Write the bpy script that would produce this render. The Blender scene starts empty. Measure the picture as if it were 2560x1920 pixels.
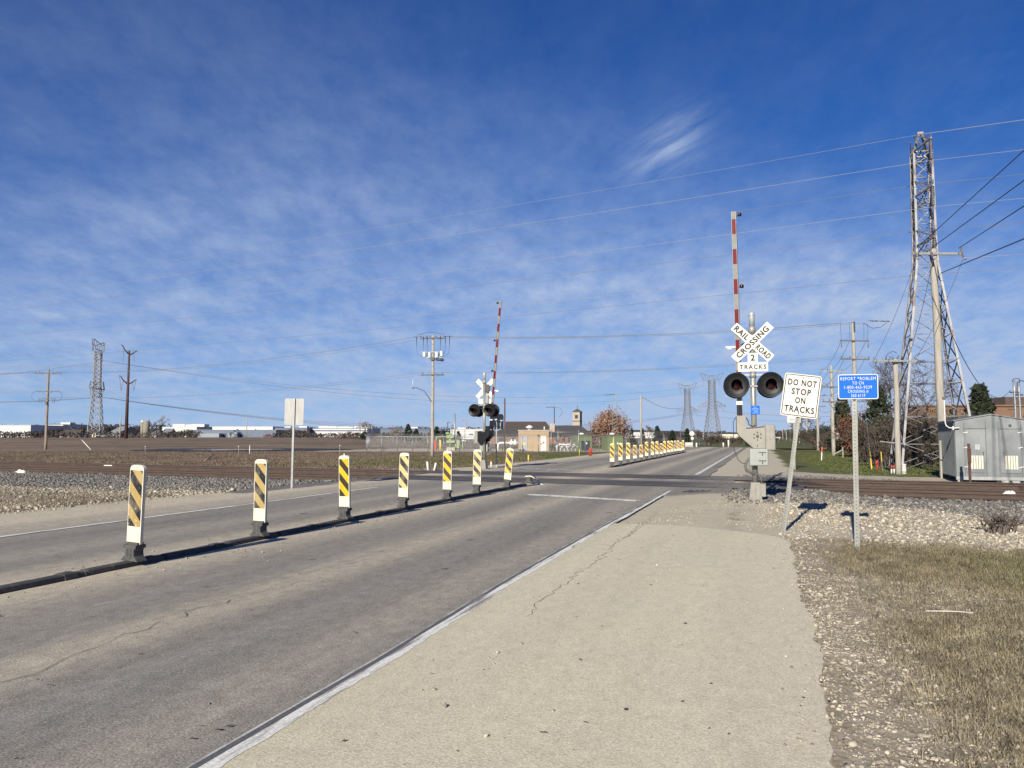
import bpy, math, random
import numpy as np
from mathutils import Vector, Matrix
random.seed(7); RNG = np.random.default_rng(11)
R = math.radians
scene = bpy.context.scene
COL = scene.collection

# ------------------------------------------------------------------ camera
CAM_H, FPX, PITCH = 1.55, 1920.0, math.atan(132 / 1920)
cd = bpy.data.cameras.new('camera'); cam = bpy.data.objects.new('camera', cd); COL.objects.link(cam)
cd.sensor_width = 36; cd.lens = 27; cd.clip_start = .05; cd.clip_end = 9000
cam.location = (0, 0, CAM_H); cam.rotation_euler = (R(90) + PITCH, 0, 0)
scene.camera = cam

# survey helpers: bearings read off the photograph become ground positions in metres
def ray(px, py):
    dx = (px - 1280) / FPX; dy = (960 - py) / FPX
    return dx, math.cos(PITCH) - dy * math.sin(PITCH), math.sin(PITCH) + dy * math.cos(PITCH)
def G(px, py, z=0.0):
    r = ray(px, py); t = (z - CAM_H) / r[2]
    return Vector((r[0] * t, r[1] * t, z))
def P(px, py, Y):
    r = ray(px, py); t = Y / r[1]
    return Vector((r[0] * t, Y, CAM_H + r[2] * t))

RA = R(17.9); TA = R(24.7)
def rd(lat, al, z=0.0):       # road frame -> world
    return Vector((lat * math.cos(RA) + al * math.sin(RA), -lat * math.sin(RA) + al * math.cos(RA), z))
def tr(tt, pt, z=0.0):        # track frame -> world
    return Vector((tt * math.cos(TA) + pt * math.sin(TA), -tt * math.sin(TA) + pt * math.cos(TA), z))

def sst(a, b, x):
    t = np.clip((x - a) / (b - a), 0, 1); return t * t * (3 - 2 * t)
_ph = [(RNG.uniform(-1, 1, 2), RNG.uniform(0, 6.28)) for _ in range(40)]
def wob(x, y, s, o=0):
    v = 0
    for i in range(6):
        k, p = _ph[(i + o) % 40]
        k = k / (np.linalg.norm(k) + 1e-6) * (1 + .37 * i)
        v = v + np.sin((k[0] * x + k[1] * y) * s + p + o) / (1 + .3 * i)
    return v / 2.4
def frames(x, y):
    lat = x * math.cos(RA) - y * math.sin(RA); al = x * math.sin(RA) + y * math.cos(RA)
    tt = x * math.cos(TA) - y * math.sin(TA); pt = x * math.sin(TA) + y * math.cos(TA)
    return lat, al, tt, pt
def H(x, y):
    x = np.asarray(x, float); y = np.asarray(y, float)
    lat, al, tt, pt = frames(x, y)
    road = (1 - sst(1.2, 3.2, lat)) * sst(-16.5, -14.2, lat)
    off = 1 - road
    near = -.018 - .19 * sst(1.2, 8, lat) - .10 * sst(-15, -20, lat)
    sw = sst(3.5, 7.5, lat) * sst(13.5, 16.5, pt) * (1 - sst(19.5, 22, pt))
    near = near - .38 * sw
    ang = x / np.maximum(np.abs(y), 1)
    leftw = 1 - sst(-.22, -.05, ang)
    fieldL = -.40 + 1.5 * sst(128, 200, y) + .15 * sst(200, 330, y)
    fieldM = -.45 - .5 * sst(140, 240, y) + 1.6 * sst(420, 700, y)
    far = leftw * fieldL + (1 - leftw) * fieldM
    rightw = sst(-2, 3, lat)
    far = far * (1 - rightw) + rightw * (-.12 - .25 * sst(37, 60, pt) + 1.2 * sst(420, 700, y))
    past = sst(32.5, 42, pt)
    g = near * (1 - past) + far * past
    bal = sst(21.6, 23.7, pt) * (1 - sst(31.4, 33.4, pt))
    g = g * (1 - bal) + (-.19) * bal
    g = g + off * (1 - bal) * .035 * wob(x, y, 1.6) * sst(0, 4, np.abs(lat + 6.5) - 7)
    rz = -.03 + .0 * x
    roadfar = road * (1 - sst(118, 135, al))
    return g * (1 - roadfar) + rz * roadfar
def h(x, y): return float(H(x, y))
def at(px, Y, dz=0.0):
    p = P(px, 1092, Y); return Vector((p.x, Y, h(p.x, Y) + dz))

# ------------------------------------------------------------------ materials
def nt(name):
    m = bpy.data.materials.new(name); m.use_nodes = True
    t = m.node_tree; b = t.nodes['Principled BSDF']
    return m, t, b
def N(t, typ, **kw):
    n = t.nodes.new(typ)
    for k, v in kw.items():
        if k.startswith('i_'):
            n.inputs[k[2:].replace('_', ' ')].default_value = v
        else: setattr(n, k, v)
    return n
def c4(c): return (*c, 1.0) if len(c) == 3 else c
def math_(t, op, a, b=None, c=None, clamp=False):
    n = t.nodes.new('ShaderNodeMath'); n.operation = op; n.use_clamp = clamp
    for i, v in enumerate((a, b, c)):
        if v is None: continue
        if isinstance(v, (int, float)): n.inputs[i].default_value = v
        else: t.links.new(v, n.inputs[i])
    return n.outputs[0]
def mixc(t, f, a, b, blend='MIX'):
    n = t.nodes.new('ShaderNodeMix'); n.data_type = 'RGBA'; n.blend_type = blend
    for sock, v in ((n.inputs[0], f), (n.inputs[6], a), (n.inputs[7], b)):
        if isinstance(v, (int, float)): sock.default_value = v
        elif isinstance(v, tuple): sock.default_value = c4(v)
        else: t.links.new(v, sock)
    return n.outputs[2]
def coords(t, scale=(1, 1, 1), rnd=True):
    tc = t.nodes.new('ShaderNodeTexCoord'); mp = t.nodes.new('ShaderNodeMapping')
    mp.inputs['Scale'].default_value = scale
    t.links.new(tc.outputs['Object'], mp.inputs['Vector'])
    if rnd:
        oi = t.nodes.new('ShaderNodeObjectInfo')
        m = math_(t, 'MULTIPLY', oi.outputs['Random'], 37.0)
        cb = t.nodes.new('ShaderNodeCombineXYZ')
        for i in range(3): t.links.new(m, cb.inputs[i])
        t.links.new(cb.outputs[0], mp.inputs['Location'])
    return mp.outputs[0]
def noise(t, v, scale, detail=4, rough=.55):
    n = t.nodes.new('ShaderNodeTexNoise'); n.inputs['Scale'].default_value = scale
    n.inputs['Detail'].default_value = detail; n.inputs['Roughness'].default_value = rough
    t.links.new(v, n.inputs['Vector']); return n.outputs[0]
def ramp(t, f, stops):
    n = t.nodes.new('ShaderNodeValToRGB'); e = n.color_ramp.elements
    while len(e) < len(stops): e.new(.5)
    for el, (p, c) in zip(e, stops):
        el.position = p; el.color = c4(c if isinstance(c, tuple) else (c, c, c))
    t.links.new(f, n.inputs[0]); return n.outputs[0]
def bump(t, b, hgt, strength=.3, dist=.01):
    n = t.nodes.new('ShaderNodeBump'); n.inputs['Strength'].default_value = strength
    n.inputs['Distance'].default_value = dist
    t.links.new(hgt, n.inputs['Height']); t.links.new(n.outputs[0], b.inputs['Normal'])
def mat(name, c1, c2=None, scale=6, lo=.35, hi=.65, rough=.75, metal=0, stretch=(1, 1, 1), bmp=0, bscale=60, dirt=None, dscale=3, dlo=.55, dhi=.7):
    m, t, b = nt(name)
    b.inputs['Roughness'].default_value = rough; b.inputs['Metallic'].default_value = metal
    c2 = c2 or tuple(min(1, v * .82) for v in c1)
    v = coords(t, stretch)
    col = ramp(t, noise(t, v, scale), [(lo, c1), (hi, c2)])
    if dirt:
        d = ramp(t, noise(t, v, dscale, 6, .65), [(dlo, 0.0), (dhi, 1.0)])
        col = mixc(t, d, col, dirt)
    t.links.new(col, b.inputs['Base Color'])
    if bmp: bump(t, b, noise(t, v, bscale, 3), bmp)
    return m

M = {}
M['galv'] = mat('galvanised steel', (.31, .32, .325), (.25, .26, .265), 9, rough=.45, metal=.45, dirt=(.22, .215, .20), dlo=.6, dhi=.75)
M['galv_dark'] = mat('dull galvanised steel', (.34, .34, .33), (.26, .26, .25), 9, rough=.55, metal=.35)
M['tower_steel'] = mat('weathered tower steel', (.25, .25, .265), (.17, .165, .17), 1.6, rough=.5, metal=.25, dirt=(.10, .066, .056), dscale=1.1, dlo=.52, dhi=.64)
M['far_steel'] = mat('far tower steel', (.22, .22, .24), (.18, .18, .20), .3, rough=.6, metal=.2)
M['rust_pole'] = mat('weathering steel', (.075, .034, .026), (.055, .026, .022), 2, rough=.75)
M['post_rust'] = mat('rusty post', (.10, .05, .04), (.07, .035, .03), 12, rough=.85)
M['sign_white'] = mat('white sign sheeting', (.60, .595, .555), (.57, .565, .525), 4, rough=.45, dirt=(.54, .525, .475), dscale=5, dlo=.66, dhi=.8)
M['sign_back'] = mat('bare aluminium sign back', (.34, .34, .335), (.29, .29, .285), 7, rough=.55, metal=.2, stretch=(1, 1, .3))
M['sign_black'] = mat('sign lettering black', (.02, .02, .018), (.03, .028, .026), 20, rough=.55)
M['sign_grey_letter'] = mat('sun faded lettering', (.028, .026, .023), (.05, .047, .042), 25, rough=.6)
M['sign_blue'] = mat('blue sign sheeting', (.0025, .105, .56), (.003, .115, .60), 3, rough=.4)
M['sign_blue'].node_tree.nodes['Principled BSDF'].inputs['Specular IOR Level'].default_value = .12
M['cream'] = mat('white delineator plastic', (.60, .57, .475), (.56, .53, .43), 8, rough=.5, dirt=(.47, .425, .32), dscale=7, dlo=.60, dhi=.78)
M['rubber'] = mat('black rubber', (.045, .047, .05), (.085, .083, .078), 18, rough=.8, bmp=.2)
M['kerb_rubber'] = mat('dusty rubber kerb', (.035, .035, .038), (.06, .058, .055), 9, rough=.85, dirt=(.20, .18, .145), dscale=2.2, dlo=.60, dhi=.8)
M['black_paint'] = mat('black signal paint', (.009, .010, .013), (.015, .016, .019), 12, rough=.42)
M['black_paint'].node_tree.nodes['Principled BSDF'].inputs['Specular IOR Level'].default_value = .16
M['signal_grey'] = mat('signal case aluminium', (.255, .245, .217), (.22, .21, .185), 6, rough=.55, metal=.05, dirt=(.17, .155, .13), dscale=8, dlo=.6, dhi=.78)
M['mast_silver'] = mat('silver painted mast', (.31, .30, .275), (.26, .25, .23), 5, rough=.4, metal=.3)
M['box_grey'] = mat('grey junction box', (.27, .29, .28), (.24, .26, .25), 4, rough=.5)
M['hose'] = mat('grey rubber hose', (.10, .10, .10), (.14, .14, .135), 8, rough=.6)
M['arm_white'] = mat('arm sheeting silver white', (.215, .22, .205), (.185, .19, .18), 7, rough=.4)
M['arm_red'] = mat('arm sheeting red', (.11, .006, .012), (.13, .008, .015), 9, rough=.4)
M['arm_edge'] = mat('aluminium arm edge', (.24, .24, .235), (.21, .21, .205), 7, rough=.4, metal=.2)
M['wood'] = mat('weathered pole wood', (.37, .345, .30), (.27, .25, .22), 3, rough=.9, stretch=(6, 6, .5), dirt=(.17, .15, .13), dscale=5, dlo=.62, dhi=.75, bmp=.25, bscale=25)
M['wood_brown'] = mat('brown pole wood', (.30, .24, .18), (.20, .165, .13), 3, rough=.9, stretch=(6, 6, .4), dirt=(.36, .19, .10), dscale=.5, dlo=.58, dhi=.7)
M['arm_wood'] = mat('grey crossarm wood', (.16, .15, .14), (.11, .10, .095), 8, rough=.9)
M['dark_metal'] = mat('dark fittings', (.05, .05, .055), (.08, .08, .08), 10, rough=.6)
M['porcelain'] = mat('grey insulator porcelain', (.10, .09, .10), (.14, .13, .14), 9, rough=.25)
M['cable_dark'] = mat('black cable', (.03, .03, .035), (.04, .04, .045), 2, rough=.6)
M['cable_alu'] = mat('bright aluminium cable', (.40, .40, .41), (.35, .35, .36), 2, rough=.45, metal=.2)
M['cable_grey'] = mat('grey cable', (.20, .21, .23), (.17, .18, .20), 2, rough=.6)
M['red_paint'] = mat('red paint', (.42, .035, .03), (.33, .03, .028), 8, rough=.5)
M['white_paint'] = mat('white paint', (.62, .62, .60), (.56, .56, .54), 8, rough=.5)
M['yellow_paint'] = mat('yellow paint', (.66, .50, .06), (.58, .44, .06), 8, rough=.5)
M['orange_paint'] = mat('faded orange paint', (.55, .14, .07), (.48, .12, .06), 8, rough=.6)
M['tan_brick'] = mat('tan brick', (.36, .27, .175), (.31, .23, .15), 3, rough=.85)
M['red_brick'] = mat('red brick', (.22, .105, .075), (.18, .085, .06), 3, rough=.85)
M['orange_brick'] = mat('orange brick', (.19, .112, .075), (.155, .09, .06), 2, rough=.85)
M['roof_grey'] = mat('grey shingle roof', (.060, .058, .058), (.08, .076, .074), 2, rough=.9)
M['roof_brown'] = mat('brown shingle roof', (.070, .052, .046), (.09, .066, .06), 2, rough=.9)
M['stone'] = mat('limestone', (.38, .33, .27), (.32, .28, .23), 2, rough=.85)
M['dark_glass'] = mat('dark window', (.03, .04, .06), (.05, .06, .08), 2, rough=.15)
M['tank_green'] = mat('green enclosure paint', (.145, .18, .085), (.12, .155, .07), 2, rough=.55)
M['valve_green'] = mat('pale green valve paint', (.24, .30, .16), (.20, .26, .13), 4, rough=.5)
M['steel_blue'] = mat('blue steel cladding', (.10, .13, .19), (.08, .11, .16), .4, rough=.55)
M['steel_grey'] = mat('grey steel cladding', (.22, .25, .29), (.19, .22, .26), .4, rough=.55)
M['white_wall'] = mat('white warehouse wall', (.56, .56, .56), (.50, .50, .50), .15, rough=.7)
M['barn_roof'] = mat('barn metal roof', (.26, .27, .28), (.21, .22, .23), .6, rough=.5)
M['barn_wood'] = mat('grey barn boards', (.30, .26, .23), (.22, .19, .17), .8, rough=.9)
M['concrete'] = mat('silo concrete', (.25, .235, .19), (.20, .19, .155), .8, rough=.9, stretch=(1, 1, .3))
M['grey_door'] = mat('blue grey door paint', (.30, .32, .38), (.27, .29, .35), 2, rough=.5)
M['lens_red'] = mat('red signal lens', (.035, .002, .003), (.024, .0015, .002), 30, rough=.18)
M['clear_cap'] = mat('frosted cap', (.42, .435, .44), (.33, .34, .345), 8, rough=.3, metal=.15)
M['car_white'] = mat('white car paint', (.75, .75, .76), (.72, .72, .73), 1, rough=.25)
M['tyre'] = mat('tyre rubber', (.02, .02, .02), (.03, .03, .03), 5, rough=.8)
M['litter'] = mat('pale litter', (.78, .74, .66), (.66, .61, .53), 12, rough=.7)
M['rail_rust'] = mat('rusted rail', (.062, .040, .030), (.046, .031, .025), 1.2, rough=.8, dirt=(.090, .056, .038), dscale=2.5, dlo=.5, dhi=.75, stretch=(.35, 4, 4))
M['tie'] = mat('creosoted tie', (.10, .08, .065), (.14, .115, .095), 3, rough=.95)

def perforated():
    m, t, b = nt('perforated post steel'); b.inputs['Metallic'].default_value = .3; b.inputs['Roughness'].default_value = .5
    v = coords(t); tc = t.nodes.new('ShaderNodeTexCoord'); sp = t.nodes.new('ShaderNodeSeparateXYZ'); t.links.new(tc.outputs['Object'], sp.inputs[0])
    f = math_(t, 'SUBTRACT', math_(t, 'FRACT', math_(t, 'MULTIPLY', sp.outputs[2], 19.7)), .5); dz = math_(t, 'MULTIPLY', f, .0508)
    q = math_(t, 'ADD', math_(t, 'MULTIPLY', dz, dz), math_(t, 'MULTIPLY', sp.outputs[0], sp.outputs[0])); k = math_(t, 'LESS_THAN', q, .0085 ** 2)
    col = ramp(t, noise(t, v, 9), [(.35, (.25, .258, .245)), (.65, (.205, .21, .20))])
    t.links.new(mixc(t, k, col, (.085, .085, .08)), b.inputs['Base Color']); return m
M['post_perforated'] = perforated()
def bungalow_mat():
    m, t, b = nt('brushed galvanised panels'); v = coords(t, (1, 1, 1))
    b.inputs['Metallic'].default_value = .55; b.inputs['Roughness'].default_value = .5
    a = noise(t, v, 1.1, 3); s = noise(t, coords(t, (30, 30, 1.2)), 3, 3)
    col = ramp(t, a, [(.35, (.135, .147, .157)), (.68, (.205, .22, .232))])
    col = mixc(t, ramp(t, s, [(.45, 0.0), (.75, .45)]), col, (.11, .118, .125))
    t.links.new(col, b.inputs['Base Color']); return m
M['bungalow'] = bungalow_mat()

for k_ in ('arm_white', 'arm_red', 'arm_edge', 'sign_white', 'sign_black', 'sign_grey_letter', 'white_paint', 'cream'):
    M[k_].node_tree.nodes['Principled BSDF'].inputs['Specular IOR Level'].default_value = .1
def stripe_mat(name, bright, dark, worn):
    m, t, b = nt(name); b.inputs['Roughness'].default_value = .45
    tc = t.nodes.new('ShaderNodeTexCoord'); sp = t.nodes.new('ShaderNodeSeparateXYZ')
    t.links.new(tc.outputs['Object'], sp.inputs[0])
    oi = t.nodes.new('ShaderNodeObjectInfo')
    s = math_(t, 'ADD', sp.outputs[2], math_(t, 'MULTIPLY', sp.outputs[0], 1.08))
    s = math_(t, 'ADD', s, math_(t, 'MULTIPLY', oi.outputs['Random'], .12))
    f = math_(t, 'FRACT', math_(t, 'DIVIDE', s, .285))
    k = math_(t, 'GREATER_THAN', f, .50)
    v = coords(t)
    yel = ramp(t, noise(t, v, 9), [(.35, bright), (.7, tuple(x * .82 for x in bright))])
    col = mixc(t, k, yel, dark)
    if worn:
        w = ramp(t, noise(t, v, 34, 5, .7), [(.635, 0.0), (.66, 1.0)])
        w2 = ramp(t, noise(t, v, 6, 3, .6), [(.66, 0.0), (.70, 1.0)])
        col = mixc(t, math_(t, 'MAXIMUM', w, w2), col, (.74, .70, .58))
        col = mixc(t, ramp(t, noise(t, v, 5, 4), [(.45, 0.0), (.8, .5)]), col, (.42, .36, .26))
    t.links.new(col, b.inputs['Base Color']); return m
M['stripe_worn'] = stripe_mat('worn ochre and black stripes', (.37, .262, .092), (.010, .011, .015), True)
M['stripe_pale'] = stripe_mat('bleached ochre and black stripes', (.56, .42, .17), (.013, .013, .017), True)
M['stripe_fresh'] = stripe_mat('yellow and dark brown stripes', (.72, .40, .010), (.028, .020, .014), False)
M['stripe_scuffed'] = stripe_mat('scuffed yellow and brown stripes', (.72, .42, .014), (.028, .020, .014), True)
M['stripe_amber'] = stripe_mat('amber stripes on brown', (.46, .24, .025), (.07, .036, .018), False)

# ------------------------------------------------------------------ mesh builder
class MB:
    def __init__(s): s.v = []; s.f = []; s.m = []; s.sm = []
    def add(s, vs, fs, mi=0, smooth=False):
        b = len(s.v); s.v.extend(tuple(p) for p in vs)
        for f in fs:
            s.f.append(tuple(b + i for i in f)); s.m.append(mi); s.sm.append(smooth)
        return s
    def box(s, c, d, mi=0, mtx=None):
        x, y, z = (k / 2 for k in d)
        vs = [Vector((sx * x, sy * y, sz * z)) for sx in (-1, 1) for sy in (-1, 1) for sz in (-1, 1)]
        if mtx is not None: vs = [mtx @ p for p in vs]
        vs = [p + Vector(c) for p in vs]
        return s.add(vs, [(0, 1, 3, 2), (4, 6, 7, 5), (0, 4, 5, 1), (2, 3, 7, 6), (0, 2, 6, 4), (1, 5, 7, 3)], mi)
    def bar(s, a, b, w, t=None, mi=0):
        a = Vector(a); b = Vector(b); d = (b - a)
        if d.length < 1e-6: return s
        d.normalize(); up = Vector((0, 0, 1)) if abs(d.z) < .95 else Vector((0, 1, 0))
        x = d.cross(up).normalized(); y = x.cross(d); w /= 2; t = (t or 2 * w) / 2
        vs = [p + x * (sx * w) + y * (sy * t) for p in (a, b) for sx, sy in ((-1, -1), (1, -1), (1, 1), (-1, 1))]
        return s.add(vs, [(0, 3, 2, 1), (4, 5, 6, 7), (0, 1, 5, 4), (1, 2, 6, 5), (2, 3, 7, 6), (3, 0, 4, 7)], mi)
    def path(s, pts, r, n=8, mi=0, cap=True):
        pts = [Vector(p) for p in pts]; rs = r if isinstance(r, (list, tuple)) else [r] * len(pts)
        vs = []; fs = []; prev = None
        for i, p in enumerate(pts):
            d = (pts[min(i + 1, len(pts) - 1)] - pts[max(i - 1, 0)])
            if d.length < 1e-9: d = Vector((0, 0, 1))
            d.normalize()
            if prev is None:
                up = Vector((0, 0, 1)) if abs(d.z) < .9 else Vector((0, 1, 0)); x = d.cross(up).normalized()
            else:
                x = prev - d * prev.dot(d); x.normalize()
            prev = x; y = d.cross(x)
            for k in range(n):
                a = 2 * math.pi * k / n; vs.append(p + (x * math.cos(a) + y * math.sin(a)) * rs[i])
        for i in range(len(pts) - 1):
            for k in range(n):
                k2 = (k + 1) % n; fs.append((i * n + k, i * n + k2, (i + 1) * n + k2, (i + 1) * n + k))
        s.add(vs, fs, mi, n > 4)
        if cap:
            b = len(s.v) - len(vs); L = (len(pts) - 1) * n
            s.f.append(tuple(b + k for k in reversed(range(n)))); s.m.append(mi); s.sm.append(False)
            s.f.append(tuple(b + L + k for k in range(n))); s.m.append(mi); s.sm.append(False)
        return s
    def lathe(s, prof, n=20, mi=0, mtx=None, smooth=True):
        vs = []; fs = []
        for r, z in prof:
            for k in range(n):
                a = 2 * math.pi * k / n; vs.append(Vector((r * math.cos(a), r * math.sin(a), z)))
        if mtx is not None: vs = [mtx @ p for p in vs]
        for i in range(len(prof) - 1):
            for k in range(n):
                k2 = (k + 1) % n; fs.append((i * n + k, i * n + k2, (i + 1) * n + k2, (i + 1) * n + k))
        s.add(vs, fs, mi, smooth); b = len(s.v) - len(vs)
        for idx, order in ((0, reversed(range(n))), (len(prof) - 1, range(n))):
            if prof[idx][0] > 1e-4:
                s.f.append(tuple(b + idx * n + k for k in order)); s.m.append(mi); s.sm.append(False)
        return s
    def prism(s, poly, y0, y1, mi=0, mtx=None):     # polygon in x,z extruded along y; counter-clockwise seen from -y
        n = len(poly)
        vs = [Vector((x, y0, z)) for x, z in poly] + [Vector((x, y1, z)) for x, z in poly]
        if mtx is not None: vs = [mtx @ p for p in vs]
        fs = [tuple(range(n)), tuple(reversed(range(n, 2 * n)))]
        fs += [(i, i + n, (i + 1) % n + n, (i + 1) % n) for i in range(n)]
        return s.add(vs, fs, mi)
    def build(s, name, mats, parent=None, loc=None, bevel=0, rot=None):
        me = bpy.data.meshes.new(name); me.from_pydata(s.v, [], s.f)
        mats = mats if isinstance(mats, (list, tuple)) else [mats]
        for m in mats: me.materials.append(M[m] if isinstance(m, str) else m)
        me.polygons.foreach_set('material_index', s.m); me.polygons.foreach_set('use_smooth', s.sm)
        me.update()
        o = bpy.data.objects.new(name, me); COL.objects.link(o)
        if parent: o.parent = parent
        if loc is not None: o.location = loc
        if rot is not None: o.rotation_euler = rot
        if bevel:
            b = o.modifiers.new('edge', 'BEVEL'); b.width = bevel; b.segments = 2; b.limit_method = 'ANGLE'; b.angle_limit = R(40)
        return o
def np_obj(name, V, F, m, parent=None, loc=None, smooth=False):
    V = np.asarray(V, np.float32).reshape(-1, 3); F = np.asarray(F, np.int32); k = F.shape[1]
    me = bpy.data.meshes.new(name); me.vertices.add(len(V)); me.vertices.foreach_set('co', V.ravel())
    me.loops.add(F.size); me.loops.foreach_set('vertex_index', F.ravel())
    me.polygons.add(len(F)); me.polygons.foreach_set('loop_start', np.arange(0, F.size, k, dtype=np.int32))
    if smooth: me.polygons.foreach_set('use_smooth', np.ones(len(F), bool))
    me.update(calc_edges=True); me.validate()
    me.materials.append(M[m] if isinstance(m, str) else m)
    o = bpy.data.objects.new(name, me); COL.objects.link(o)
    if parent: o.parent = parent
    if loc is not None: o.location = loc
    return o
def tag(o, label=None, cat=None, group=None, kind=None):
    if label: o['label'] = label
    if cat: o['category'] = cat
    if group: o['group'] = group
    if kind: o['kind'] = kind
    return o
def thing(name, label, cat, loc, rz=0.0, group=None, ry=0.0, rx=0.0):
    o = bpy.data.objects.new(name, None); COL.objects.link(o); o.empty_display_size = .2
    o.location = loc; o.rotation_euler = (rx, ry, rz)
    return tag(o, label, cat, group)
def kids(o): return [c for c in bpy.data.objects if c.parent == o]
def copy_tree(o, parent=None):
    c = o.copy(); COL.objects.link(c); c.parent = parent
    for ch in kids(o): copy_tree(ch, c)
    return c
def lettering(body, w, hh, m, parent, c, roll=0.0, bold=.0, name='lettering', fit=True, ext=.0012, space=1.0):
    cu = bpy.data.curves.new('lettering', 'FONT'); cu.body = body; cu.size = 1; cu.offset = bold; cu.space_character = space
    cu.align_x = 'CENTER'; cu.extrude = 0; cu.resolution_u = 3
    t = bpy.data.objects.new('tmp', cu); COL.objects.link(t)
    dg = bpy.context.evaluated_depsgraph_get(); dg.update()
    me = bpy.data.meshes.new_from_object(t.evaluated_get(dg)); bpy.data.objects.remove(t); bpy.data.curves.remove(cu)
    co = np.empty(len(me.vertices) * 3, np.float32); me.vertices.foreach_get('co', co); co = co.reshape(-1, 3)
    lo = co.min(0); hi = co.max(0); mid = (lo + hi) / 2; d = hi - lo
    x = (co[:, 0] - mid[0]) * (w / d[0]); z = (co[:, 1] - mid[1]) * (hh / d[1])
    ca, sa = math.cos(roll), math.sin(roll)
    out = np.stack([c[0] + x * ca - z * sa, np.full_like(x, c[1] - ext), c[2] + x * sa + z * ca], 1).astype(np.float32)
    me.vertices.foreach_set('co', out.ravel()); me.update(); me.name = name
    me.materials.clear(); me.materials.append(M[m])
    o = bpy.data.objects.new(name, me); COL.objects.link(o); o.parent = parent
    return o
def rounded(w, hh, r, n=5, cx=0, cz=0):
    pts = []
    for sx, sz, a0 in ((1, -1, -90), (1, 1, 0), (-1, 1, 90), (-1, -1, 180)):
        for i in range(n + 1):
            a = R(a0 + 90 * i / n); pts.append((cx + sx * (w / 2 - r) + r * math.cos(a), cz + sz * (hh / 2 - r) + r * math.sin(a)))
    return pts
def ring(w, hh, r, t, y, cx=0, cz=0, mb=None, mi=0, n=5):
    a = rounded(w, hh, r, n, cx, cz); b = rounded(w - 2 * t, hh - 2 * t, max(r - t, .004), n, cx, cz); k = len(a)
    vs = [(x, y, z) for x, z in a] + [(x, y, z) for x, z in b]
    mb.add(vs, [(i, (i + 1) % k, (i + 1) % k + k, i + k) for i in range(k)], mi)
# ------------------------------------------------------------------ sky and sun
SUN_EL, SUN_AZ = R(24), R(180 + 22.8)      # azimuth clockwise from +Y
sd = bpy.data.lights.new('sun', 'SUN'); sun = bpy.data.objects.new('sun', sd); COL.objects.link(sun)
sd.energy = 3.6; sd.angle = R(.53); sd.color = (1.0, .92, .77)
sun_dir = Vector((math.sin(SUN_AZ) * math.cos(SUN_EL), math.cos(SUN_AZ) * math.cos(SUN_EL), math.sin(SUN_EL)))
sun.rotation_euler = sun_dir.to_track_quat('Z', 'Y').to_euler(); sun.location = (-20, -40, 30)
w = bpy.data.worlds.new('World'); scene.world = w; w.use_nodes = True
t = w.node_tree; bg = t.nodes['Background']
sky = t.nodes.new('ShaderNodeTexSky'); sky.sky_type = 'NISHITA'; sky.sun_disc = False
sky.sun_elevation = SUN_EL; sky.sun_rotation = SUN_AZ; sky.altitude = 240
sky.air_density = .6; sky.dust_density = 0; sky.ozone_density = 10
tc = t.nodes.new('ShaderNodeTexCoord'); D = tc.outputs['Generated']
sp = t.nodes.new('ShaderNodeSeparateXYZ'); t.links.new(D, sp.inputs[0])
den = math_(t, 'ADD', math_(t, 'MAXIMUM', sp.outputs[2], 0.0), .24)
cb = t.nodes.new('ShaderNodeCombineXYZ')
t.links.new(math_(t, 'DIVIDE', sp.outputs[0], den), cb.inputs[0]); t.links.new(math_(t, 'DIVIDE', sp.outputs[1], den), cb.inputs[1])
def mapped(sc, rot, loc=(0, 0, 0)):
    m = t.nodes.new('ShaderNodeMapping'); m.inputs['Scale'].default_value = sc; m.inputs['Rotation'].default_value = (0, 0, rot); m.inputs['Location'].default_value = loc
    t.links.new(cb.outputs[0], m.inputs[0]); return m.outputs[0]
big = noise(t, mapped((.55, .8, 1), R(25), (3.1, 1.7, 0)), 1.0, 3, .5)
mid_ = noise(t, mapped((2.6, 4.2, 1), R(20), (.4, 2.2, 0)), 1.0, 6, .62)
fine = noise(t, mapped((11, 7, 1), R(-30)), 1.0, 5, .65)
def gauss(px, py, sx, sy, rot=0.0):
    c = Vector(ray(px, py)).normalized(); e1 = c.cross(Vector((0, 0, 1))).normalized(); e2 = e1.cross(c)
    def dot(vv):
        n = t.nodes.new('ShaderNodeVectorMath'); n.operation = 'DOT_PRODUCT'; t.links.new(D, n.inputs[0]); n.inputs[1].default_value = vv; return n.outputs['Value']
    u1 = e1 * math.cos(rot) + e2 * math.sin(rot); u2 = -e1 * math.sin(rot) + e2 * math.cos(rot)
    a = math_(t, 'DIVIDE', dot(u1), sx); b = math_(t, 'DIVIDE', dot(u2), sy)
    q = math_(t, 'ADD', math_(t, 'MULTIPLY', a, a), math_(t, 'MULTIPLY', b, b))
    q = math_(t, 'ADD', q, math_(t, 'MULTIPLY', math_(t, 'LESS_THAN', dot(c), 0.0), 50))
    return math_(t, 'EXPONENT', math_(t, 'MULTIPLY', q, -1.0)), dot(u1), dot(u2)
veil = math_(t, 'MULTIPLY', ramp(t, big, [(.34, .60), (.66, 1.20)]), ramp(t, mid_, [(.30, .76), (.72, 1.18)]))
veil = math_(t, 'MULTIPLY', veil, ramp(t, fine, [(.32, .74), (.68, 1.26)]))
g1, _, _ = gauss(760, 330, .50, .15, R(-16)); g2, _, _ = gauss(1330, 740, .62, .13, R(-4)); g3, _, _ = gauss(1850, 790, .36, .075, R(-3))
g4, _, _ = gauss(1800, 230, .42, .06, R(10))
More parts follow.
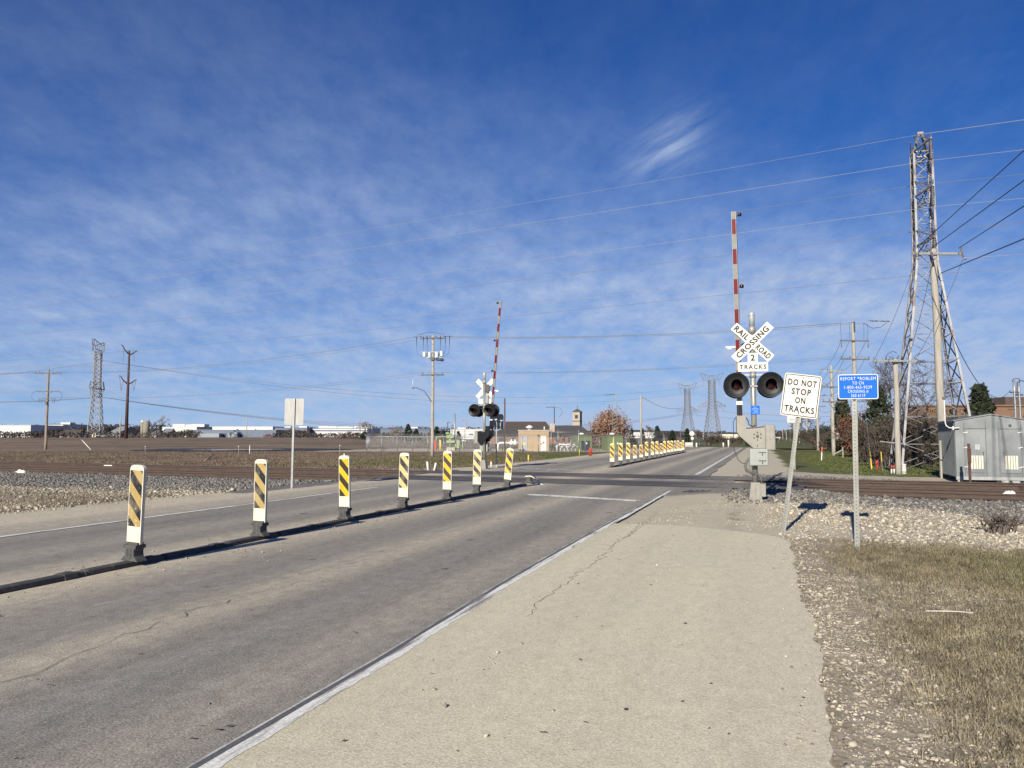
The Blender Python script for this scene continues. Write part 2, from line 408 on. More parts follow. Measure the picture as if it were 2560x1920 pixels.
bank = math_(t, 'ADD', math_(t, 'MULTIPLY', g1, .20), math_(t, 'ADD', math_(t, 'MULTIPLY', g2, .48), math_(t, 'ADD', math_(t, 'MULTIPLY', g3, .60), math_(t, 'MULTIPLY', g4, .02))))
low = math_(t, 'EXPONENT', math_(t, 'MULTIPLY', math_(t, 'MAXIMUM', sp.outputs[2], 0.0), -7.5))
veil = math_(t, 'MULTIPLY', veil, math_(t, 'ADD', math_(t, 'ADD', bank, .040), math_(t, 'MULTIPLY', low, .85)))
wg, wu, wv = gauss(1668, 366, .050, .026, R(36))
wc = t.nodes.new('ShaderNodeCombineXYZ'); t.links.new(math_(t, 'MULTIPLY', wu, 9.0), wc.inputs[0]); t.links.new(math_(t, 'MULTIPLY_ADD', wv, 64.0, math_(t, 'MULTIPLY', wu, 9.0)), wc.inputs[1])
wn = noise(t, wc.outputs[0], 1.0, 4, .55)
wisp = math_(t, 'MULTIPLY', math_(t, 'MULTIPLY', wg, ramp(t, wn, [(.34, 0.0), (.70, 1.0)])), .68)
cl = math_(t, 'MINIMUM', math_(t, 'ADD', veil, wisp), 1.0)
CLOUD_C = (3.2, 4.0, 5.6)
# eye adaptation of the bright horizon band: x / (1 + k x)
sc_ = t.nodes.new('ShaderNodeSeparateColor'); t.links.new(sky.outputs[0], sc_.inputs[0]); cc_ = t.nodes.new('ShaderNodeCombineColor')
for i_ in range(3): t.links.new(math_(t, 'DIVIDE', sc_.outputs[i_], math_(t, 'MULTIPLY_ADD', sc_.outputs[i_], .06, 1.0)), cc_.inputs[i_])
hs_ = t.nodes.new('ShaderNodeHueSaturation'); hs_.inputs['Saturation'].default_value = 1.17; hs_.inputs['Hue'].default_value = .509; t.links.new(cc_.outputs[0], hs_.inputs['Color'])
col = mixc(t, cl, hs_.outputs[0], CLOUD_C)
t.links.new(col, bg.inputs['Color']); bg.inputs['Strength'].default_value = .067
vs = scene.view_settings; scene.display_settings.display_device = 'sRGB'
vs.view_transform = 'Standard'; vs.look = 'None'; vs.gamma = 1; vs.use_curve_mapping = False; vs.exposure = 1.0
scene.cycles.max_bounces = 6; scene.cycles.transparent_max_bounces = 12

# ------------------------------------------------------------------ ground sheet
def ground():
    angs = np.concatenate([np.arange(-180, -48, 4.0), np.arange(-48, 48.01, .32), np.arange(52, 180, 4.0)])
    rad = [.0]; r = .5
    while r < 6000: rad.append(r); r *= 1.0135 if r < 320 else 1.05
    rad = np.array(rad); na, nr = len(angs), len(rad)
    A, Rr = np.meshgrid(np.radians(angs), rad)
    X = np.sin(A) * Rr; Y = np.cos(A) * Rr; Z = H(X, Y)
    V = np.stack([X, Y, Z], 2).reshape(-1, 3)
    i, j = np.meshgrid(np.arange(nr - 1), np.arange(na), indexing='ij'); j2 = (j + 1) % na
    F = np.stack([i * na + j, (i + 1) * na + j, (i + 1) * na + j2, i * na + j2], 2).reshape(-1, 4)[:, ::-1]
    lat, al, tt, pt = frames(X, Y)
    n1 = wob(X, Y, .9, 3); n2 = wob(X, Y, .25, 9)
    rust = sst(24.0, 24.5, pt) * (1 - sst(30.8, 31.2, pt)) * (1 - sst(-15.3, -14.5, lat) * (1 - sst(-1.0, .2, lat)))
    b0 = np.where(lat > -6, 18.6, 16.2)
    bal = sst(b0, b0 + 1.3, pt + n1 * .45) * (1 - sst(32.2, 33.2, pt + n1 * .3))
    onroad = sst(-14.0, -13.2, lat) * (1 - sst(-.5, 1.2, lat))
    bal = bal * (1 - onroad)
    right = sst(-1.5, .5, lat)
    lime = right * sst(12.2, 13.6, pt - .12 * lat + n1 * .4 + .2 * n2) * (1 - bal * .8) * (1 - sst(22.5, 24, pt))       # before the tracks
    lime = np.maximum(lime, right * sst(30, 31.5, pt) * (1 - sst(36.3, 37.2, pt + n1 * .4)))               # pad beyond the tracks
    pad = sst(-60, -56, lat) * (1 - sst(-17, -15, lat)) * sst(100, 104, Y) * (1 - sst(128, 132, Y)) * (1 - right)
    lime = np.maximum(lime, pad * .9)
    shoulder = np.maximum(sst(-15.6, -14.4, lat) * (1 - right), right * (1 - sst(.4, 2.2 + .5 * n1, lat)) * sst(12, 14, pt))
    shoulder = shoulder * (1 - bal) * (1 - sst(110, 125, al))
    green = sst(36.3, 37.4, pt + n1 * .4) * right + (1 - right) * sst(33.5, 36, pt) * sst(-34, -24, lat + 3 * n2) * (1 - sst(92, 100, Y))
    green = np.maximum(green, (1 - sst(120, 132, al)) * 0 + .8 * sst(112, 120, al) * sst(-60, -40, lat))
    dry = (1 - sst(16.5, 18.5, pt) * (lat < -6) - sst(21, 22, pt) * (lat >= -6)) * np.where(lat > -6, 1, sst(-14.8, -16.5, lat))
    gpatch = right * (1 - sst(11.5, 13, pt)) * sst(3.2, 5.2, lat) * .75
    data = np.zeros((nr * na, 4), np.float32)
    o = np_obj('ground', V, F, M['ground'], smooth=True)
    me = o.data
    for nm, arr in (('ballast', bal), ('lime', lime), ('green', np.clip(green, 0, 1)), ('dust', np.clip(shoulder, 0, 1)), ('dry', np.clip(dry * (1 - lime) * (1 - bal), 0, 1)), ('gp', gpatch), ('rust', rust)):
        a = me.attributes.new(nm, 'FLOAT', 'POINT'); a.data.foreach_set('value', arr.ravel().astype(np.float32))
    tag(o, kind='structure')
def ground_mat():
    m, t, b = nt('ground cover'); b.inputs['Roughness'].default_value = .95; b.inputs['Specular IOR Level'].default_value = .15
    v = coords(t, rnd=False)
    nA = noise(t, v, 14, 5, .7); nB = noise(t, v, 1.1, 6, .65); nC = noise(t, v, .12, 4, .6); nD = noise(t, v, 60, 3, .6)
    def at_(n):
        a = t.nodes.new('ShaderNodeAttribute'); a.attribute_name = n; return a.outputs['Fac']
    def edge(n, s=.35, k=.9):
        e = math_(t, 'ADD', at_(n), math_(t, 'MULTIPLY', math_(t, 'SUBTRACT', nB, .5), k))
        e = math_(t, 'ADD', e, math_(t, 'MULTIPLY', math_(t, 'SUBTRACT', nA, .5), .5))
        q = t.nodes.new('ShaderNodeMapRange'); q.interpolation_type = 'SMOOTHSTEP'
        q.inputs['From Min'].default_value = .5 - s / 2; q.inputs['From Max'].default_value = .5 + s / 2
        t.links.new(e, q.inputs['Value']); return q.outputs[0]
    # brown stubble field
    st = noise(t, coords(t, (.10, .55, 1), rnd=False), 1.0, 6, .7)
    field = ramp(t, nB, [(.30, (.115, .084, .062)), (.72, (.20, .152, .113))])
    field = mixc(t, ramp(t, st, [(.52, 0.0), (.74, .75)]), field, (.27, .205, .14))
    st2 = noise(t, coords(t, (.018, .11, 1), rnd=False), 1.0, 6, .7); st3 = noise(t, coords(t, (.06, .35, 1), rnd=False), 1.0, 5, .7)
    field = mixc(t, ramp(t, st2, [(.46, 0.0), (.62, .8)]), field, (.26, .20, .145)); field = mixc(t, ramp(t, st3, [(.54, 0.0), (.68, .7)]), field, (.085, .062, .046))
    field = mixc(t, ramp(t, nC, [(.50, 0.0), (.68, .55)]), field, (.085, .060, .045))
    field = mixc(t, ramp(t, nA, [(.42, 0.0), (.8, .45)]), field, (.23, .18, .125))
    vor = t.nodes.new('ShaderNodeTexVoronoi'); vor.inputs['Scale'].default_value = 20; t.links.new(v, vor.inputs['Vector'])
    vb = t.nodes.new('ShaderNodeRGBToBW'); t.links.new(vor.outputs['Color'], vb.inputs[0])
    dry = ramp(t, nA, [(.34, (.20, .17, .125)), (.66, (.36, .315, .24))])
    dry = mixc(t, ramp(t, nB, [(.50, 0.0), (.66, .8)]), dry, mixc(t, vb.outputs[0], (.28, .24, .185), (.56, .50, .41)))
    green = ramp(t, nB, [(.32, (.055, .075, .022)), (.68, (.14, .145, .050))])
    green = mixc(t, ramp(t, nA, [(.5, 0.0), (.75, .6)]), green, (.20, .17, .085))
    green = mixc(t, ramp(t, noise(t, v, .35, 4, .6), [(.5, 0.0), (.72, .65)]), green, (.17, .135, .075))
    lime = mixc(t, vb.outputs[0], (.32, .285, .22), (.58, .525, .43))
    lime = mixc(t, ramp(t, nB, [(.52, 0.0), (.70, .75)]), lime, (.30, .255, .185))
    lime = mixc(t, ramp(t, nD, [(.45, 0.0), (.7, .4)]), lime, (.22, .19, .15))
    bal = mixc(t, vb.outputs[0], (.085, .08, .075), (.25, .24, .225))
    bal = mixc(t, ramp(t, nB, [(.55, 0.0), (.72, .55)]), bal, (.33, .28, .21))
    dust = ramp(t, nB, [(.35, (.55, .50, .375)), (.68, (.46, .415, .32))])
    dust = mixc(t, ramp(t, nD, [(.48, 0.0), (.66, .45)]), dust, (.27, .24, .195))
    col = mixc(t, edge('dry'), field, dry)
    col = mixc(t, edge('gp', .5, 1.3), col, green)
    col = mixc(t, edge('green', .5, .7), col, green)
    col = mixc(t, edge('lime'), col, lime)
    col = mixc(t, edge('dust'), col, dust)
    col = mixc(t, edge('ballast', .3, .5), col, bal)
    col = mixc(t, math_(t, 'MULTIPLY', at_('rust'), .93), col, ramp(t, nA, [(.35, (.045, .032, .026)), (.7, (.095, .066, .050))]))
    t.links.new(col, b.inputs['Base Color'])
    bump(t, b, math_(t, 'ADD', nA, vor.outputs['Distance']), .30, .02)
    return m
M['ground'] = ground_mat(); ground()

# ------------------------------------------------------------------ pavements
def asphalt(name, base, light, dustlines, tan, patch=(.30, .285, .265), spots=True):
    m, t, b = nt(name); b.inputs['Roughness'].default_value = .92; b.inputs['Specular IOR Level'].default_value = .2
    v = coords(t, rnd=False)
    tc = t.nodes.new('ShaderNodeTexCoord'); sp = t.nodes.new('ShaderNodeSeparateXYZ'); t.links.new(tc.outputs['Object'], sp.inputs[0])
    fineN = noise(t, v, 75, 3, .75); midN = noise(t, v, 2.4, 5, .6); strk = noise(t, coords(t, (1.6, .10, 1), rnd=False), 1.0, 5, .6); broad = noise(t, v, .35, 4, .6)
    col = ramp(t, strk, [(.34, base), (.68, light)])
    col = mixc(t, ramp(t, broad, [(.46, 0.0), (.7, .5)]), col, patch)
    wob_ = math_(t, 'MULTIPLY_ADD', midN, .5, math_(t, 'MULTIPLY_ADD', strk, 1.1, -.8))
    for (x0, wd, st) in dustlines:
        d = math_(t, 'DIVIDE', math_(t, 'SUBTRACT', math_(t, 'ADD', sp.outputs[0], math_(t, 'MULTIPLY', wob_, .35)), x0), wd)
        g = math_(t, 'EXPONENT', math_(t, 'MULTIPLY', math_(t, 'MULTIPLY', d, d), -1.0))
        g = math_(t, 'MULTIPLY', math_(t, 'MULTIPLY', g, st), math_(t, 'MULTIPLY_ADD', midN, 1.1, .42), clamp=True)
        col = mixc(t, g, col, tan)
    mot = ramp(t, noise(t, coords(t, (1, .55, 1), rnd=False), 9, 7, .78), [(.32, .74 if spots else .88), (.5, 1.0), (.68, 1.24 if spots else 1.09)]); col = mixc(t, 1.0, col, mot, 'MULTIPLY')
    grit = ramp(t, noise(t, v, 26, 4, .7), [(.58 if spots else .63, 0.0), (.66 if spots else .70, .5)]); col = mixc(t, grit, col, (.09, .08, .07)); grit2 = ramp(t, noise(t, v, 33, 4, .75), [(.60, 0.0), (.68, .5)]); col = mixc(t, grit2, col, (.72, .66, .54))
    sp_ = ramp(t, fineN, [(.36, .52), (.5, 1.0), (.64, 1.55)])
    col = mixc(t, .85 if spots else .42, col, mixc(t, 1.0, col, sp_, 'MULTIPLY'))
    if spots:
        vo = t.nodes.new('ShaderNodeTexVoronoi'); vo.inputs['Scale'].default_value = 1.0
        t.links.new(coords(t, (1.7, 1.3, 1), rnd=False), vo.inputs['Vector'])
        rn = t.nodes.new('ShaderNodeSeparateColor'); t.links.new(vo.outputs['Color'], rn.inputs[0])
        rr = math_(t, 'MULTIPLY', math_(t, 'POWER', rn.outputs[0], 3.5), .15)
        k = math_(t, 'LESS_THAN', math_(t, 'ADD', vo.outputs['Distance'], math_(t, 'MULTIPLY', math_(t, 'SUBTRACT', noise(t, v, 12, 2), .5), .16)), rr)
        col = mixc(t, math_(t, 'MULTIPLY', k, .62), col, (.055, .05, .047))
    t.links.new(col, b.inputs['Base Color']); bump(t, b, fineN, .5, .008)
    return m
M['asphalt'] = asphalt('worn asphalt', (.198, .187, .166), (.275, .260, .230),
    [(-7.25, .85, .95), (-4.75, .38, .62), (-11.9, .7, .5), (-3.0, .35, .3), (-9.3, .4, .25), (-13.3, .9, 1.3)], (.52, .455, .345), (.28, .256, .218))
M['shoulder'] = asphalt('tan shoulder paving', (.555, .507, .368), (.645, .588, .428), [(-1.9, .30, .4), (.1, .35, .6)], (.63, .56, .43), (.55, .505, .40), False)
M['crossing_panel'] = asphalt('dark crossing panels', (.060, .062, .068), (.095, .096, .10), [(-6.5, 1.2, .35), (-1.0, 1.1, .9)], (.24, .22, .19), (.08, .08, .083), False)
M['gap'] = mat('flangeway gap', (.012, .012, .012), (.02, .02, .02), 5, rough=.95)
M['crack'] = mat('pavement crack', (.035, .03, .027), (.06, .052, .046), 8, rough=1)
def paint_mat(name, lo, hi, colr=(.66, .655, .62), stretch=(9, 1.2, 1)):
    m, t, b = nt(name); b.inputs['Roughness'].default_value = .9; b.inputs['Specular IOR Level'].default_value = .08
    v = coords(t, stretch, rnd=False); k = ramp(t, noise(t, v, 1.0, 6, .7), [(lo, 0.0), (hi, 1.0)])
    sp_ = ramp(t, noise(t, coords(t, rnd=False), 60, 3, .7), [(.35, .75), (.7, 1.15)])
    t.links.new(mixc(t, 1.0, mixc(t, k, (.27, .255, .235), colr), sp_, 'MULTIPLY'), b.inputs['Base Color']); return m
M['line_paint'] = paint_mat('worn white line paint', .37, .52, (.80, .79, .74), (14, 1.1, 1))
M['line_thin'] = paint_mat('thin worn line paint', .42, .60)
M['groove'] = paint_mat('dark sealed groove', .55, .78, (.33, .33, .33), (14, .9, 1))
for k_ in M['groove'].node_tree.nodes:
    if k_.type == 'MIX':
        for s_ in (k_.inputs[6],):
            if not s_.is_linked and abs(s_.default_value[0] - .27) < 1e-3: s_.default_value = (.13, .135, .145, 1)
ROT_ROAD = (0, 0, -RA)
def sheet(name, m, xs, ys, z, skirt=0.0, jit=None, kind='structure', lat_fn=None):
    """sheet in road coordinates: xs = (left, right) functions or numbers of the distance along the road"""
    mb = MB(); n = len(ys)
    for i, y in enumerate(ys):
        x0 = xs[0](y) if callable(xs[0]) else xs[0]; x1 = xs[1](y) if callable(xs[1]) else xs[1]
        mb.v += [(x0, y, z), (x1, y, z), (x0, y, z - skirt), (x1, y, z - skirt)]
    for i in range(n - 1):
        a = i * 4; q = a + 4
        mb.f.append((a, a + 1, q + 1, q)); mb.m.append(0); mb.sm.append(False)
        if skirt:
            mb.f.append((a + 2, a, q, q + 2)); mb.f.append((a + 1, a + 3, q + 3, q + 1)); mb.m += [0, 0]; mb.sm += [False, False]
    if skirt:
        for a, fl in ((0, 1), ((n - 1) * 4, 0)):
            f = (a, a + 2, a + 3, a + 1); mb.f.append(f if fl else tuple(reversed(f))); mb.m.append(0); mb.sm.append(False)
    o = mb.build(name, m, rot=ROT_ROAD); tag(o, kind=kind); return o
ws = lambda a, s, o: (lambda y: a + s * float(wob(y, o * 3.1, 2.2, o)) + s * .5 * float(wob(y, o, 9.0, o + 4)))
ys = list(np.arange(-14, 30, .35)) + list(np.arange(30, 121, 1.5))
sheet('road', 'asphalt', (ws(-13.45, .12, 2), lambda y: -2.58 + .015 * float(wob(y, 0, 1.5, 5)) if y < 20.5 else -2.58 + 1.7 * min(1, (y - 20.5) / 2.0) + .05 * float(wob(y, 0, 1.1, 5)) if y < 30 else -2.0 + .08 * float(wob(y, 0, .8, 5))), ys, 0.0, .12)
# tan paved shoulder with a ragged outer edge, ending before the crossing with a rounded corner
def sh_right(y):
    e = .36 + .05 * float(wob(y, 3, 1.2, 7)) + .022 * float(wob(y, 1, 6, 8)) + random.uniform(-.018, .018)
    return e if y < 12.2 else e - 1.9 * max(0, (y - 12.2) / 1.6) ** 2.2
sheet('road_shoulder', 'shoulder', (-2.60, sh_right), list(np.arange(-14, 13.85, .07)), .004, .10)
# cross street at the far end of the straight
mb = MB(); mb.add([(-14, 121, .0), (50, 121, .0), (50, 130, .0), (-14, 130, .0)], [(0, 1, 2, 3)])
mb.v = [(x, y, float(H(*rd(x, y).xy)) + .06) for x, y, z in mb.v]; tag(mb.build('cross_street', 'asphalt', rot=ROT_ROAD), kind='structure')
# edge lines
LY = list(np.arange(-12, 22.6, .06))
gl = lambda y: float(np.interp(y, [-12, 5, 8, 12, 16, 23], [-2.575, -2.585, -2.66, -2.665, -2.63, -2.595]))
sheet('edge_line_groove', 'groove', (lambda y: gl(y) + .004 * float(wob(y, 1, 3, 1)), lambda y: gl(y) + .052), LY, .0052)
sheet('edge_line_paint', 'line_paint', (lambda y: gl(y) + .046 + .006 * float(wob(y, 4, 3, 4)), lambda y: gl(y) + .135 + .010 * float(wob(y, 2, 2.2, 6)) + random.uniform(-.008, .008)), LY, .0062)
sheet('edge_line_fringe', 'line_thin', (lambda y: gl(y) - .013 + .006 * float(wob(y, 7, 6, 11)), lambda y: gl(y) + .004), LY, .0058)
sheet('far_edge_line', 'line_paint', (-2.62, -2.44), list(np.arange(32.4, 110, 1.0)), .008)
sheet('left_edge_line', 'line_paint', (ws(-11.30, .012, 13), ws(-11.17, .015, 14)), list(np.arange(-5, 21.5, .3)), .008)
# stop lines, set square to the lane
def strip(name, m, a, b, wd, z):
    a = Vector(a); b = Vector(b); n = 24; mb = MB(); d = (b - a).normalized(); s = Vector((-d.y, d.x))
    for i in range(n + 1):
        p = a.lerp(b, i / n); j = wd / 2 + random.uniform(-.03, .03)
        mb.v += [(p.x - s.x * j, p.y - s.y * j, z), (p.x + s.x * j, p.y + s.y * j, z)]
    for i in range(n):
        mb.f.append((2 * i, 2 * i + 2, 2 * i + 3, 2 * i + 1)); mb.m.append(0); mb.sm.append(False)
    o = mb.build(name, m, rot=ROT_ROAD); return tag(o, kind='structure')
strip('stop_line', 'line_paint', (-6.0, 19.95), (-2.86, 18.75), .42, .006)
strip('far_stop_line', 'line_thin', (-11.1, 36.2), (-8.0, 35.0), .55, .006)
# long cracks
def crack(pts, wd, name='pavement_crack'):
    q = [G(px, py, .0062) for px, py in pts]; P_ = []
    for a, b in zip(q, q[1:]):
        k = max(2, int((b - a).length / .10))
        for i in range(k):
            c = a.lerp(b, i / k); P_.append(c + Vector((random.uniform(-.05, .05), random.uniform(-.05, .05), 0)))
    mb = MB()
    for i, c in enumerate(P_):
        j = wd * random.uniform(.25, 1.0); d = (P_[min(i + 1, len(P_) - 1)] - P_[max(i - 1, 0)]).normalized(); s = Vector((-d.y, d.x, 0)) * j
        mb.v += [tuple(c - s), tuple(c + s)]
    for i in range(len(P_) - 1): mb.f.append((2 * i, 2 * i + 1, 2 * i + 3, 2 * i + 2)); mb.m.append(0); mb.sm.append(False)
    tag(mb.build(name, 'crack'), kind='structure')
crack([(-60, 1730), (0, 1706), (80, 1681), (150, 1652), (215, 1625), (270, 1598), (310, 1588), (390, 1563), (450, 1542), (480, 1527), (560, 1505), (640, 1484)], .005)
crack([(640, 1484), (720, 1462), (830, 1440)], .003)
crack([(1560, 1347), (1600, 1310), (1620, 1302), (1660, 1305)], .005)
crack([(1500, 1400), (1550, 1350), (1600, 1320), (1640, 1278)], .005)
crack([(1310, 1540), (1420, 1450), (1510, 1385)], .004)
# drain slots at the end of the edge line
for i in range(4):
    strip('drain_slot', 'gap', (-2.12 + i * .17, 22.0), (-1.92 + i * .17, 22.95), .05, .013 + .0004 * i)

# ------------------------------------------------------------------ railway
RAILS = [24.55, 26.05, 29.0, 30.5]
def rail_profile():
    half = [(.070, -.172), (.070, -.158), (.022, -.140), (.010, -.110), (.010, -.055), (.034, -.040), (.036, -.012), (.028, .0)]
    return [(x, z) for x, z in half] + [(-x, z) for x, z in reversed(half)]
M['rail_top'] = mat('polished rail head', (.34, .29, .26), (.24, .20, .17), 2, rough=.4, metal=.5, stretch=(.3, 4, 4))
def rail(pt, label):
    xs = list(np.arange(-400, 401, 10.0)); prof = rail_profile(); n = len(prof); mb = MB()
    for x in xs:
        b = tr(x, pt); z0 = .014
        for dx, z in prof:
            q = tr(x, pt + dx, z + z0); mb.v.append(tuple(q))
    for i in range(len(xs) - 1):
        for k in range(n):
            k2 = (k + 1) % n; mb.f.append((i * n + k, i * n + k2, (i + 1) * n + k2, (i + 1) * n + k)); mb.m.append(1 if k == 7 else 0); mb.sm.append(False)
    o = mb.build('rail', ['rail_rust', 'rail_top']); tag(o, label, 'rail', 'rails of the two tracks')
rail(RAILS[0], 'rusty rail nearest the road sign posts, front rail of the near track')
rail(RAILS[1], 'rusty rail just behind the nearest one, rear rail of the near track')
rail(RAILS[2], 'rusty rail of the far track on the side of the road signs')
rail(RAILS[3], 'rusty rail of the far track beside the silver equipment hut and brown field')
def ties():       # sleepers one could count only where the rails leave the crossing
    base = MB().box((0, 0, -.10), (.23, 2.6, .18)).build('railway_tie', 'tie', bevel=.01)
    first = True
    for ci, c in ((0, 25.3), (1, 29.75)):
        for k in range(34):
            for side in (0, 1):
                tt = (-15.2 - k * .55) if side == 0 else (-.6 + k * .55)
                if side == 0 and k > 24: continue
                o = base if first else base.copy()
                if not first: COL.objects.link(o)
                first = False
                o.location = tr(tt, c, -.145 + random.uniform(-.004, .004)); o.rotation_euler = (0, 0, -TA + random.uniform(-.01, .01))
                tag(o, 'dark wooden railway tie half sunk in grey ballast under the rusty rails', 'railway tie', 'ties under the tracks')
ties()
# crossing surface: concrete and rubber panels between and outside the rails, dark flangeways beside each rail
def tsheet(name, m, t0, t1, p0, p1, z):
    mb = MB(); mb.add([tuple(rot_r(tr(t0, p0))) + (z,), tuple(rot_r(tr(t1, p0))) + (z,), tuple(rot_r(tr(t1, p1))) + (z,), tuple(rot_r(tr(t0, p1))) + (z,)], [(0, 1, 2, 3)])
    o = mb.build(name, m, rot=ROT_ROAD); return tag(o, kind='structure')
def rot_r(p):
    return (p.x * math.cos(RA) - p.y * math.sin(RA), p.x * math.sin(RA) + p.y * math.cos(RA))
t_at = {}
T0, T1 = -16.9, -1.75
for ci, (a, b) in enumerate(((24.55, 26.05), (29.0, 30.5))):
    sh = -.55 * ci
    bands = [(a - .62, a - .05), (a + .10, b - .10), (b + .05, b + .62)]
    for bi, (p0, p1) in enumerate(bands):
        nseg = 6; L = (T1 - T0) / nseg
        for k in range(nseg):
            tsheet('crossing_panel', 'crossing_panel', T0 + sh + k * L + .012, T0 + sh + (k + 1) * L - .012, p0, p1, .0075)
    for r_ in (a, b):
        tsheet('flangeway', 'gap', T0 + sh, T1 + sh, r_ - .10, r_ + .10, .0055)
    tsheet('panel_joint', 'gap', T0 + sh, T1 + sh, a - .64, b + .64, .004)
# ------------------------------------------------------------------ lane separator kerbs and delineators
def kerb_row(label, al0, al1, lat=-7.25):
    root = thing('lane_separator_kerb', label, 'kerb', rd(lat, al0), -RA, 'rubber lane separator kerbs')
    L = 1.21; n = int((al1 - al0) / L)
    mb = MB(); prof = [(-.11, 0), (-.105, .015), (-.075, .048), (-.05, .06), (.05, .06), (.07, .052), (.085, .015), (.088, 0)]
    segs = [(0, .72), (.04, 1.0), (L - .30, 1.0), (L - .29, 1.16), (L - .12, 1.16), (L - .11, .93), (L - .02, .9)]
    for y, s in segs:
        for x, z in prof: mb.v.append((x * (1 + (s - 1) * .5), y, z * s))
    k = len(prof)
    for i in range(len(segs) - 1):
        for j in range(k - 1):
            mb.f.append((i * k + j, i * k + j + 1, (i + 1) * k + j + 1, (i + 1) * k + j)); mb.m.append(0); mb.sm.append(False)
    mb.f.append(tuple(range(k))); mb.m.append(0); mb.sm.append(False)
    mb.f.append(tuple(reversed(range((len(segs) - 1) * k, len(segs) * k)))); mb.m.append(0); mb.sm.append(False)
    o = mb.build('kerb_unit', 'kerb_rubber', root, (0, 0, .001), bevel=.006)
    for i in range(1, n):
        c = o.copy(); COL.objects.link(c); c.parent = root
        c.location = (random.uniform(-.012, .012), i * L, .001); c.rotation_euler = (0, 0, random.uniform(-.008, .008))
    return root
kerb_row('black rubber lane kerb under the near row of striped panels', 5.6, 24.6)
kerb_row('black rubber lane kerb under the far row of striped panels', 38.4, 80.2)

def make_delineator(stripe, knob=False):
    root = thing('delineator', '', 'delineator', (0, 0, 0))
    # rubber pedestal with flared foot, waist and collar
    b = MB(); b.prism([(-.14, .0), (.14, .0), (.105, .035), (.075, .06), (.068, .12), (.082, .155), (-.082, .155), (-.068, .12), (-.075, .06), (-.105, .035)], -.075, .075)
    b.box((-.03, -.077, .09), (.012, .008, .11)); b.box((.03, -.077, .09), (.012, .008, .11))
    b.box((0, 0, .172), (.208, .155, .042)); b.box((0, 0, .205), (.198, .10, .032))
    b.build('base', 'rubber', root, bevel=.006)
    w_, z0, z1 = .222, .20, 1.15; out = []
    out = [(-w_ / 2, z0), (w_ / 2, z0), (w_ / 2, z1 - .05)]
    for i in range(1, 10):
        a = math.pi * i / 10; out.append((w_ / 2 * math.cos(a) ** 1 if abs(math.cos(a)) > .9 else (w_ / 2) * math.copysign(abs(math.cos(a)) ** .6, math.cos(a)), z1 - .05 + .05 * math.sin(a)))
    out.append((-w_ / 2, z1 - .05))
    p = MB(); p.prism(out, -.022, .022)
    if knob: p.box((.0, 0, z1 + .012), (.024, .03, .045))
    p.box((.0, -.023, z0 + .045), (.05, .003, .010)); p.box((-.02, -.0235, z0 + .075), (.022, .003, .012))
    p.build('panel', 'cream', root, bevel=.008)
    s = MB(); s.prism(rounded(.196, .675, .012, 3, 0, 0), -.0016, .0016)
    s.build('striped_sheet', stripe, root, (0, -.0245, z1 - .075 - .3275))
    return root
KROW = [(7.54, 'stripe_worn', 0, 2.0, 'nearest delineator, worn ochre and black stripes with a white chipped spot low down'),
        (10.0, 'stripe_worn', 0, .8, 'second nearest delineator, worn ochre stripes left of the bare sign post'),
        (12.5, 'stripe_fresh', 1, -.4, 'bright yellow delineator with a knob on top, third from the near end of its row'),
        (14.9, 'stripe_pale', 0, 1.4, 'bleached pale delineator in front of the railway, fourth from the near end'),
        (17.3, 'stripe_fresh', 1, .3, 'bright yellow delineator below the wooden pole with switches, fifth from the near end'),
        (19.4, 'stripe_pale', 0, 1.3, 'pale yellow and black delineator in front of the far crossing signal mast'),
        (21.9, 'stripe_scuffed', 1, 5.5, 'leaning scuffed yellow delineator beside the flattened one')]
PROT = {}
def put_delineator(stripe, knob, al, lean, label, group, dz=.062, yaw=0.0, twist=0.0):
    key = (stripe, knob)
    if key not in PROT: o = PROT[key] = make_delineator(stripe, bool(knob))
    else: o = copy_tree(PROT[key])
    o.location = rd(-7.25 + random.uniform(-.02, .02), al, dz); o.rotation_euler = (R(twist), R(lean), -RA + R(yaw))
    return tag(o, label, 'delineator', group)
for al, st, kn, lean, lab in KROW:
    put_delineator(st, kn, al, lean, lab, 'striped delineators on the near kerb', yaw=random.uniform(-6, 6), twist=random.uniform(-2.5, 2.5))
# flattened panel at the end of the near row
root = thing('bent_delineator', 'flattened delineator folded over to the road at the end of the near kerb', 'delineator', rd(-7.25, 24.25, .062), -RA, 'striped delineators on the near kerb')
b = MB(); b.prism([(-.14, 0), (.14, 0), (.105, .035), (.075, .06), (.068, .12), (.082, .155), (-.082, .155), (-.068, .12), (-.075, .06), (-.105, .035)], -.075, .075); b.box((0, 0, .17), (.21, .16, .04)); b.build('base', 'rubber', root, bevel=.006)
pp = [(-.11, .16), (-.10, .215), (.05, .225), (.16, .20), (.24, .14), (.33, .04), (.52, -.07)]
p = MB()
for (x0, z0), (x1, z1) in zip(pp, pp[1:]):
    p.add([(x0, -.1, z0), (x1, -.1, z1), (x1, .1, z1), (x0, .1, z0), (x0, -.1, z0 - .03), (x1, -.1, z1 - .03), (x1, .1, z1 - .03), (x0, .1, z0 - .03)],
          [(0, 1, 2, 3), (7, 6, 5, 4), (0, 4, 5, 1), (3, 2, 6, 7), (0, 3, 7, 4), (1, 5, 6, 2)])
p.build('panel', 'cream', root)
s = MB(); s.add([(.06, -.085, .2275), (.16, -.085, .2035), (.235, -.085, .146), (.06, .085, .2275), (.16, .085, .2035), (.235, .085, .146)], [(0, 1, 4, 3), (1, 2, 5, 4)]); s.build('striped_sheet', 'stripe_scuffed', root)
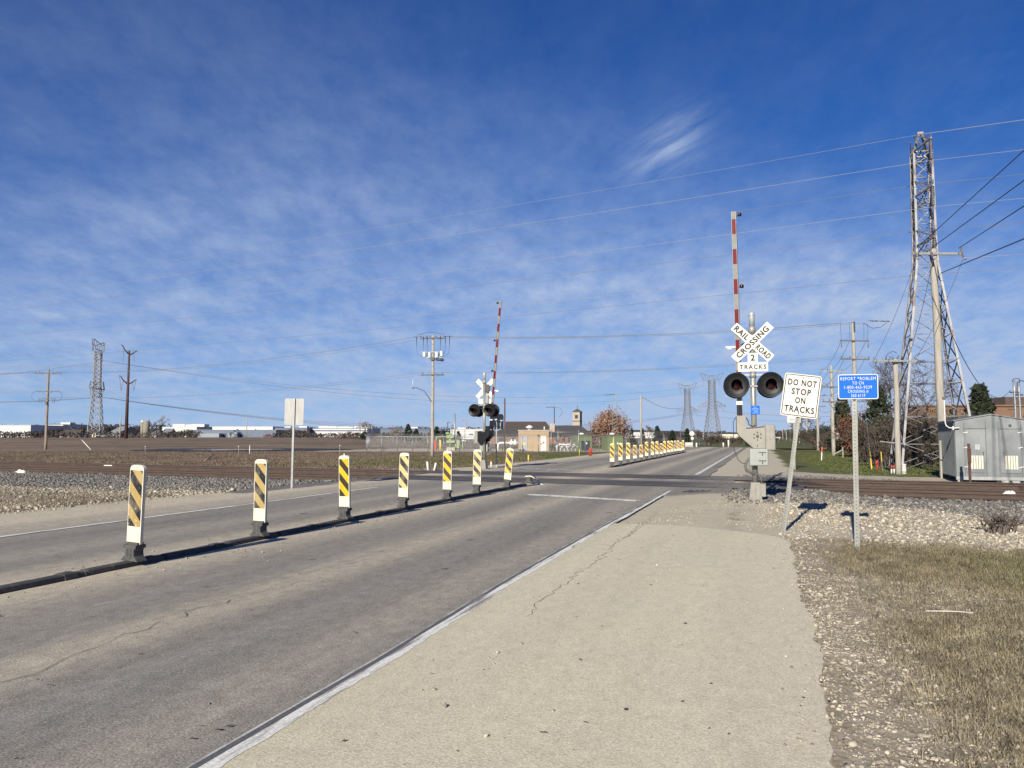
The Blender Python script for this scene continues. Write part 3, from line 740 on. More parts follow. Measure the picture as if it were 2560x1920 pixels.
ordn = ['first', 'second', 'third', 'fourth', 'fifth', 'sixth', 'seventh', 'eighth', 'ninth', 'tenth', 'eleventh', 'twelfth', 'thirteenth', 'fourteenth', 'fifteenth', 'sixteenth']
FROW = ['fresh', 'fresh', 'fresh', 'amber', 'amber', 'fresh', 'fresh', 'fresh', 'amber', 'fresh', 'fresh', 'fresh', 'worn', 'fresh', 'worn', 'fresh']
DESC = dict(fresh='yellow and dark brown', amber='dull amber', worn='grey worn')
for i in range(16):
    al = 39.0 + i * 2.55 - (.0 if i < 13 else .1)
    st = FROW[i]
    o = put_delineator('stripe_' + st, int(st == 'fresh'), al, random.uniform(-1.5, 1.5), f'{DESC[st]} striped delineator, {ordn[i]} from the tracks in the far row', 'striped delineators on the far kerb', yaw=random.uniform(-5, 5))
    if i in (3, 14): o.scale = (1, 1, .86)

# ------------------------------------------------------------------ crossing signals
MY = Matrix.Rotation(R(90), 4, 'X')          # lathe axis z -> -y (towards the viewer)
def make_signal(label, loc, rz, arm_lean, arm_len=5.24):
    root = thing('crossing_signal', label, 'crossing signal', loc, rz, 'railway crossing signals')
    # base casting
    b = MB(); b.box((0, 0, .02), (.42, .36, .04)); b.prism([(-.155, .04), (.155, .04), (.105, .46), (-.105, .46)], -.13, .13)
    b.box((.0, -.135, .25), (.012, .02, .36)); b.box((-.1, -.10, .09), (.03, .1, .02)); b.box((.1, -.10, .09), (.03, .1, .02))
    b.build('base', 'signal_grey', root, bevel=.008)
    x = MB(); x.box((.165, -.02, .265), (.15, .22, .30)); x.box((.165, -.02, .425), (.165, .235, .022)); x.build('cable_box', 'signal_grey', root, bevel=.008)
    m = MB(); m.path([(0, 0, .46), (0, 0, 4.22)], .066, 20); m.build('mast', 'mast_silver', root)
    c = MB(); c.lathe([(.085, 4.15), (.085, 4.32), (.07, 4.33), (.066, 4.34)], 18); c.build('mast_collar', 'galv_dark', root)
    c = MB(); c.lathe([(.066, 4.34), (.068, 4.67), (.05, 4.70), (0.0, 4.70)], 18); c.lathe([(.073, 4.60), (.073, 4.63)], 18); c.build('bell', 'clear_cap', root)
    # crossbuck
    for ang, word, yy, gap in ((-44, 'RAIL ROAD', -.088, 1), (44, 'CROSSING', -.098, 0)):
        bl = MB(); bl.prism(rounded(1.22, .225, .012, 3), -.0025, .0025, mtx=Matrix.Rotation(R(-ang), 4, 'Y'))
        o = bl.build('crossbuck_blade', 'sign_white', root, (0, yy, 3.93))
        if word == 'CROSSING': lettering(word, 1.02, .145, 'sign_black', o, (0, -.0026, 0), R(ang), .03, space=1.1)
        else:
            ca, sa = math.cos(R(ang)), math.sin(R(ang))
            lettering('RAIL', .42, .145, 'sign_black', o, (-.345 * ca, -.0026, -.345 * sa), R(ang), .03, space=1.1)
            lettering('ROAD', .42, .145, 'sign_black', o, (.355 * ca, -.0026, .355 * sa), R(ang), .03, space=1.1)
    tr_ = MB(); tr_.prism([(-.36, 3.20), (.36, 3.20), (.36, 3.43), (.12, 3.43), (.12, 3.66), (-.12, 3.66), (-.12, 3.43), (-.36, 3.43)], -.085, -.080)
    o = tr_.build('track_count_sign', 'sign_white', root)
    lettering('2', .10, .155, 'sign_black', o, (0, -.0852, 3.545), 0, .03); lettering('TRACKS', .63, .115, 'sign_black', o, (0, -.0852, 3.315), 0, .025, space=1.3)
    br = MB()
    for z in (3.25, 3.6, 3.93): br.box((0, -.045, z), (.10, .075, .03))
    br.box((0, -.012, 3.59), (.09, .02, .78)); br.build('bracket', 'galv_dark', root)
    if arm_len > 6:
        br = MB(); br.box((-.16, -.05, 3.92), (.24, .05, .20)); br.box((-.16, -.04, 3.92), (.12, .05, .42)); br.box((-.22, -.04, 4.04), (.2, .04, .06)); br.build('crossbuck_mount', 'dark_metal', root)
        br = MB(); br.box((-.13, -.03, 3.42), (.17, .07, .40)); br.build('sign_mount', 'box_grey', root)
    br = MB(); br.box((0, 0, 3.12), (.62, .045, .045)); br.lathe([(.082, 3.05), (.082, 3.17)], 16); br.build('lamp_crossarm', 'galv_dark', root)
    br = MB(); br.lathe([(.08, 2.81), (.08, 2.86)], 16); br.box((-.11, -.06, 2.835), (.16, .035, .03)); br.box((.11, -.06, 2.835), (.16, .035, .03)); br.build('lamp_clamp', 'galv_dark', root)
    # lamps: two forward and two rearward
    for sx in (-1, 1):
        for sy in (-1, 1):
            mt = Matrix.Translation((sx * .405, sy * (.20 if sy < 0 else .26), 2.86)) @ (MY if sy < 0 else Matrix.Rotation(R(180), 4, 'Z') @ MY)
            d = MB(); d.lathe([(.02, -.13), (.11, -.12), (.125, -.02), (.295, -.018), (.312, .0), (.312, .03), (.30, .032), (.27, .006), (.13, .0), (.125, .0)], 36, 0, mt); lamp = d.build('flashing_light', 'black_paint', root)
            l = MB(); l.lathe([(.118, .004), (.10, .02), (.05, .032), (0, .036)], 24, 0, mt); l.build('lens', 'lens_red', lamp)
            hd = MB(); n = 26; vs = []; 
            for rr in (.128, .122):
                for i in range(n + 1):
                    a = R(-32 + (244) * i / n); ln = .06 + .30 * max(0, math.sin(a) * .55 + .45)
                    vs.append(mt @ Vector((rr * math.cos(a), rr * math.sin(a), .0))); vs.append(mt @ Vector((rr * 1.02 * math.cos(a), rr * 1.02 * math.sin(a), ln)))
            fs = []; q = 2 * (n + 1)
            for i in range(n):
                fs.append((2 * i, 2 * i + 2, 2 * i + 3, 2 * i + 1)); fs.append((q + 2 * i, q + 2 * i + 1, q + 2 * i + 3, q + 2 * i + 2)); fs.append((2 * i + 1, 2 * i + 3, q + 2 * i + 3, q + 2 * i + 1))
            hd.add(vs, fs, 0, True); hd.build('hood', 'black_paint', lamp)
    # gate mechanism: cast plate with arm socket, motor case, bolts
    pl = [(-.42, 1.98), (-.42, 1.70), (-.36, 1.60), (-.04, 1.30), (.24, 1.30), (.24, 1.84), (.10, 1.84), (-.10, 1.80), (-.17, 1.86), (-.20, 1.92), (-.20, 2.10), (-.42, 2.10)]
    g = MB(); g.prism(pl, -.30, -.24)
    g.box((.24, -.27, 1.58), (.012, .11, .58))
    plate = g.build('gate_plate', 'signal_grey', root, bevel=.008)
    g = MB(); g.prism([(-.2, 1.78), (.22, 1.82), (.22, 1.84), (-.2, 1.80)], -.32, -.30)
    for i in range(6):
        a = R(90 + 60 * i); g.lathe([(.018, 0), (.018, .02)], 10, 0, Matrix.Translation((.06 + .09 * math.cos(a), -.30, 1.60 + .09 * math.sin(a))) @ MY)
    g.lathe([(.035, 0), (.035, .03)], 14, 0, Matrix.Translation((.06, -.30, 1.60)) @ MY); g.box((.06, -.303, 1.36), (.022, .01, .05))
    g.build('bolt', 'dark_metal', plate)
    g = MB(); g.box((.36, -.10, 1.56), (.24, .42, .62)); g.box((.47, -.06, 1.70), (.06, .2, .10)); g.build('motor_case', 'signal_grey', root, bevel=.03)
    g = MB(); g.box((-.05, -.13, 1.55), (.34, .20, .40)); g.build('gearbox', 'black_paint', root, bevel=.02)
    # second plate on the other side of the mast
    g = MB(); g.prism([(x_, z_) for x_, z_ in pl], .20, .26); g.build('rear_gate_plate', 'black_paint', root, bevel=.008)
    # junction box
    j = MB(); j.box((.085, -.20, 1.085), (.44, .22, .42)); jb = j.build('junction_box', 'box_grey', root, bevel=.025)
    j = MB()
    for z in (1.20, 1.00): j.box((.165, -.318, z), (.175, .014, .018)); j.box((.165, -.318, z - .04), (.022, .014, .07))
    j.build('latch', 'dark_metal', jb)
    c = MB(); c.path([(-.12, -.18, 1.06), (-.20, -.2, .98), (-.24, -.2, .85), (-.20, -.18, .74), (-.08, -.12, .69), (.06, -.02, .66), (.13, .02, .58), (.16, .02, .45)], .032, 10); c.build('conduit', 'hose', root)
    c = MB(); c.path([(-.44, -.28, 2.05), (-.50, -.29, 1.95), (-.50, -.29, 1.50), (-.49, -.29, 1.25), (-.40, -.28, 1.02), (-.30, -.26, .93), (-.2, -.2, .93)], .009, 6)
    c.path([(-.19, -.28, 2.05), (-.14, -.28, 1.95), (-.13, -.28, 1.88), (-.05, -.27, 1.83), (.02, -.2, 1.86)], .014, 6); c.build('cable', 'cable_dark', root)
    # gate arm
    arm = bpy.data.objects.new('gate_arm', None); COL.objects.link(arm); arm.parent = root; arm.location = (-.335, -.03, 2.05); arm.rotation_euler = (0, R(-arm_lean), 0)
    a = MB(); a.box((0, 0, .02), (.10, .09, .22)); a.box((0, 0, .20), (.13, .05, .28)); a.build('arm_socket', 'black_paint', arm)
    a = MB(); a.box((0, 0, .37), (.15, .07, .09)); a.build('arm_bracket', 'white_paint', arm)
    a = MB(); zz = .42; L_ = arm_len; red = False; i = 0
    segs = []
    while zz < L_ - .2:
        e = min(zz + .385, L_ - .18); segs.append((zz, e, red)); zz = e; red = not red
    segs.append((zz, L_, False))
    for z0, z1, rd_ in segs:
        a.box((0, 0, (z0 + z1) / 2), (.100, .03, z1 - z0), 1 if rd_ else 0)
    a.box((-.052, 0, (.42 + L_) / 2), (.007, .036, L_ - .42), 2); a.box((.052, 0, (.42 + L_) / 2), (.007, .036, L_ - .42), 2)
    a.build('arm_blade', ['arm_white', 'arm_red', 'arm_edge'], arm)
    cb_ = MB(); cb_.path([(.066, 0, .4)] + [(.068 + .004 * math.sin(k * 2.1), .0, .4 + k * .3) for k in range(1, 16)], .007, 5); cb_.build('arm_cable', 'cable_dark', arm)
    for z in (L_ - .09, L_ - 1.93, L_ - 3.42):
        l = MB(); l.box((.085, -.0, z), (.06, .05, .055)); al_ = l.build('arm_light', 'dark_metal', arm)
        l = MB(); l.lathe([(.0, -.055), (.04, -.045), (.05, 0), (.04, .045), (0, .055)], 14, 0, Matrix.Translation((.145, 0, z)) @ Matrix.Rotation(R(90), 4, 'Y')); l.build('lens', 'lens_red', al_)
    a = MB(); a.box((-.17, 0, 1.78), (.24, .05, .045)); a.box((-.20, 0, 1.745), (.10, .06, .04)); a.build('arm_stop', 'white_paint', arm)
    return root
sig = make_signal('near crossing signal with RAILROAD CROSSING crossbuck and raised gate arm', Vector((6.01, 19.1, -.03)), -RA + R(3), 0.6)
s = MB(); s.prism(rounded(.215, .215, .01, 3, .035, 2.24), -.078, -.074); bs = s.build('notice_plate', 'sign_blue', sig)
s = MB()
M['pale_letter'] = mat('pale lettering', (.30, .45, .82), (.22, .36, .78), 30, rough=.5)
for i, (wd, x0) in enumerate(((.07, .03), (.16, .035), (.17, .03), (.10, .05), (.15, .035))):
    n = int(wd / .014)
    for k in range(n): s.box((x0 - wd / 2 + (k + .5) * wd / n, -.079, 2.315 - i * .037), (.009, .002, random.uniform(.014, .02)))
s.build('lettering', 'pale_letter', bs)
s = MB(); s.box((0, 0, .24), (.02, .05, .1)); 
far_sig = make_signal('far crossing signal beyond the tracks with its gate arm leaning over the road', Vector((-1.35, 37.4, 0.02)), -RA + R(180 - 6), 4.8, 6.15)
far_sig.location.z = h(-1.35, 37.4)

# ------------------------------------------------------------------ road signs
def u_post(parent, hgt, y=.02, m='post_perforated'):
    mb = MB()
    for sx in (-1, 1): mb.box((sx * .028, y, hgt / 2), (.012, .045, hgt))
    mb.box((0, y + .015, hgt / 2), (.048, .012, hgt))
    po = mb.build('post', m, parent)
    return po
loc = G(1958, 1325); loc.z = h(*loc.xy) - .02
root = thing('road_sign', 'leaning white DO NOT STOP ON TRACKS sign on a perforated post by the shoulder', 'road sign', loc, -RA, None, R(8.2))
u_post(root, 2.60, .03)
s = MB(); s.prism(rounded(.58, .72, .042, 6, 0, 2.31), -.0025, .0); sg = s.build('sign_face', 'sign_white', root)
s = MB(); ring(.55, .69, .033, .013, -.0042, 0, 2.31, s); s.build('border', 'sign_grey_letter', sg)
for tx, z, wd in (('DO NOT', 2.524, .455), ('STOP', 2.374, .305), ('ON', 2.228, .16), ('TRACKS', 2.078, .475)):
    lettering(tx, wd, .107, 'sign_grey_letter', sg, (.0, -.0030, z), 0, .032, space=1.18)
s = MB()
for z in (2.61, 2.012): s.lathe([(.011, 0), (.009, .006), (0, .008)], 10, 0, Matrix.Translation((.0, -.003, z)) @ MY)
s.build('bolt', 'dark_metal', sg)

loc = G(2143, 1367); loc.z = h(*loc.xy) - .02
root = thing('notice_sign', 'blue REPORT PROBLEM sign with white lettering on a perforated steel post', 'sign', loc, -RA - R(4), None, R(.6))
u_post(root, 2.47, .03)
s = MB(); s.prism(rounded(.525, .358, .030, 6, .05, 2.315), -.0025, .0); sg = s.build('sign_face', 'sign_blue', root)
s = MB(); ring(.523, .356, .030, .011, -.0042, .05, 2.315, s); s.build('border', 'white_paint', sg)
for tx, z, wd in (('REPORT PROBLEM', 2.431, .462), ('TO CN', 2.368, .150), ('1-800-465-9239', 2.307, .360), ('CROSSING #', 2.247, .265), ('260 611F', 2.189, .187)):
    lettering(tx, wd, .044, 'white_paint', sg, (.05, -.003, z), 0, .0, space=1.15)
s = MB(); s.lathe([(.012, 0), (.01, .005), (0, .007)], 10, 0, Matrix.Translation((.05, -.003, 2.422)) @ MY); s.build('bolt', 'sign_blue', sg)

loc = G(729, 1221); loc.z = h(*loc.xy) - .02
root = thing('road_sign', 'bare aluminium back of a road sign beside the left lane before the tracks', 'road sign', loc, -RA + R(12), None, R(.5))
po = MB(); po.box((-.018, .0, 1.38), (.012, .045, 2.76)); po.box((.030, .0, 1.38), (.012, .045, 2.76)); po.box((.006, -.012, 1.38), (.05, .012, 2.76)); po.build('post', 'galv', root)
s = MB(); s.prism(rounded(.60, .80, .045, 6, 0, 2.36), .026, .029); sg = s.build('sign_face', 'sign_back', root)

loc = at(1985, 37.6)
root = thing('road_sign', 'small white STOP ON TRACKS sign across the rails, partly behind the leaning sign', 'road sign', loc, -RA, None, R(.3))
u_post(root, 3.05, .03)
s = MB(); s.prism(rounded(.62, .77, .04, 5, 0, 2.66), -.0025, .0); sg = s.build('sign_face', 'sign_white', root)
for tx, z, wd in (('DO NOT', 2.89, .46), ('STOP', 2.735, .30), ('ON', 2.58, .16), ('TRACKS', 2.425, .48)):
    lettering(tx, wd, .105, 'sign_black', sg, (0, -.003, z), 0, .004)
s = MB(); ring(.585, .735, .032, .010, -.0042, 0, 2.66, s); s.build('border', 'sign_black', sg)

# sign backs beyond the tracks, left verge
loc = at(1241, 39.0)
root = thing('road_sign', 'grey sign back on a post just right of the far crossing signal', 'road sign', loc, -RA + R(8))
po = MB(); po.box((0, 0, 1.4), (.06, .04, 2.8)); po.build('post', 'galv', root); s = MB(); s.prism(rounded(.61, .76, .04, 5, .06, 2.35), .022, .026); s.build('sign_face', 'sign_back', root)
loc = at(1730, 140)
root = thing('railway_warning_sign', 'round pale railway warning sign facing away past the far delineators', 'road sign', loc, -RA)
po = MB(); po.box((0, 0, 1.3), (.07, .05, 2.6)); po.build('post', 'galv', root)
s = MB(); s.lathe([(.0, 0), (.455, 0), (.455, .006), (0, .006)], 28, 0, Matrix.Translation((0, -.03, 2.55)) @ MY); s.build('sign_face', 'sign_white', root)
s = MB(); s.prism(rounded(.46, .46, .03, 4, .05, 1.72), -.036, -.03); s.build('number_plate', 'sign_white', root)

# ------------------------------------------------------------------ silver equipment hut
loc = Vector((16.75, 29.1, -.16))
hut = thing('equipment_hut', 'silver metal railway equipment hut with two doors on the gravel beyond the tracks', 'equipment hut', loc, -R(20))
W_, D_, E_, RZ = 2.40, 3.6, 2.30, 2.52
b = MB(); b.prism([(0, .20), (W_, .20), (W_, E_), (W_ / 2, RZ), (0, E_)], 0, D_); b.build('wall', 'bungalow', hut)
b = MB(); b.prism([(-.05, E_), (W_ / 2, RZ + .012), (W_ + .05, E_), (W_ + .05, E_ + .035), (W_ / 2, RZ + .05), (-.05, E_ + .035)], -.05, D_ + .05); b.build('roof', 'bungalow', hut)
b = MB(); b.box((W_ / 2, .06, .16), (W_ + .02, .14, .12)); b.box((W_ / 2, D_ - .06, .16), (W_ + .02, .14, .12)); b.box((.12, .10, .06), (.16, .16, .2)); b.box((W_ - .12, .10, .06), (.16, .16, .2)); b.box((.12, D_ - .1, .06), (.16, .16, .2)); b.build('skid', 'galv', hut)
b = MB()
for y in np.arange(.12, D_, .13): b.box((-.004, y, 1.24), (.012, .018, 2.05))
b.build('side_rib', 'bungalow', hut)
b = MB()
for x in (.30, 1.005, 1.42, 2.14): b.box((x, -.004, 1.25), (.014, .012, 2.05))
b.box((.66, -.006, 2.02), (.76, .014, .02)); b.box((1.78, -.006, 2.00), (.76, .014, .02)); b.build('seam', 'dark_metal', hut)
for x0, hx, gx in ((.34, .90, -1), (1.45, 1.55, 1)):
    d = MB(); d.box((x0 + .325, -.012, 1.17), (.65, .024, 1.60)); dr = d.build('door', 'bungalow', hut, bevel=.004)
    d = MB(); d.box((hx + .03 * gx * 0, -.045, 1.13), (.035, .05, .04)); d.box((hx, -.045, 1.06), (.02, .02, .14)); d.build('handle', 'dark_metal', dr)
    d = MB()
    for k in range(5): d.box((x0 + .18 + k * .085, -.027, .76), (.060, .012, .50))
    d.build('louvre', 'cream', dr)
    d = MB()
    for z in (.58, 1.30, 1.86):
        e = x0 if gx < 0 else x0 + .65
        d.box((e - .035, -.03, z), (.075, .018, .028)); d.box((e + .035, -.033, z + .02), (.075, .018, .028))
    d.build('hinge', 'white_paint', dr)
d = MB(); d.box((.72, -.026, 1.33), (.16, .004, .20)); d.build('notice', 'sign_back', hut)
d = MB(); d.lathe([(.05, 0), (.05, .02), (.03, .03), (0, .03)], 14, 0, Matrix.Translation((1.80, -.004, 2.13)) @ MY); d.build('lamp', 'dark_metal', hut)
d = MB(); d.lathe([(.06, 0), (.06, .004), (0, .004)], 18, 0, Matrix.Translation((2.26, -.004, 1.46)) @ MY); bb = d.build('round_badge', 'white_paint', hut)
d = MB()
for sx in (-1, 1):
    d.prism([(2.26 + sx * .055, 1.485), (2.26 + sx * .012, 1.46), (2.26 + sx * .055, 1.435)][::(1 if sx < 0 else -1)], -.0105, -.0085)
d.build('badge_mark', 'sign_black', bb)
d = MB(); d.box((W_ + .10, .10, 1.0), (.28, .25, 1.3)); d.build('meter_box', 'bungalow', hut, bevel=.01)
d = MB(); d.path([(.14, -.12, 2.05), (-.02, -.12, 2.04), (-.2, -.1, 2.05), (-.30, -.1, 2.13), (-.33, -.1, 2.25), (-.335, -.1, 3.12)], .022, 10); d.box((-.335, -.1, 3.17), (.11, .11, .10), 1); d.box((-.08, -.12, 2.04), (.04, .07, .14)); d.build('vent_pipe', ['white_paint', 'dark_metal'], hut)
# ------------------------------------------------------------------ poles
def wood_pole(name, label, base, top, r0, r1, m='wood', group=None, cat='utility pole', rz=0.0, lean=0.0):
    root = thing(name, label, cat, base, rz, group); hh = top - base.z
    mb = MB(); n = 7
    mb.path([(lean * i / n + .012 * math.sin(i * 1.7), .01 * math.sin(i * 2.3), -.3 + (hh + .3) * i / n) for i in range(n + 1)], [r0 + (r1 - r0) * i / n for i in range(n + 1)], 12)
    mb.build('shaft', m, root); return root, hh
def crossarm(root, z, wd, ins=(), th=.11, m='arm_wood', brace=True, y=-.18, up=True, rz=0.0, x0=0.0):
    mb = MB(); mb.box((x0, y, z), (wd, .10, th))
    if brace:
        for s in (-1, 1): mb.bar((x0 + s * wd * .28, y - .06, z - .03), (0, y, z - .62), .035, .012)
    a = mb.build('crossarm', m, root, rot=(0, 0, rz))
    if ins:
        mb = MB()
        for x in ins:
            if up: mb.lathe([(.02, z + th / 2), (.02, z + th / 2 + .06), (.06, z + th / 2 + .08), (.04, z + th / 2 + .12), (.055, z + th / 2 + .15), (.03, z + th / 2 + .22), (0, z + th / 2 + .22)], 8, 0, Matrix.Translation((x, y, 0)))
            else: mb.lathe([(.015, z - .62), (.05, z - .58), (.03, z - .5), (.055, z - .42), (.03, z - .34), (.055, z - .26), (.02, z - .18), (.015, z - th / 2)], 8, 0, Matrix.Translation((x, y, 0)))
        mb.build('insulator', 'porcelain', a)
    return a
def cable(label, a, b, sag, r=.016, m='cable_dark', n=22, group=None):
    a = Vector(a); b = Vector(b); mb = MB()
    pts = [a.lerp(b, i / n) - Vector((0, 0, 4 * sag * (i / n) * (1 - i / n))) for i in range(n + 1)]
    c = (a + b) / 2
    mb.path([p - a for p in pts], r, 4, cap=True)
    return tag(mb.build('power_cable', m, None, a), label, 'power line', group)
GW = 'overhead power lines'
# U1 pole with switches
b = at(1081, 78); U1, hh = wood_pole('utility_pole', 'weathered wooden pole with switchgear and looping wires across the field', b, P(1081, 839, 78).z, .19, .12, 'wood', 'wooden utility poles', rz=-.12)
crossarm(U1, hh - .30, 2.6, (-1.2, -.7, -.3, .3, .8, 1.2), m='dark_metal'); crossarm(U1, hh - 4.05, 2.4, (-1.0, 1.0), m='dark_metal')
mb = MB(); mb.box((-.85, -.15, hh - 1.95), (.30, .35, .55)); mb.box((-.30, -.2, hh - 2.0), (.25, .3, .6)); mb.box((.45, -.25, hh - 2.0), (.30, .35, .62)); mb.box((.95, -.25, hh - 1.9), (.26, .3, .55)); mb.box((0, -.18, hh - 1.72), (2.3, .08, .08)); mb.box((.1, -.18, hh - 2.3), (1.7, .08, .08))
sw = mb.build('switchgear', 'galv', U1, bevel=.02)
mb = MB(); mb.path([(.35, -.25, hh - 2.45), (1.15, -.25, hh - 2.55)], .14, 8); mb.box((0, -.1, hh - 2.4), (.4, .4, .3)); mb.build('actuator', 'dark_metal', sw)
mb = MB()
for x, dz in ((-1.65, -2.0), (-.95, -1.9), (-.55, -1.8), (.85, -1.8), (1.35, -1.9), (1.78, -2.0)):
    mb = MB(); mb.path([(x, -.3, hh - .12), (x, -.3, hh - .25), (x * .99, -.3, hh - 1.2), (x * .93, -.3, hh - 1.9), (x * .72, -.28, hh - 2.15), (x * .42, -.26, hh - 2.0)], [.05, .045, .014, .014, .014, .014], 6); mb.build('jumper_wire', 'cable_dark', U1)
for pts_ in ([(-2.0, -.3, hh - .16), (-1.2, -.2, hh - .12)], [(2.1, -.3, hh - .16), (1.2, -.2, hh - .12)], [(-1.6, -.2, hh + .05), (-.4, -.2, hh + .35), (1.2, -.2, hh + .1)]):
    mb = MB(); mb.path(pts_, .018, 4); mb.build('jumper_wire', 'cable_dark', U1)
mb = MB(); mb.path([(0, -.1, hh - 6.0 - .9), (-.8, -.3, hh - 5.7), (-1.6, -.3, hh - 5.35), (-1.95, -.3, hh - 5.35)], .04, 6); mb.box((-2.0, -.3, hh - 5.4), (.2, .1, .12)); mb.path([(-2.0, -.3, hh - 5.3), (-2.0, -.3, hh - 4.5)], .03, 6, 1); mb.build('antenna_arm', ['dark_metal', 'white_paint'], U1)
# U2 far left pole
b = at(115, 118); U2, hh2 = wood_pole('utility_pole', 'leftmost wooden pole with two crossarms standing in the brown field', b, P(115, 925, 118).z, .21, .15, 'wood_brown', 'wooden utility poles', rz=.0)
crossarm(U2, hh2 - .55, 4.2, (-1.9, -1.3, -.75, .75, 1.4, 1.9), .12, y=-.2); crossarm(U2, hh2 - 3.3, 3.4, (), .12); crossarm(U2, hh2 - 4.45, 2.6, (-1.2, -.9, -.6, -.3, .9, 1.2), .10, brace=False, up=False)
for s in (-1, 1): mb = MB(); mb.path([(s * 1.7, -.2, hh2 - 3.3), (s * 2.3, -.2, hh2 - 3.6), (s * 2.3, -.2, hh2 - 4.4), (s * 1.7, -.2, hh2 - 4.9), (s * 1.1, -.2, hh2 - 4.6)], .02, 4); mb.build('jumper_wire', 'cable_dark', U2)
mb = MB(); mb.box((0, -.2, hh2 - 5.1), (.25, .2, .5)); mb.build('junction_box', 'dark_metal', U2)
a_ = Vector((b.x + .1, b.y - .2, b.z + hh2 - 4.9)); e_ = at(229, 113); mid = a_.lerp(e_, .86)
mb = MB(); mb.path([(0, 0, 0), e_ - a_], .012, 4); g_ = tag(mb.build('guy_wire', 'cable_grey', None, a_), 'thin guy wire running from the leftmost pole down to the field', 'guy wire')
q = a_.lerp(e_, .80); mb = MB(); mb.path([q - e_, (0, 0, 0)], .06, 6); tag(mb.build('guy_guard', 'white_paint', None, e_), 'pale plastic guard over the lower end of the guy wire', 'guy guard', 'guy guards')
# P3 double crossarm pole beside the road on the right
b = at(2141, 66); P3, hh3 = wood_pole('utility_pole', 'wooden pole with two crossarms rising behind the blue sign', b, P(2141, 805, 66).z, .19, .13, 'wood', 'wooden utility poles', rz=.15)
crossarm(P3, hh3 - 1.65, 2.7, (-1.25, 1.25), up=False, brace=False); crossarm(P3, hh3 - 3.25, 2.7, (-1.25, -.5, 1.25), up=True, brace=False)
mb = MB(); mb.box((.02, -.16, hh3 - .45), (.12, .08, .9)); mb.build('bracket', 'dark_metal', P3)
for x in (-1.25, -.45, .85, 1.2): mb = MB(); mb.path([(x, -.2, hh3 - .1), (x * 1.05, -.2, hh3 - .5), (x, -.2, hh3 - 1.55)], .016, 4); mb.build('jumper_wire', 'cable_dark', P3)
mb = MB(); mb.path([(.85, -.3, hh3 - .15), (1.6, -.3, hh3 - .55), (2.4, -.3, hh3 - .45), (3.0, -.3, hh3 - .02)], .02, 4); mb.build('jumper_wire', 'cable_dark', P3)
for x in (1.3, 1.7, 2.3, 2.8): mb = MB(); mb.path([(x, -.3, hh3 + .1), (x + .45, -.3, hh3 + .08)], .05, 5); mb.build('insulator', 'porcelain', P3)
# P4..P6 line along the road verge
specs = [(2083, 78, 914, 'wooden pole with white box and three crossarms on the green verge'), (2045, 108, 950, 'second wooden pole along the verge, behind the pole with the white box'), (2018, 168, 1000, 'slim distant wooden pole at the edge of the dark bushes')]
tops = [(P3, b, hh3)]
for px, Y, py, lab in specs:
    b_ = at(px, Y); o, hx = wood_pole('utility_pole', lab, b_, P(px, py, Y).z, .2, .13, 'wood', 'wooden utility poles', rz=.1)
    crossarm(o, hx - .6, 2.6, (-1.1, -.5, 1.0), brace=False, m='wood'); crossarm(o, hx - 2.2, 2.6, (-1.1, -.6, 1.0), brace=False); crossarm(o, hx - 3.7, 2.3, (-1.0, -.4), brace=True)
    if px == 2083:
        mb = MB(); mb.box((.42, -.1, 2.0), (.30, .25, .62)); mb.build('meter_box', 'white_paint', o)
    tops.append((o, b_, hx))
for (o1, b1, h1), (o2, b2, h2) in zip(tops, tops[1:]):
    for x, dz in ((-1.1, .55), (-.4, .6), (1.1, .5), (-.9, 2.1), (.9, 2.1), (.2, 4.2)):
        cable('thin line strung between the wooden poles on the right verge', b1 + Vector((x, -.2, h1 - dz - (1.0 if o1 is P3 else 0))), b2 + Vector((x, -.2, h2 - dz)), .5, .014, 'cable_dark', 10, 'cables on the verge poles')
# distant row of slim poles down the road
for i, (px, Y, py) in enumerate(((1998, 230, 1035), (1986, 290, 1050), (1976, 350, 1058), (1966, 420, 1063), (1957, 500, 1068))):
    b_ = at(px, Y); o, hx = wood_pole('utility_pole', 'tiny slim pole far down the road beyond the crossing', b_, P(px, py, Y).z, .22, .16, 'wood', 'distant poles down the road')
# P1 tall pole behind the hut and P2 short pole in front of the lattice tower
b1 = at(2357, 36); P1, H1 = wood_pole('utility_pole', 'tall thick wooden pole rising behind the left wall of the silver hut', b1, P(2357, 623, 36).z, .185, .150, 'wood', 'wooden utility poles', lean=-.12)
crossarm(P1, H1 - .26, 2.35, (), .11, brace=False, m='galv_dark', x0=-.05)
for x in (-1.1, -.35, 1.1): mb = MB(); mb.path([(x, -.2, H1 + .04), (x, -.2, H1 - .18), (x, -.25, H1 - .3), (x - .06, -.6, H1 - .62)], .045, 8); mb.build('insulator', 'porcelain', P1)
b2 = at(2243, 34.2); P2, H2 = wood_pole('utility_pole', 'short wooden pole with a wide crossarm in front of the lattice tower leg', b2, P(2243, 898, 34.2).z, .125, .105, 'wood', 'wooden utility poles', lean=.05)
crossarm(P2, H2 - .10, 1.95, (), .08, brace=False, m='galv_dark', x0=-.05)
mb = MB(); mb.box((.02, -.12, H2 - .14), (.36, .12, .10)); mb.build('bracket', 'dark_metal', P2)
for x in (-.98, -.45, .85): mb = MB(); mb.path([(x - .05, -.2, H2 + .02), (x + .08, -.2, H2 - .06), (x + .05, -.2, H2 - .2)], .04, 8); mb.build('insulator', 'porcelain', P2)
mb = MB(); mb.path([(-.5, -.2, H2), (-.4, -.2, H2 + .22), (-.15, -.2, H2 + .34), (.02, -.2, H2 + .25)], .012, 5); mb.build('jumper_wire', 'cable_dark', P2)
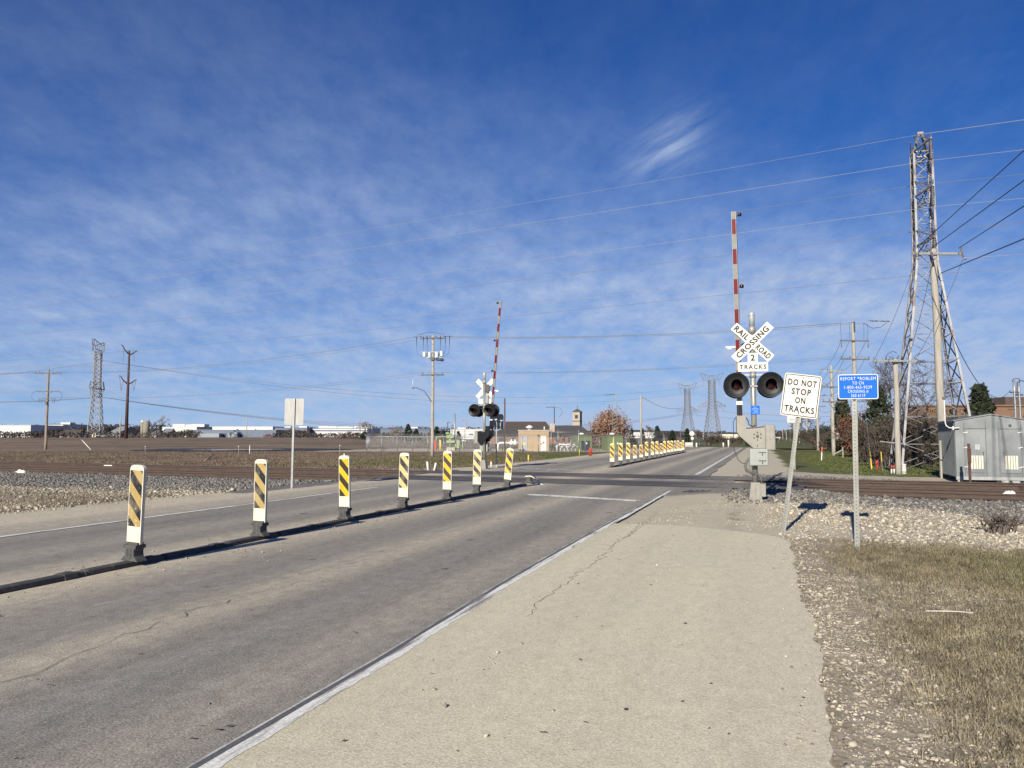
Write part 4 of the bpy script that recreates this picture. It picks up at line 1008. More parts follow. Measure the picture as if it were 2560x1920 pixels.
tp1 = b1 + Vector((-.12, 0, H1)); tp2 = b2 + Vector((0, 0, H2))
for x1, x2 in ((-1.1, -.98), (-.3, .5), (1.1, .85)):
    cable('dark line dropping from the tall pole to the short pole by the tower', tp1 + Vector((x1, -.5, -.6)), tp2 + Vector((x2, -.2, .0)), .25, .013, 'cable_dark', 12, 'cables between the tall and short pole')
for px, py, dx, dz, lab in ((2560, 376, -.9, .0, 'uppermost'), (2560, 451, -.2, .0, 'second'), (2560, 515, 1.1, .0, 'third'), (2560, 597, .2, -1.2, 'lowest')):
    a_ = tp1 + Vector((dx, -.2, dz)); p_ = P(px, py, 23); d_ = (p_ - a_); e_ = a_ + d_ * 3.3
    cable(f'{lab} of the four dark lines from the tall pole toward the top right corner', a_, e_, .0, .020, 'cable_dark', 6, 'service lines overhead')
# far right transformer pole pair
b5 = at(2541, 62); o, hx = wood_pole('equipment_pole', 'left slim steel pole with looping cables behind the silver hut', b5, P(2541, 950, 62).z, .10, .09, 'galv', None)
mb = MB(); mb.box((0, 0, hx - 1.0), (.7, .12, .12)); mb.build('crossarm', 'dark_metal', o); mb = MB(); mb.box((-.2, 0, hx - 2.4), (.6, .1, .08)); mb.build('crossarm', 'dark_metal', o); mb = MB(); mb.path([(-.15, 0, hx - .1), (0, 0, hx + .1), (.4, 0, hx + .12), (.5, 0, hx - .1)], .03, 5); mb.build('jumper_wire', 'cable_dark', o)
b6 = at(2553, 62.3); o, hx6 = wood_pole('equipment_pole', 'right slim steel pole with looping cables behind the silver hut', b6, P(2553, 953, 62).z, .10, .09, 'galv', None)
mb = MB(); mb.box((0, 0, hx6 - 1.1), (.6, .12, .12)); mb.build('crossarm', 'dark_metal', o); mb = MB(); mb.path([(-.2, 0, hx6 - 1), (-.15, 0, hx6 - .1), (.1, 0, hx6 + .1), (.45, 0, hx6)], .03, 5); mb.build('jumper_wire', 'cable_dark', o); mb = MB(); mb.box((.3, -.1, hx6 - 3.6), (.5, .4, .8)); mb.build('transformer', 'galv_dark', o)
cable('loose curving cable from the tall pole down to the steel poles at right', tp1 + Vector((.1, 0, -2.4)), b5 + Vector((-.3, 0, hx - .8)), 2.2, .02, 'cable_dark', 18)

# ------------------------------------------------------------------ lattice towers
def lattice(root, lv, leg, br, m, bars_per=.35):
    for sx, sy in ((-1, -1), (1, -1), (1, 1), (-1, 1)):
        mb = MB()
        for (z0, w0), (z1, w1) in zip(lv, lv[1:]): mb.bar((sx * w0, sy * w0, z0), (sx * w1, sy * w1, z1), leg)
        mb.build('leg', m, root)
    mb = MB()
    for (z0, w0), (z1, w1) in zip(lv, lv[1:]):
        cs = [((-1, -1), (1, -1)), ((1, -1), (1, 1)), ((1, 1), (-1, 1)), ((-1, 1), (-1, -1))]
        for (a, b) in cs:
            o = 1.01
            mb.bar((a[0] * w0 * o, a[1] * w0 * o, z0), (b[0] * w1 * o, b[1] * w1 * o, z1), br, br * bars_per); mb.bar((b[0] * w0, b[1] * w0, z0), (a[0] * w1, a[1] * w1, z1), br, br * bars_per)
            mb.bar((a[0] * w1, a[1] * w1, z1), (b[0] * w1, b[1] * w1, z1), br, br * .35)
    mb.build('bracing', m, root)
cx, cy = 23.6, 43.3; gz = h(cx, cy)
TW = thing('lattice_tower', 'tall weathered steel lattice tower beside the tall wooden pole', 'transmission tower', (cx, cy, gz), -R(17))
zt = lambda py: P(2320, py, cy).z - gz
zs = [0, zt(1110), zt(1042), zt(960), zt(905), zt(840), zt(780), zt(720), zt(665), zt(616), zt(565), zt(520), zt(500), zt(450), zt(410), zt(385)]
hw = lambda z: 1.9 - (1.9 - .50) * min(1, z / zt(650)) if z < zt(650) else .50 - .04 * (z - zt(650)) / (zt(385) - zt(650))
lattice(TW, [(z, hw(z)) for z in zs], .115, .065, 'tower_steel')
mb = MB()
for sx, sy in ((-1, -1), (1, -1), (1, 1), (-1, 1)): mb.bar((sx * .46, sy * .46, zt(385)), (sx * .06, sy * .06, zt(335)), .09)
mb.bar((-.46, -.46, zt(385)), (.46, -.46, zt(385)), .07); mb.bar((-.46, .46, zt(385)), (.46, .46, zt(385)), .07); mb.box((0, 0, zt(333)), (.3, .15, .12)); mb.build('peak', 'tower_steel', TW)
mb = MB()
for z in zs[1:5]:
    q = hw(z); mb.bar((-q, -q, z), (q, q, z), .04); mb.bar((q, -q, z), (-q, q, z), .04)
mb.bar((-1.5, -1.55, zs[1]), (-2.9, -1.55, zs[1] + .15), .05); mb.build('inner_brace', 'tower_steel', TW)
rotT = Matrix.Rotation(-R(17), 4, 'Z')
for pyn, pyf, pya in ((400, 465, 378), (516, 580, 490), (650, 688, 612)):
    za = zt(pya) - .15
    for s, pyw, Yw in ((-1, pyn, 40.9), (1, pyf, 45.7)):
        tip = Vector((0, s * 2.5, za)); mb = MB(); wq = hw(za)
        for sx in (-1, 1):
            mb.bar((sx * wq, s * wq, za), tip, .085); mb.bar((sx * wq, s * wq, za + .9), tip, .06); mb.bar((sx * wq, s * wq, za + .9), (sx * wq * .5, s * (wq + 2.5) / 2, za), .04)
        arm = mb.build('crossarm', 'tower_steel', TW)
        zw = P(2330, pyw, Yw).z - gz
        mb = MB(); n = 9; L_ = za - zw
        prof = [(.02, zw)]
        for i in range(n): zz = zw + .12 + (L_ - .2) * i / n; prof += [(.09, zz), (.10, zz + .03), (.025, zz + .06)]
        prof += [(.02, za)]
        mb.lathe(prof, 8, 0, Matrix.Translation((0, s * 2.45, 0))); mb.build('insulator', 'porcelain', arm)
        wp = Vector((cx, cy, gz)) + rotT @ Vector((0, s * 2.45, zw)); tdir = Vector((math.cos(TA), -math.sin(TA), 0))
        nm = {400: 'upper', 516: 'middle', 650: 'lower'}[pyn]
        cable(f'{nm} {"bright near" if s < 0 else "dark far"} conductor running left from the lattice tower over the field', wp, wp - tdir * 200 + Vector((0, 0, -.4)), 1.45, .011 if s < 0 else .012, 'cable_alu' if s < 0 else 'cable_grey', 40, GW)
        cable(f'{nm} {"bright near" if s < 0 else "dark far"} conductor running right from the lattice tower out of view', wp, wp + tdir * 60 + Vector((0, 0, -.2)), .25, .011 if s < 0 else .012, 'cable_alu' if s < 0 else 'cable_grey', 10, GW)
pk = Vector((cx, cy, gz + zt(336)))
cable('thin shield wire running left from the tip of the lattice tower', pk, pk - tdir * 200, 1.9, .008, 'cable_alu', 40, GW); cable('thin shield wire running right from the tip of the lattice tower', pk, pk + tdir * 60 + Vector((0, 0, .4)), .2, .015, 'cable_alu', 8, GW)

def far_tower(label, px, Y, rz, scale=1.0, foot=5.0, slim=1.0):
    base = at(px, Y); root = thing('transmission_tower', label, 'transmission tower', base, rz, 'distant lattice transmission towers')
    lv = [(0, 5.0), (6, 4.3), (12, 3.5), (17, 2.8), (21.5, 2.2), (25.6, 2.0), (29.5, 1.95), (33, 1.9), (36.5, 1.85), (39.3, 1.8)]
    lv = [(z, w * slim if z > 21 else 2.2 * slim + (w - 2.2) * (foot - 2.2 * slim) / 2.8) for z, w in lv]; lv2 = []
    for (z0, w0), (z1, w1) in zip(lv, lv[1:]): lv2 += [(z0, w0), ((z0 + z1) / 2, (w0 + w1) / 2)]
    lattice(root, lv2 + [lv[-1]], .34, .17, 'far_steel', 1)
    mb = MB(); wq = 2.0
    for s in (-1, 1):
        for y in (-1, 1):
            mb.bar((s * wq, y * wq, 22), (s * 9.0, y * .4, 22), .26); mb.bar((s * wq, y * wq, 25.6), (s * 9.0, y * .4, 22), .24)
            for k in (.3, .6): mb.bar((s * (wq + 7 * k), y * (wq - 1.6 * k), 22), (s * (wq + 7 * (k - .18)), y * (wq - 1.6 * k), 22 + 3.6 * (1 - k + .18)), .16)
        mb.bar((s * 9, -.4, 22), (s * 9, .4, 22), .24)
    mb.build('lower_crossarm', 'far_steel', root)
    mb = MB()
    for s in (-1, 1):
        for y in (-1, 1):
            mb.bar((s * 1.8, y * 1.8, 39.3), (s * 5.5, y * .6, 39.6), .24); mb.bar((s * 1.8, y * 1.8, 42), (s * 7.6, y * .3, 43.6 + .5), .24); mb.bar((s * 5.5, y * .6, 39.6), (s * 7.6, y * .3, 44.1), .2)
            mb.bar((s * 1.8, y * 1.8, 39.3), (s * 1.8, y * 1.8, 42), .26); mb.bar((s * 3.4, y, 39.4), (s * 4.6, y * .6, 43), .16)
            mb.bar((-1.8, y * 1.8, 42), (1.8, y * 1.8, 42), .2)
    mb.build('upper_crossarm', 'far_steel', root)
    mb = MB()
    for s in (-1, 1):
        mb.bar((s * 5.3, 0, 39.5), (s * 5.3, 0, 35.3), .2); mb.bar((s * 4.6, 0, 35.2), (s * 6.0, 0, 35.2), .16)
        for c in (3.6, 7.4): mb.bar((s * (c + 1.4), 0, 22), (s * c, 0, 18.6), .18); mb.bar((s * (c - 1.4), 0, 22), (s * c, 0, 18.6), .18)
    mb.build('insulator', 'far_steel', root)
    root.scale = (scale, scale, scale); return root, base
T1, tb1 = far_tower('left one of two distant lattice towers above the far delineators', 1720, 610, .1, 1.0)
T2, tb2 = far_tower('right, taller of two distant lattice towers beside the near crossing signal', 1782, 525, .05, 1.04)
RT3 = -R(79.5)
T3, tb3 = far_tower('lattice tower seen nearly edge on above the farm at far left', 238, 345, RT3, .99, 2.7, .62)
T4, tb4 = far_tower('tiny lattice tower above the spruce at far right', 2479, 900, .6, 1.0)
def ends(o, b, rz, s, x, z): return b + Vector((x * math.cos(rz), x * math.sin(rz), z)) * s
for x3, x1, z3, z1, sag, lab in ((7.4, -7.4, 18.6, 18.6, 13.5, 'lower front'), (3.6, -3.6, 18.6, 18.6, 14.5, 'lower rear'), (5.3, -5.3, 35.2, 35.2, 13, 'upper')):
    cable(f'{lab} distant sagging line between the edge on tower and the left far tower', ends(T3, tb3, RT3, .99, x3, z3), ends(T1, tb1, .1, 1, x1, z1), sag, .06, 'cable_grey', 40, 'distant transmission lines')
    cable(f'{lab} distant sagging line between the edge on tower and the right far tower', ends(T3, tb3, RT3, .99, x3 - 1.5, z3), ends(T2, tb2, .05, 1.04, x1, z1), sag - 1, .055, 'cable_grey', 40, 'distant transmission lines')
    cable(f'{lab} distant line leaving the left far tower to the right', ends(T1, tb1, .1, 1, -x1, z1), P(2700, 960 + sag * 2, 600), 12, .05, 'cable_grey', 24, 'distant transmission lines')
    cable(f'{lab} distant line leaving the right far tower to the right', ends(T2, tb2, .05, 1.04, -x1, z1), P(2750, 930 + sag * 2, 520), 11, .05, 'cable_grey', 24, 'distant transmission lines')
    cable(f'{lab} distant line running left from the edge on tower', ends(T3, tb3, RT3, .99, -x3, z3), P(-500, 1010 - z3 * 1.5, 300), 3, .06, 'cable_grey', 16, 'distant transmission lines')
# brown steel pole with raised arms
b7 = at(315, 200); BP = thing('steel_pole', 'dark brown steel pole with four upswept arms on the field edge', 'transmission pole', b7, R(10)); hb = P(322, 876, 200).z - b7.z
mb = MB(); mb.path([(0, 0, -.2), (.05, 0, hb * .5), (.1, 0, hb)], [.48, .34, .22], 12); mb.build('shaft', 'rust_pole', BP)
for x, z, dz, l in ((-1, -1.0, 2.4, 2.0), (1, -1.2, 1.0, 2.0), (-1, -8.9, 2.2, 2.2), (1, -8.9, 1.2, 2.1)):
    mb = MB(); mb.path([(.05, 0, hb + z), (x * l * .55, 0, hb + z + dz * .5), (x * l * .8, 0, hb + z + dz * .95), (x * l, 0, hb + z + dz)], [.2, .16, .13, .1], 8)
    a_ = mb.build('arm', 'rust_pole', BP); mb = MB()
    if z < -5:
        for k in (.5, .95): mb.bar((x * l * k, 0, hb + z + dz * k), (x * l * .72, 0, hb + z - 1.6), .09)
    else: mb.bar((x * l * .6, 0, hb + z + .5 * dz), (x * l * .7, 0, hb + z - 2), .09)
    mb.build('insulator', 'porcelain', a_)
for py0, z in ((911, -3.4), (917, -3.8), (960, -10.5), (966, -10.9)):
    cable('bright line running left from the dark brown steel pole', b7 + Vector((-1.2, 0, hb + z)), P(-560, py0 - 3, 175), .8, .030, 'cable_alu', 14, 'lines left of the brown pole')
# distribution lines between the roadside poles
top = lambda b_, hx, x, dz: b_ + Vector((x, -.2, hx - dz))
bU1, bU2, bU3 = U1.location.copy(), U2.location.copy(), P3.location.copy()
for x, d1, d3 in ((-1.1, .1, .1), (0, .0, .05), (1.1, .12, .1)):
    cable('line strung over the road from the switchgear pole to the pole behind the blue sign', top(bU1, hh, x + (1.6 if x > 0 else 1.0), d1 + .1), top(bU3, hh3, x, d3), .5, .017, 'cable_grey', 24, 'lines over the road')
    cable('line running from the switchgear pole to the leftmost wooden pole', top(bU1, hh, x - 1.2, d1 + .1), top(bU2, hh2, x * 1.6, .3), 1.2, .014, 'cable_grey', 30, 'lines over the field')
    cable('line running left from the leftmost wooden pole out of view', top(bU2, hh2, x * 1.6, .3), P(-400, 935, 122) + Vector((x, 0, 0)), .3, .02, 'cable_grey', 8, 'lines over the field')
for x in (-1, 1):
    cable('lower line strung over the road from the switchgear pole', top(bU1, hh, x, 3.8), top(bU3, hh3, x, 3.0), .5, .015, 'cable_grey', 24, 'lines over the road')
    cable('lower line from the switchgear pole over the field to the left', top(bU1, hh, x, 3.8), top(bU2, hh2, x * 1.2, 4.2), 1.0, .013, 'cable_grey', 30, 'lines over the field')

# ------------------------------------------------------------------ posts and small things near the tracks
def post(name, label, cat, loc, parts, rz=0.0, ry=0.0, group=None):
    root = thing(name, label, cat, loc, rz, group, ry)
    for pn, m, fn in parts:
        mb = MB(); fn(mb); mb.build(pn, m, root)
    return root
tube = lambda r, z0, z1, x=0, y=0, n=10: (lambda mb: mb.path([(x, y, z0), (x, y, z1)], r, n))
boxf = lambda c, d: (lambda mb: mb.box(c, d))
q = tr(*((lambda f: (float(f[2]), 31.4))(frames(np.array(15.7), np.array(26.4)))))
loc = at(2421, 27.2); loc.z = -.20
def bp(mb):
    mb.box((0, 0, .75), (.075, .05, 1.52)); mb.box((-.01, -.03, 1.08), (.12, .035, .50)); mb.box((0, -.05, 1.30), (.03, .02, .05))
post('marker_post', 'rusty brown steel post standing in front of the hut doors', 'post', loc, [('shaft', 'post_rust', bp)])
loc = at(2191, 37); post('pipeline_marker', 'red capped pipeline vent post on the grass edge', 'marker post', loc, [('shaft', 'red_paint', lambda mb: (mb.path([(0, 0, 0), (0, 0, .42)], .035, 10), mb.path([(0, 0, .30), (-.05, 0, .38), (-.06, 0, .46)], .035, 10))), ('cap', 'red_paint', lambda mb: mb.lathe([(.05, .36), (.06, .47), (.04, .53), (0, .55)], 12))])
loc = at(2203, 38); post('timber_post', 'dark timber post with a yellow stake tied to its top', 'post', loc, [('shaft', 'tie', lambda mb: mb.bar((0, 0, 0), (-.04, 0, .66), .07)), ('stake', 'yellow_paint', lambda mb: mb.bar((-.04, -.06, .5), (-.07, -.06, .98), .035, .025))])
for px, hgt, lab in ((2226, .36, 'left'), (2232.5, .37, 'right')):
    loc = at(px, 34.6); post('pipeline_marker', f'{lab} short white marker with a red top at the foot of the short pole', 'marker post', loc, [('shaft', 'white_paint', tube(.035, 0, hgt * .62)), ('cap', 'red_paint', tube(.036, hgt * .62, hgt + .03))])
loc = at(2225, 39); post('pipeline_marker', 'thin leaning marker with a red paddle beside the tower foot', 'marker post', loc, [('shaft', 'galv', lambda mb: mb.bar((-.05, 0, 0), (.0, 0, .65), .04)), ('paddle', 'red_paint', boxf((.01, -.02, .72), (.09, .02, .26)))])
loc = at(2257, 34.6); post('vent_pipe', 'stubby white pipe stand at the foot of the short pole', 'pipe', loc, [('shaft', 'white_paint', lambda mb: mb.lathe([(.10, 0), (.10, .10), (.095, .12), (.095, .42), (.105, .43), (.105, .46), (0, .47)], 16)), ('band', 'dark_metal', lambda mb: mb.lathe([(.1005, .085), (.1005, .125)], 16))])
loc = at(2052, 62); post('pipeline_marker', 'white pipeline marker with a faded orange top on the verge', 'marker post', loc, [('shaft', 'white_paint', lambda mb: mb.bar((0, 0, 0), (.04, 0, .66), .085, .05)), ('cap', 'orange_paint', lambda mb: mb.bar((.04, 0, .66), (.06, 0, 1.08), .085, .05)), ('flag', 'orange_paint', boxf((.28, 0, 1.0), (.42, .02, .03)))])
e_ = at(2177, 42); a_ = at(2158, 56, 6.5); q = a_.lerp(e_, .82)
mb = MB(); mb.path([(0, 0, 0), e_ - a_], .011, 4); tag(mb.build('guy_wire', 'cable_grey', None, a_), 'guy wire slanting down behind the blue sign to the verge', 'guy wire')
mb = MB(); mb.path([q - e_, (0, 0, 0)], .035, 6); tag(mb.build('guy_guard', 'yellow_paint', None, e_), 'yellow guy guard slanting into the green verge', 'guy guard', 'guy guards')
loc = at(2098, 70); post('timber_brace', 'pale slanted timber brace beside the pole with the white box', 'brace', loc, [('shaft', 'wood', lambda mb: (mb.bar((-.55, 0, .35), (.25, 0, .75), .08), mb.box((.28, 0, .5), (.08, .08, 1.0))))])
loc = at(2349.5, 31.8); post('timber_post', 'grey timber post at the back left corner of the hut', 'post', loc, [('shaft', 'wood', lambda mb: mb.box((0, 0, .75), (.07, .07, 1.6)))])
for px, Yy, lab in ((2508, 27.3, 'left'), (2535, 27.0, 'right')):
    loc = at(px, Yy); loc.z = -.17
    root = thing('track_box', f'{lab} of two small dull junction boxes lying beside the far rail', 'junction box', loc, -TA, 'track junction boxes')
    mb = MB(); mb.box((0, 0, .09), (.24, .22, .17)); mb.build('case', 'galv_dark', root, bevel=.02); mb = MB(); mb.path([(-.12, 0, .12), (-.22, -.03, .14), (-.28, -.04, .0)], .012, 6); mb.path([(.12, 0, .12), (.22, -.03, .15), (.3, -.04, .0)], .012, 6); mb.build('cable', 'hose', root)
# litter beside and on the rails
def blob(name, label, loc, dims, m, seed, rz=0.0, cat='litter'):
    rg = np.random.default_rng(seed); mb = MB(); n = 10; prof = [(0, 0), (.5, .02), (.55, .35), (.42, .8), (.2, 1.0), (0, .96)]
    mb.lathe([(max(r, .001), z) for r, z in prof], n)
    mb.v = [(x * dims[0] * (1 + rg.uniform(-.3, .3)), y * dims[1] * (1 + rg.uniform(-.3, .3)), max(0, z * dims[2] * (1 + rg.uniform(-.25, .25)))) for x, y, z in mb.v]
    return tag(mb.build(name, m, None, loc, rot=(0, 0, rz)), label, cat)
l_ = G(52, 1181, -.1); blob('plastic_bag', 'crumpled pale bag lying against the near rail at far left', tr(*[float(k) for k in frames(np.array(l_.x), np.array(l_.y))[2:4]], -.18) if False else Vector((l_.x, l_.y, -.19)), (.50, .26, .19), 'litter', 1)
l_ = G(272, 1167, -.02); mb = MB(); mb.box((0, 0, .03), (.62, .12, .05)); tag(mb.build('board', 'litter', None, (l_.x, l_.y, .02), rot=(0, 0, -TA), bevel=.01), 'short pale board lying across the rails left of the first delineator', 'board')
l_ = G(2522, 1234, -.05); blob('plastic_bag', 'crumpled white bag lying between the rails below the hut', Vector((l_.x, l_.y, -.16)), (.40, .25, .17), 'litter', 5)
# white stub pipes and posts by the far side of the road
for (x0, y0, x1, y1, lab) in ((1071, 1171, 1068, 1154, 'upright'), (1084, 1171, 1090, 1157, 'tilted')):
    a_ = P(x0, y0 + 2, 36.5); a_.z = h(a_.x, a_.y); e_ = P(x1, y1, 36.5); mb = MB(); mb.path([(0, 0, -.1), e_ - a_], .05, 10); tag(mb.build('pipe_stub', 'white_paint', None, a_), f'{lab} short white plastic pipe stub in the grass beside the far track', 'pipe', 'white pipe stubs')
loc = at(1228, 39.5); post('pipeline_marker', 'little white post with a red cap beside the far signal base', 'marker post', loc, [('shaft', 'white_paint', tube(.04, 0, .32)), ('cap', 'red_paint', tube(.042, .32, .46))])
loc = at(1262, 46); post('timber_post', 'tall brown steel post left of the tan brick hut', 'post', loc, [('shaft', 'post_rust', boxf((0, 0, 1.95), (.085, .085, 3.9)))])
loc = at(1321, 55); post('marker_post', 'short yellow marker post on the green verge below the tan hut', 'post', loc, [('shaft', 'yellow_paint', tube(.05, 0, .62))])
loc = at(1475.5, 62); post('fire_hydrant', 'red standpipe on the verge in front of the green enclosures', 'hydrant', loc, [('shaft', 'red_paint', lambda mb: (mb.lathe([(.10, 0), (.085, .3), (.11, .34), (.10, .62), (.06, .72), (.0, .75)], 12), mb.box((0, 0, .45), (.4, .1, .12))))])
for px, Y_, hgt, lab in ((1448, 80, .75, 'left slim pale stake on the verge before the first green enclosure'), (1534, 62, 1.55, 'slim stake with a striped tip behind the first far delineator')):
    loc = at(px, Y_); post('stake', lab, 'stake', loc, [('shaft', 'yellow_paint', tube(.035, 0, hgt))])
for px, Y_, hgt, m_, lab in ((364, 88, .75, 'wood', 'short bleached stake in the field left of the puddle'), (625, 84, .9, 'white_paint', 'white stake in front of the puddle, right of another stake'), (597, 84, .85, 'wood', 'grey stake in front of the puddle, left of the white one'), (850, 78, 1.0, 'wood', 'thin stake in the field above the third delineator')):
    loc = at(px, Y_); post('stake', lab, 'stake', loc, [('shaft', m_, tube(.045 if m_ == 'white_paint' else .025, 0, hgt)), ('cap', 'white_paint', tube(.05, hgt, hgt + .12))])
e0 = at(512, 62); e1 = P(535, 1136, 72); mb = MB(); mb.path([(0, 0, 0), (e1 - e0) * .66], .05, 6, 0); mb.path([(e1 - e0) * .66, e1 - e0], .06, 6, 1); tag(mb.build('guy_guard', ['wood', 'red_paint'], None, e0), 'slanted guy guard with a red upper half above the second delineator', 'guy guard', 'guy guards')
# ------------------------------------------------------------------ buildings
def wbox(px0, px1, py0, Y, zb=None):          # metres from bearings: left x, right x, top height above ground
    a = P(px0, py0, Y); b = P(px1, py0, Y); return a.x, b.x, a.z
def bld(name, label, cat, px0, px1, pyt, Y, depth, wall, rz=0.0, group=None):
    x0, x1, zt_ = wbox(px0, px1, pyt, Y); cx_ = (x0 + x1) / 2; zb = min(h(x0, Y), h(x1, Y)) - .3
    root = thing(name, label, cat, (cx_, Y, zb), rz, group); w_ = x1 - x0; hh_ = zt_ - zb
    mb = MB(); mb.box((0, depth / 2, hh_ / 2), (w_, depth, hh_)); mb.build('wall', wall, root)
    return root, w_, hh_
def part(root, name, m, *boxes, bevel=0):
    mb = MB()
    for c, d in boxes: mb.box(c, d)
    return mb.build(name, m, root, bevel=bevel)
def flat_roof(root, w_, hh_, depth, m, units=()):
    r = part(root, 'roof', m, ((0, depth / 2, hh_ + .12), (w_ + .5, depth + .5, .24)))
    for i, (u, s) in enumerate(units): part(r, 'rooftop_unit', 'white_wall', ((u * w_, depth * .3, hh_ + .24 + s * .22), (s * 2.0, s * 2.0, s * .44)))
    return r
# tan brick hut in the compound
rt, w_, hh_ = bld('brick_hut', 'tan brick pump hut with a grey and a white door inside the wire fence', 'hut', 1296, 1372, 1077, 111, 4.2, 'tan_brick')
part(rt, 'roof', 'stone', ((0, 2.1, hh_ + .05), (w_ + .12, 4.3, .16)))
mb = MB(); mb.lathe([(.28, hh_ + .13), (.28, hh_ + .4), (.55, hh_ + .42), (.5, hh_ + .62), (.1, hh_ + .85), (0, hh_ + .85)], 14, 0, Matrix.Translation((-.55, 1.5, 0))); mb.path([(1.6, 1.2, hh_ + .1), (1.6, 1.2, hh_ + .62)], .09, 8); mb.build('roof_vent', 'white_paint', rt)
o = part(rt, 'door', 'grey_door', ((-1.38, -.03, 1.35), (.92, .06, 2.05))); part(o, 'warning_sign', 'yellow_paint', ((-1.38, -.075, 1.25), (.52, .02, .42)))
o = part(rt, 'door', 'white_paint', ((1.42, -.03, 1.35), (.80, .06, 2.15))); part(o, 'notice', 'red_paint', ((1.42, -.07, 1.45), (.26, .02, .26))); part(o, 'handle', 'dark_metal', ((1.08, -.08, 1.25), (.12, .05, .22)))
part(rt, 'wall_lamp', 'dark_metal', ((.66, -.12, hh_ - .65), (.2, .24, .28))); part(rt, 'chimney', 'stone', ((w_ / 2 - .1 + .75, 3.5, hh_ + .5), (.75, .8, 1.2)))
# two green enclosures
for px0, px1, lab, gx in ((1437, 1484, 'left green metal enclosure with a white roof vent and dark doorway', 1), (1514, 1562, 'right green metal enclosure with a white roof vent', 0)):
    x0, x1, zt_ = wbox(px0, px1, 1088, 112); root = thing('green_enclosure', lab, 'enclosure', ((x0 + x1) / 2, 112, h(x0, 112) - .1), R(14), 'green gas enclosures'); w_ = (x1 - x0) * .86; hh_ = zt_ - h(x0, 112)
    mb = MB(); mb.box((0, w_ / 2, hh_ / 2), (w_, w_, hh_)); mb.build('wall', 'tank_green', root)
    mb = MB(); q = w_ / 2 + .06; mb.add([(-q, -.06, hh_), (q, -.06, hh_), (q, w_ + .06, hh_), (-q, w_ + .06, hh_), (0, w_ / 2, hh_ + .30)], [(0, 1, 4), (1, 2, 4), (2, 3, 4), (3, 0, 4), (3, 2, 1, 0)]); mb.build('roof', 'tank_green', root)
    mb = MB(); mb.lathe([(.42, hh_ + .18), (.38, hh_ + .36), (.16, hh_ + .46), (0, hh_ + .47)], 16, 0, Matrix.Translation((0, w_ / 2, 0))); mb.build('roof_vent', 'white_paint', root)
    if gx: part(root, 'doorway', 'dark_glass', ((.2, -.02, .75), (1.3, .04, 1.5)))
    part(root, 'notice', 'white_paint', ((.35, -.05, 1.15), (.22, .02, .28)))
# compound fence: front run, side run; chain link mesh with posts, rail and barbed arms
def link_mat():
    m, t, b = nt('chain link mesh'); b.inputs['Base Color'].default_value = (.30, .31, .32, 1); b.inputs['Metallic'].default_value = .3; b.inputs['Roughness'].default_value = .5
    v = coords(t, (1, 1, 1), rnd=False); sp = t.nodes.new('ShaderNodeSeparateXYZ'); t.links.new(v, sp.inputs[0])
    fs = []
    for sg in (1, -1):
        u = math_(t, 'ADD', sp.outputs[0], math_(t, 'MULTIPLY', sp.outputs[2], sg)); f = math_(t, 'FRACT', math_(t, 'MULTIPLY', u, 14.0)); fs.append(math_(t, 'LESS_THAN', f, .055))
    b_ = math_(t, 'MAXIMUM', fs[0], fs[1]); t.links.new(b_, b.inputs['Alpha']); return m
M['chain_link'] = link_mat()
def fence(label, a, b, n, hgt=2.0, arms=True):
    a = Vector(a); b = Vector(b); d = b - a; L = d.xy.length; rz = math.atan2(d.y, d.x)
    root = thing('chain_link_fence', label, 'fence', (a.x, a.y, h(a.x, a.y)), rz); zz = lambda x: h(*(a + d * (x / L)).xy) - h(a.x, a.y)
    pb = MB(); pb.path([(0, 0, 0), (0, 0, hgt + .05)], .045, 6)
    if arms: pb.bar((0, 0, hgt), (-.28, -.05, hgt + .33), .035)
    po = pb.build('post', 'galv', root)
    for i in range(1, n + 1):
        c = po.copy(); COL.objects.link(c); c.parent = root; c.location = (L * i / n, 0, zz(L * i / n))
    rb = MB(); rb.path([(L * i / n, 0, zz(L * i / n) + hgt) for i in range(n + 1)], .032, 6); rb.build('top_rail', 'galv', root)
    m_ = MB()
    for i in range(n):
        x0, x1 = L * i / n, L * (i + 1) / n; m_.add([(x0, .03, zz(x0) + .05), (x1, .03, zz(x1) + .05), (x1, .03, zz(x1) + hgt), (x0, .03, zz(x0) + hgt)], [(0, 1, 2, 3)])
    m_.build('mesh', 'chain_link', root)
    if arms:
        w_ = MB()
        for k in (.35, .65, 1.0): w_.path([(L * i / n - .28 * k, -.05 * k, zz(L * i / n) + hgt + .33 * k) for i in range(n + 1)], .012, 4)
        w_.build('barbed_wire', 'galv_dark', root)
fence('chain link fence along the front of the gas compound with barbed top', at(916, 103), at(1386, 101), 12)
fence('chain link fence running past the green enclosures to the compound corner', at(1390, 101), at(1660, 112), 8)
fence('rear chain link fence across the back of the gas compound', at(925, 138), at(1300, 138), 13, 1.9, False)
fence('side chain link fence at the left end of the compound', at(916, 103.3), at(923, 137.5), 6)
# open pipe gate frame
root = thing('gate_frame', 'tall steel gate posts and frame right of the tan brick hut', 'gate', at(1378, 100.5), R(3)); mb = MB()
for x in (0, .9, 3.6): mb.path([(x, 0, 0), (x, 0, 2.9)], .06, 8)
mb.path([(0, 0, 2.6), (3.6, 0, 2.6)], .04, 6); mb.build('post', 'galv', root); mb = MB(); mb.box((2.2, .02, 1.2), (2.4, .02, 2.1)); mb.build('mesh', 'chain_link', root)
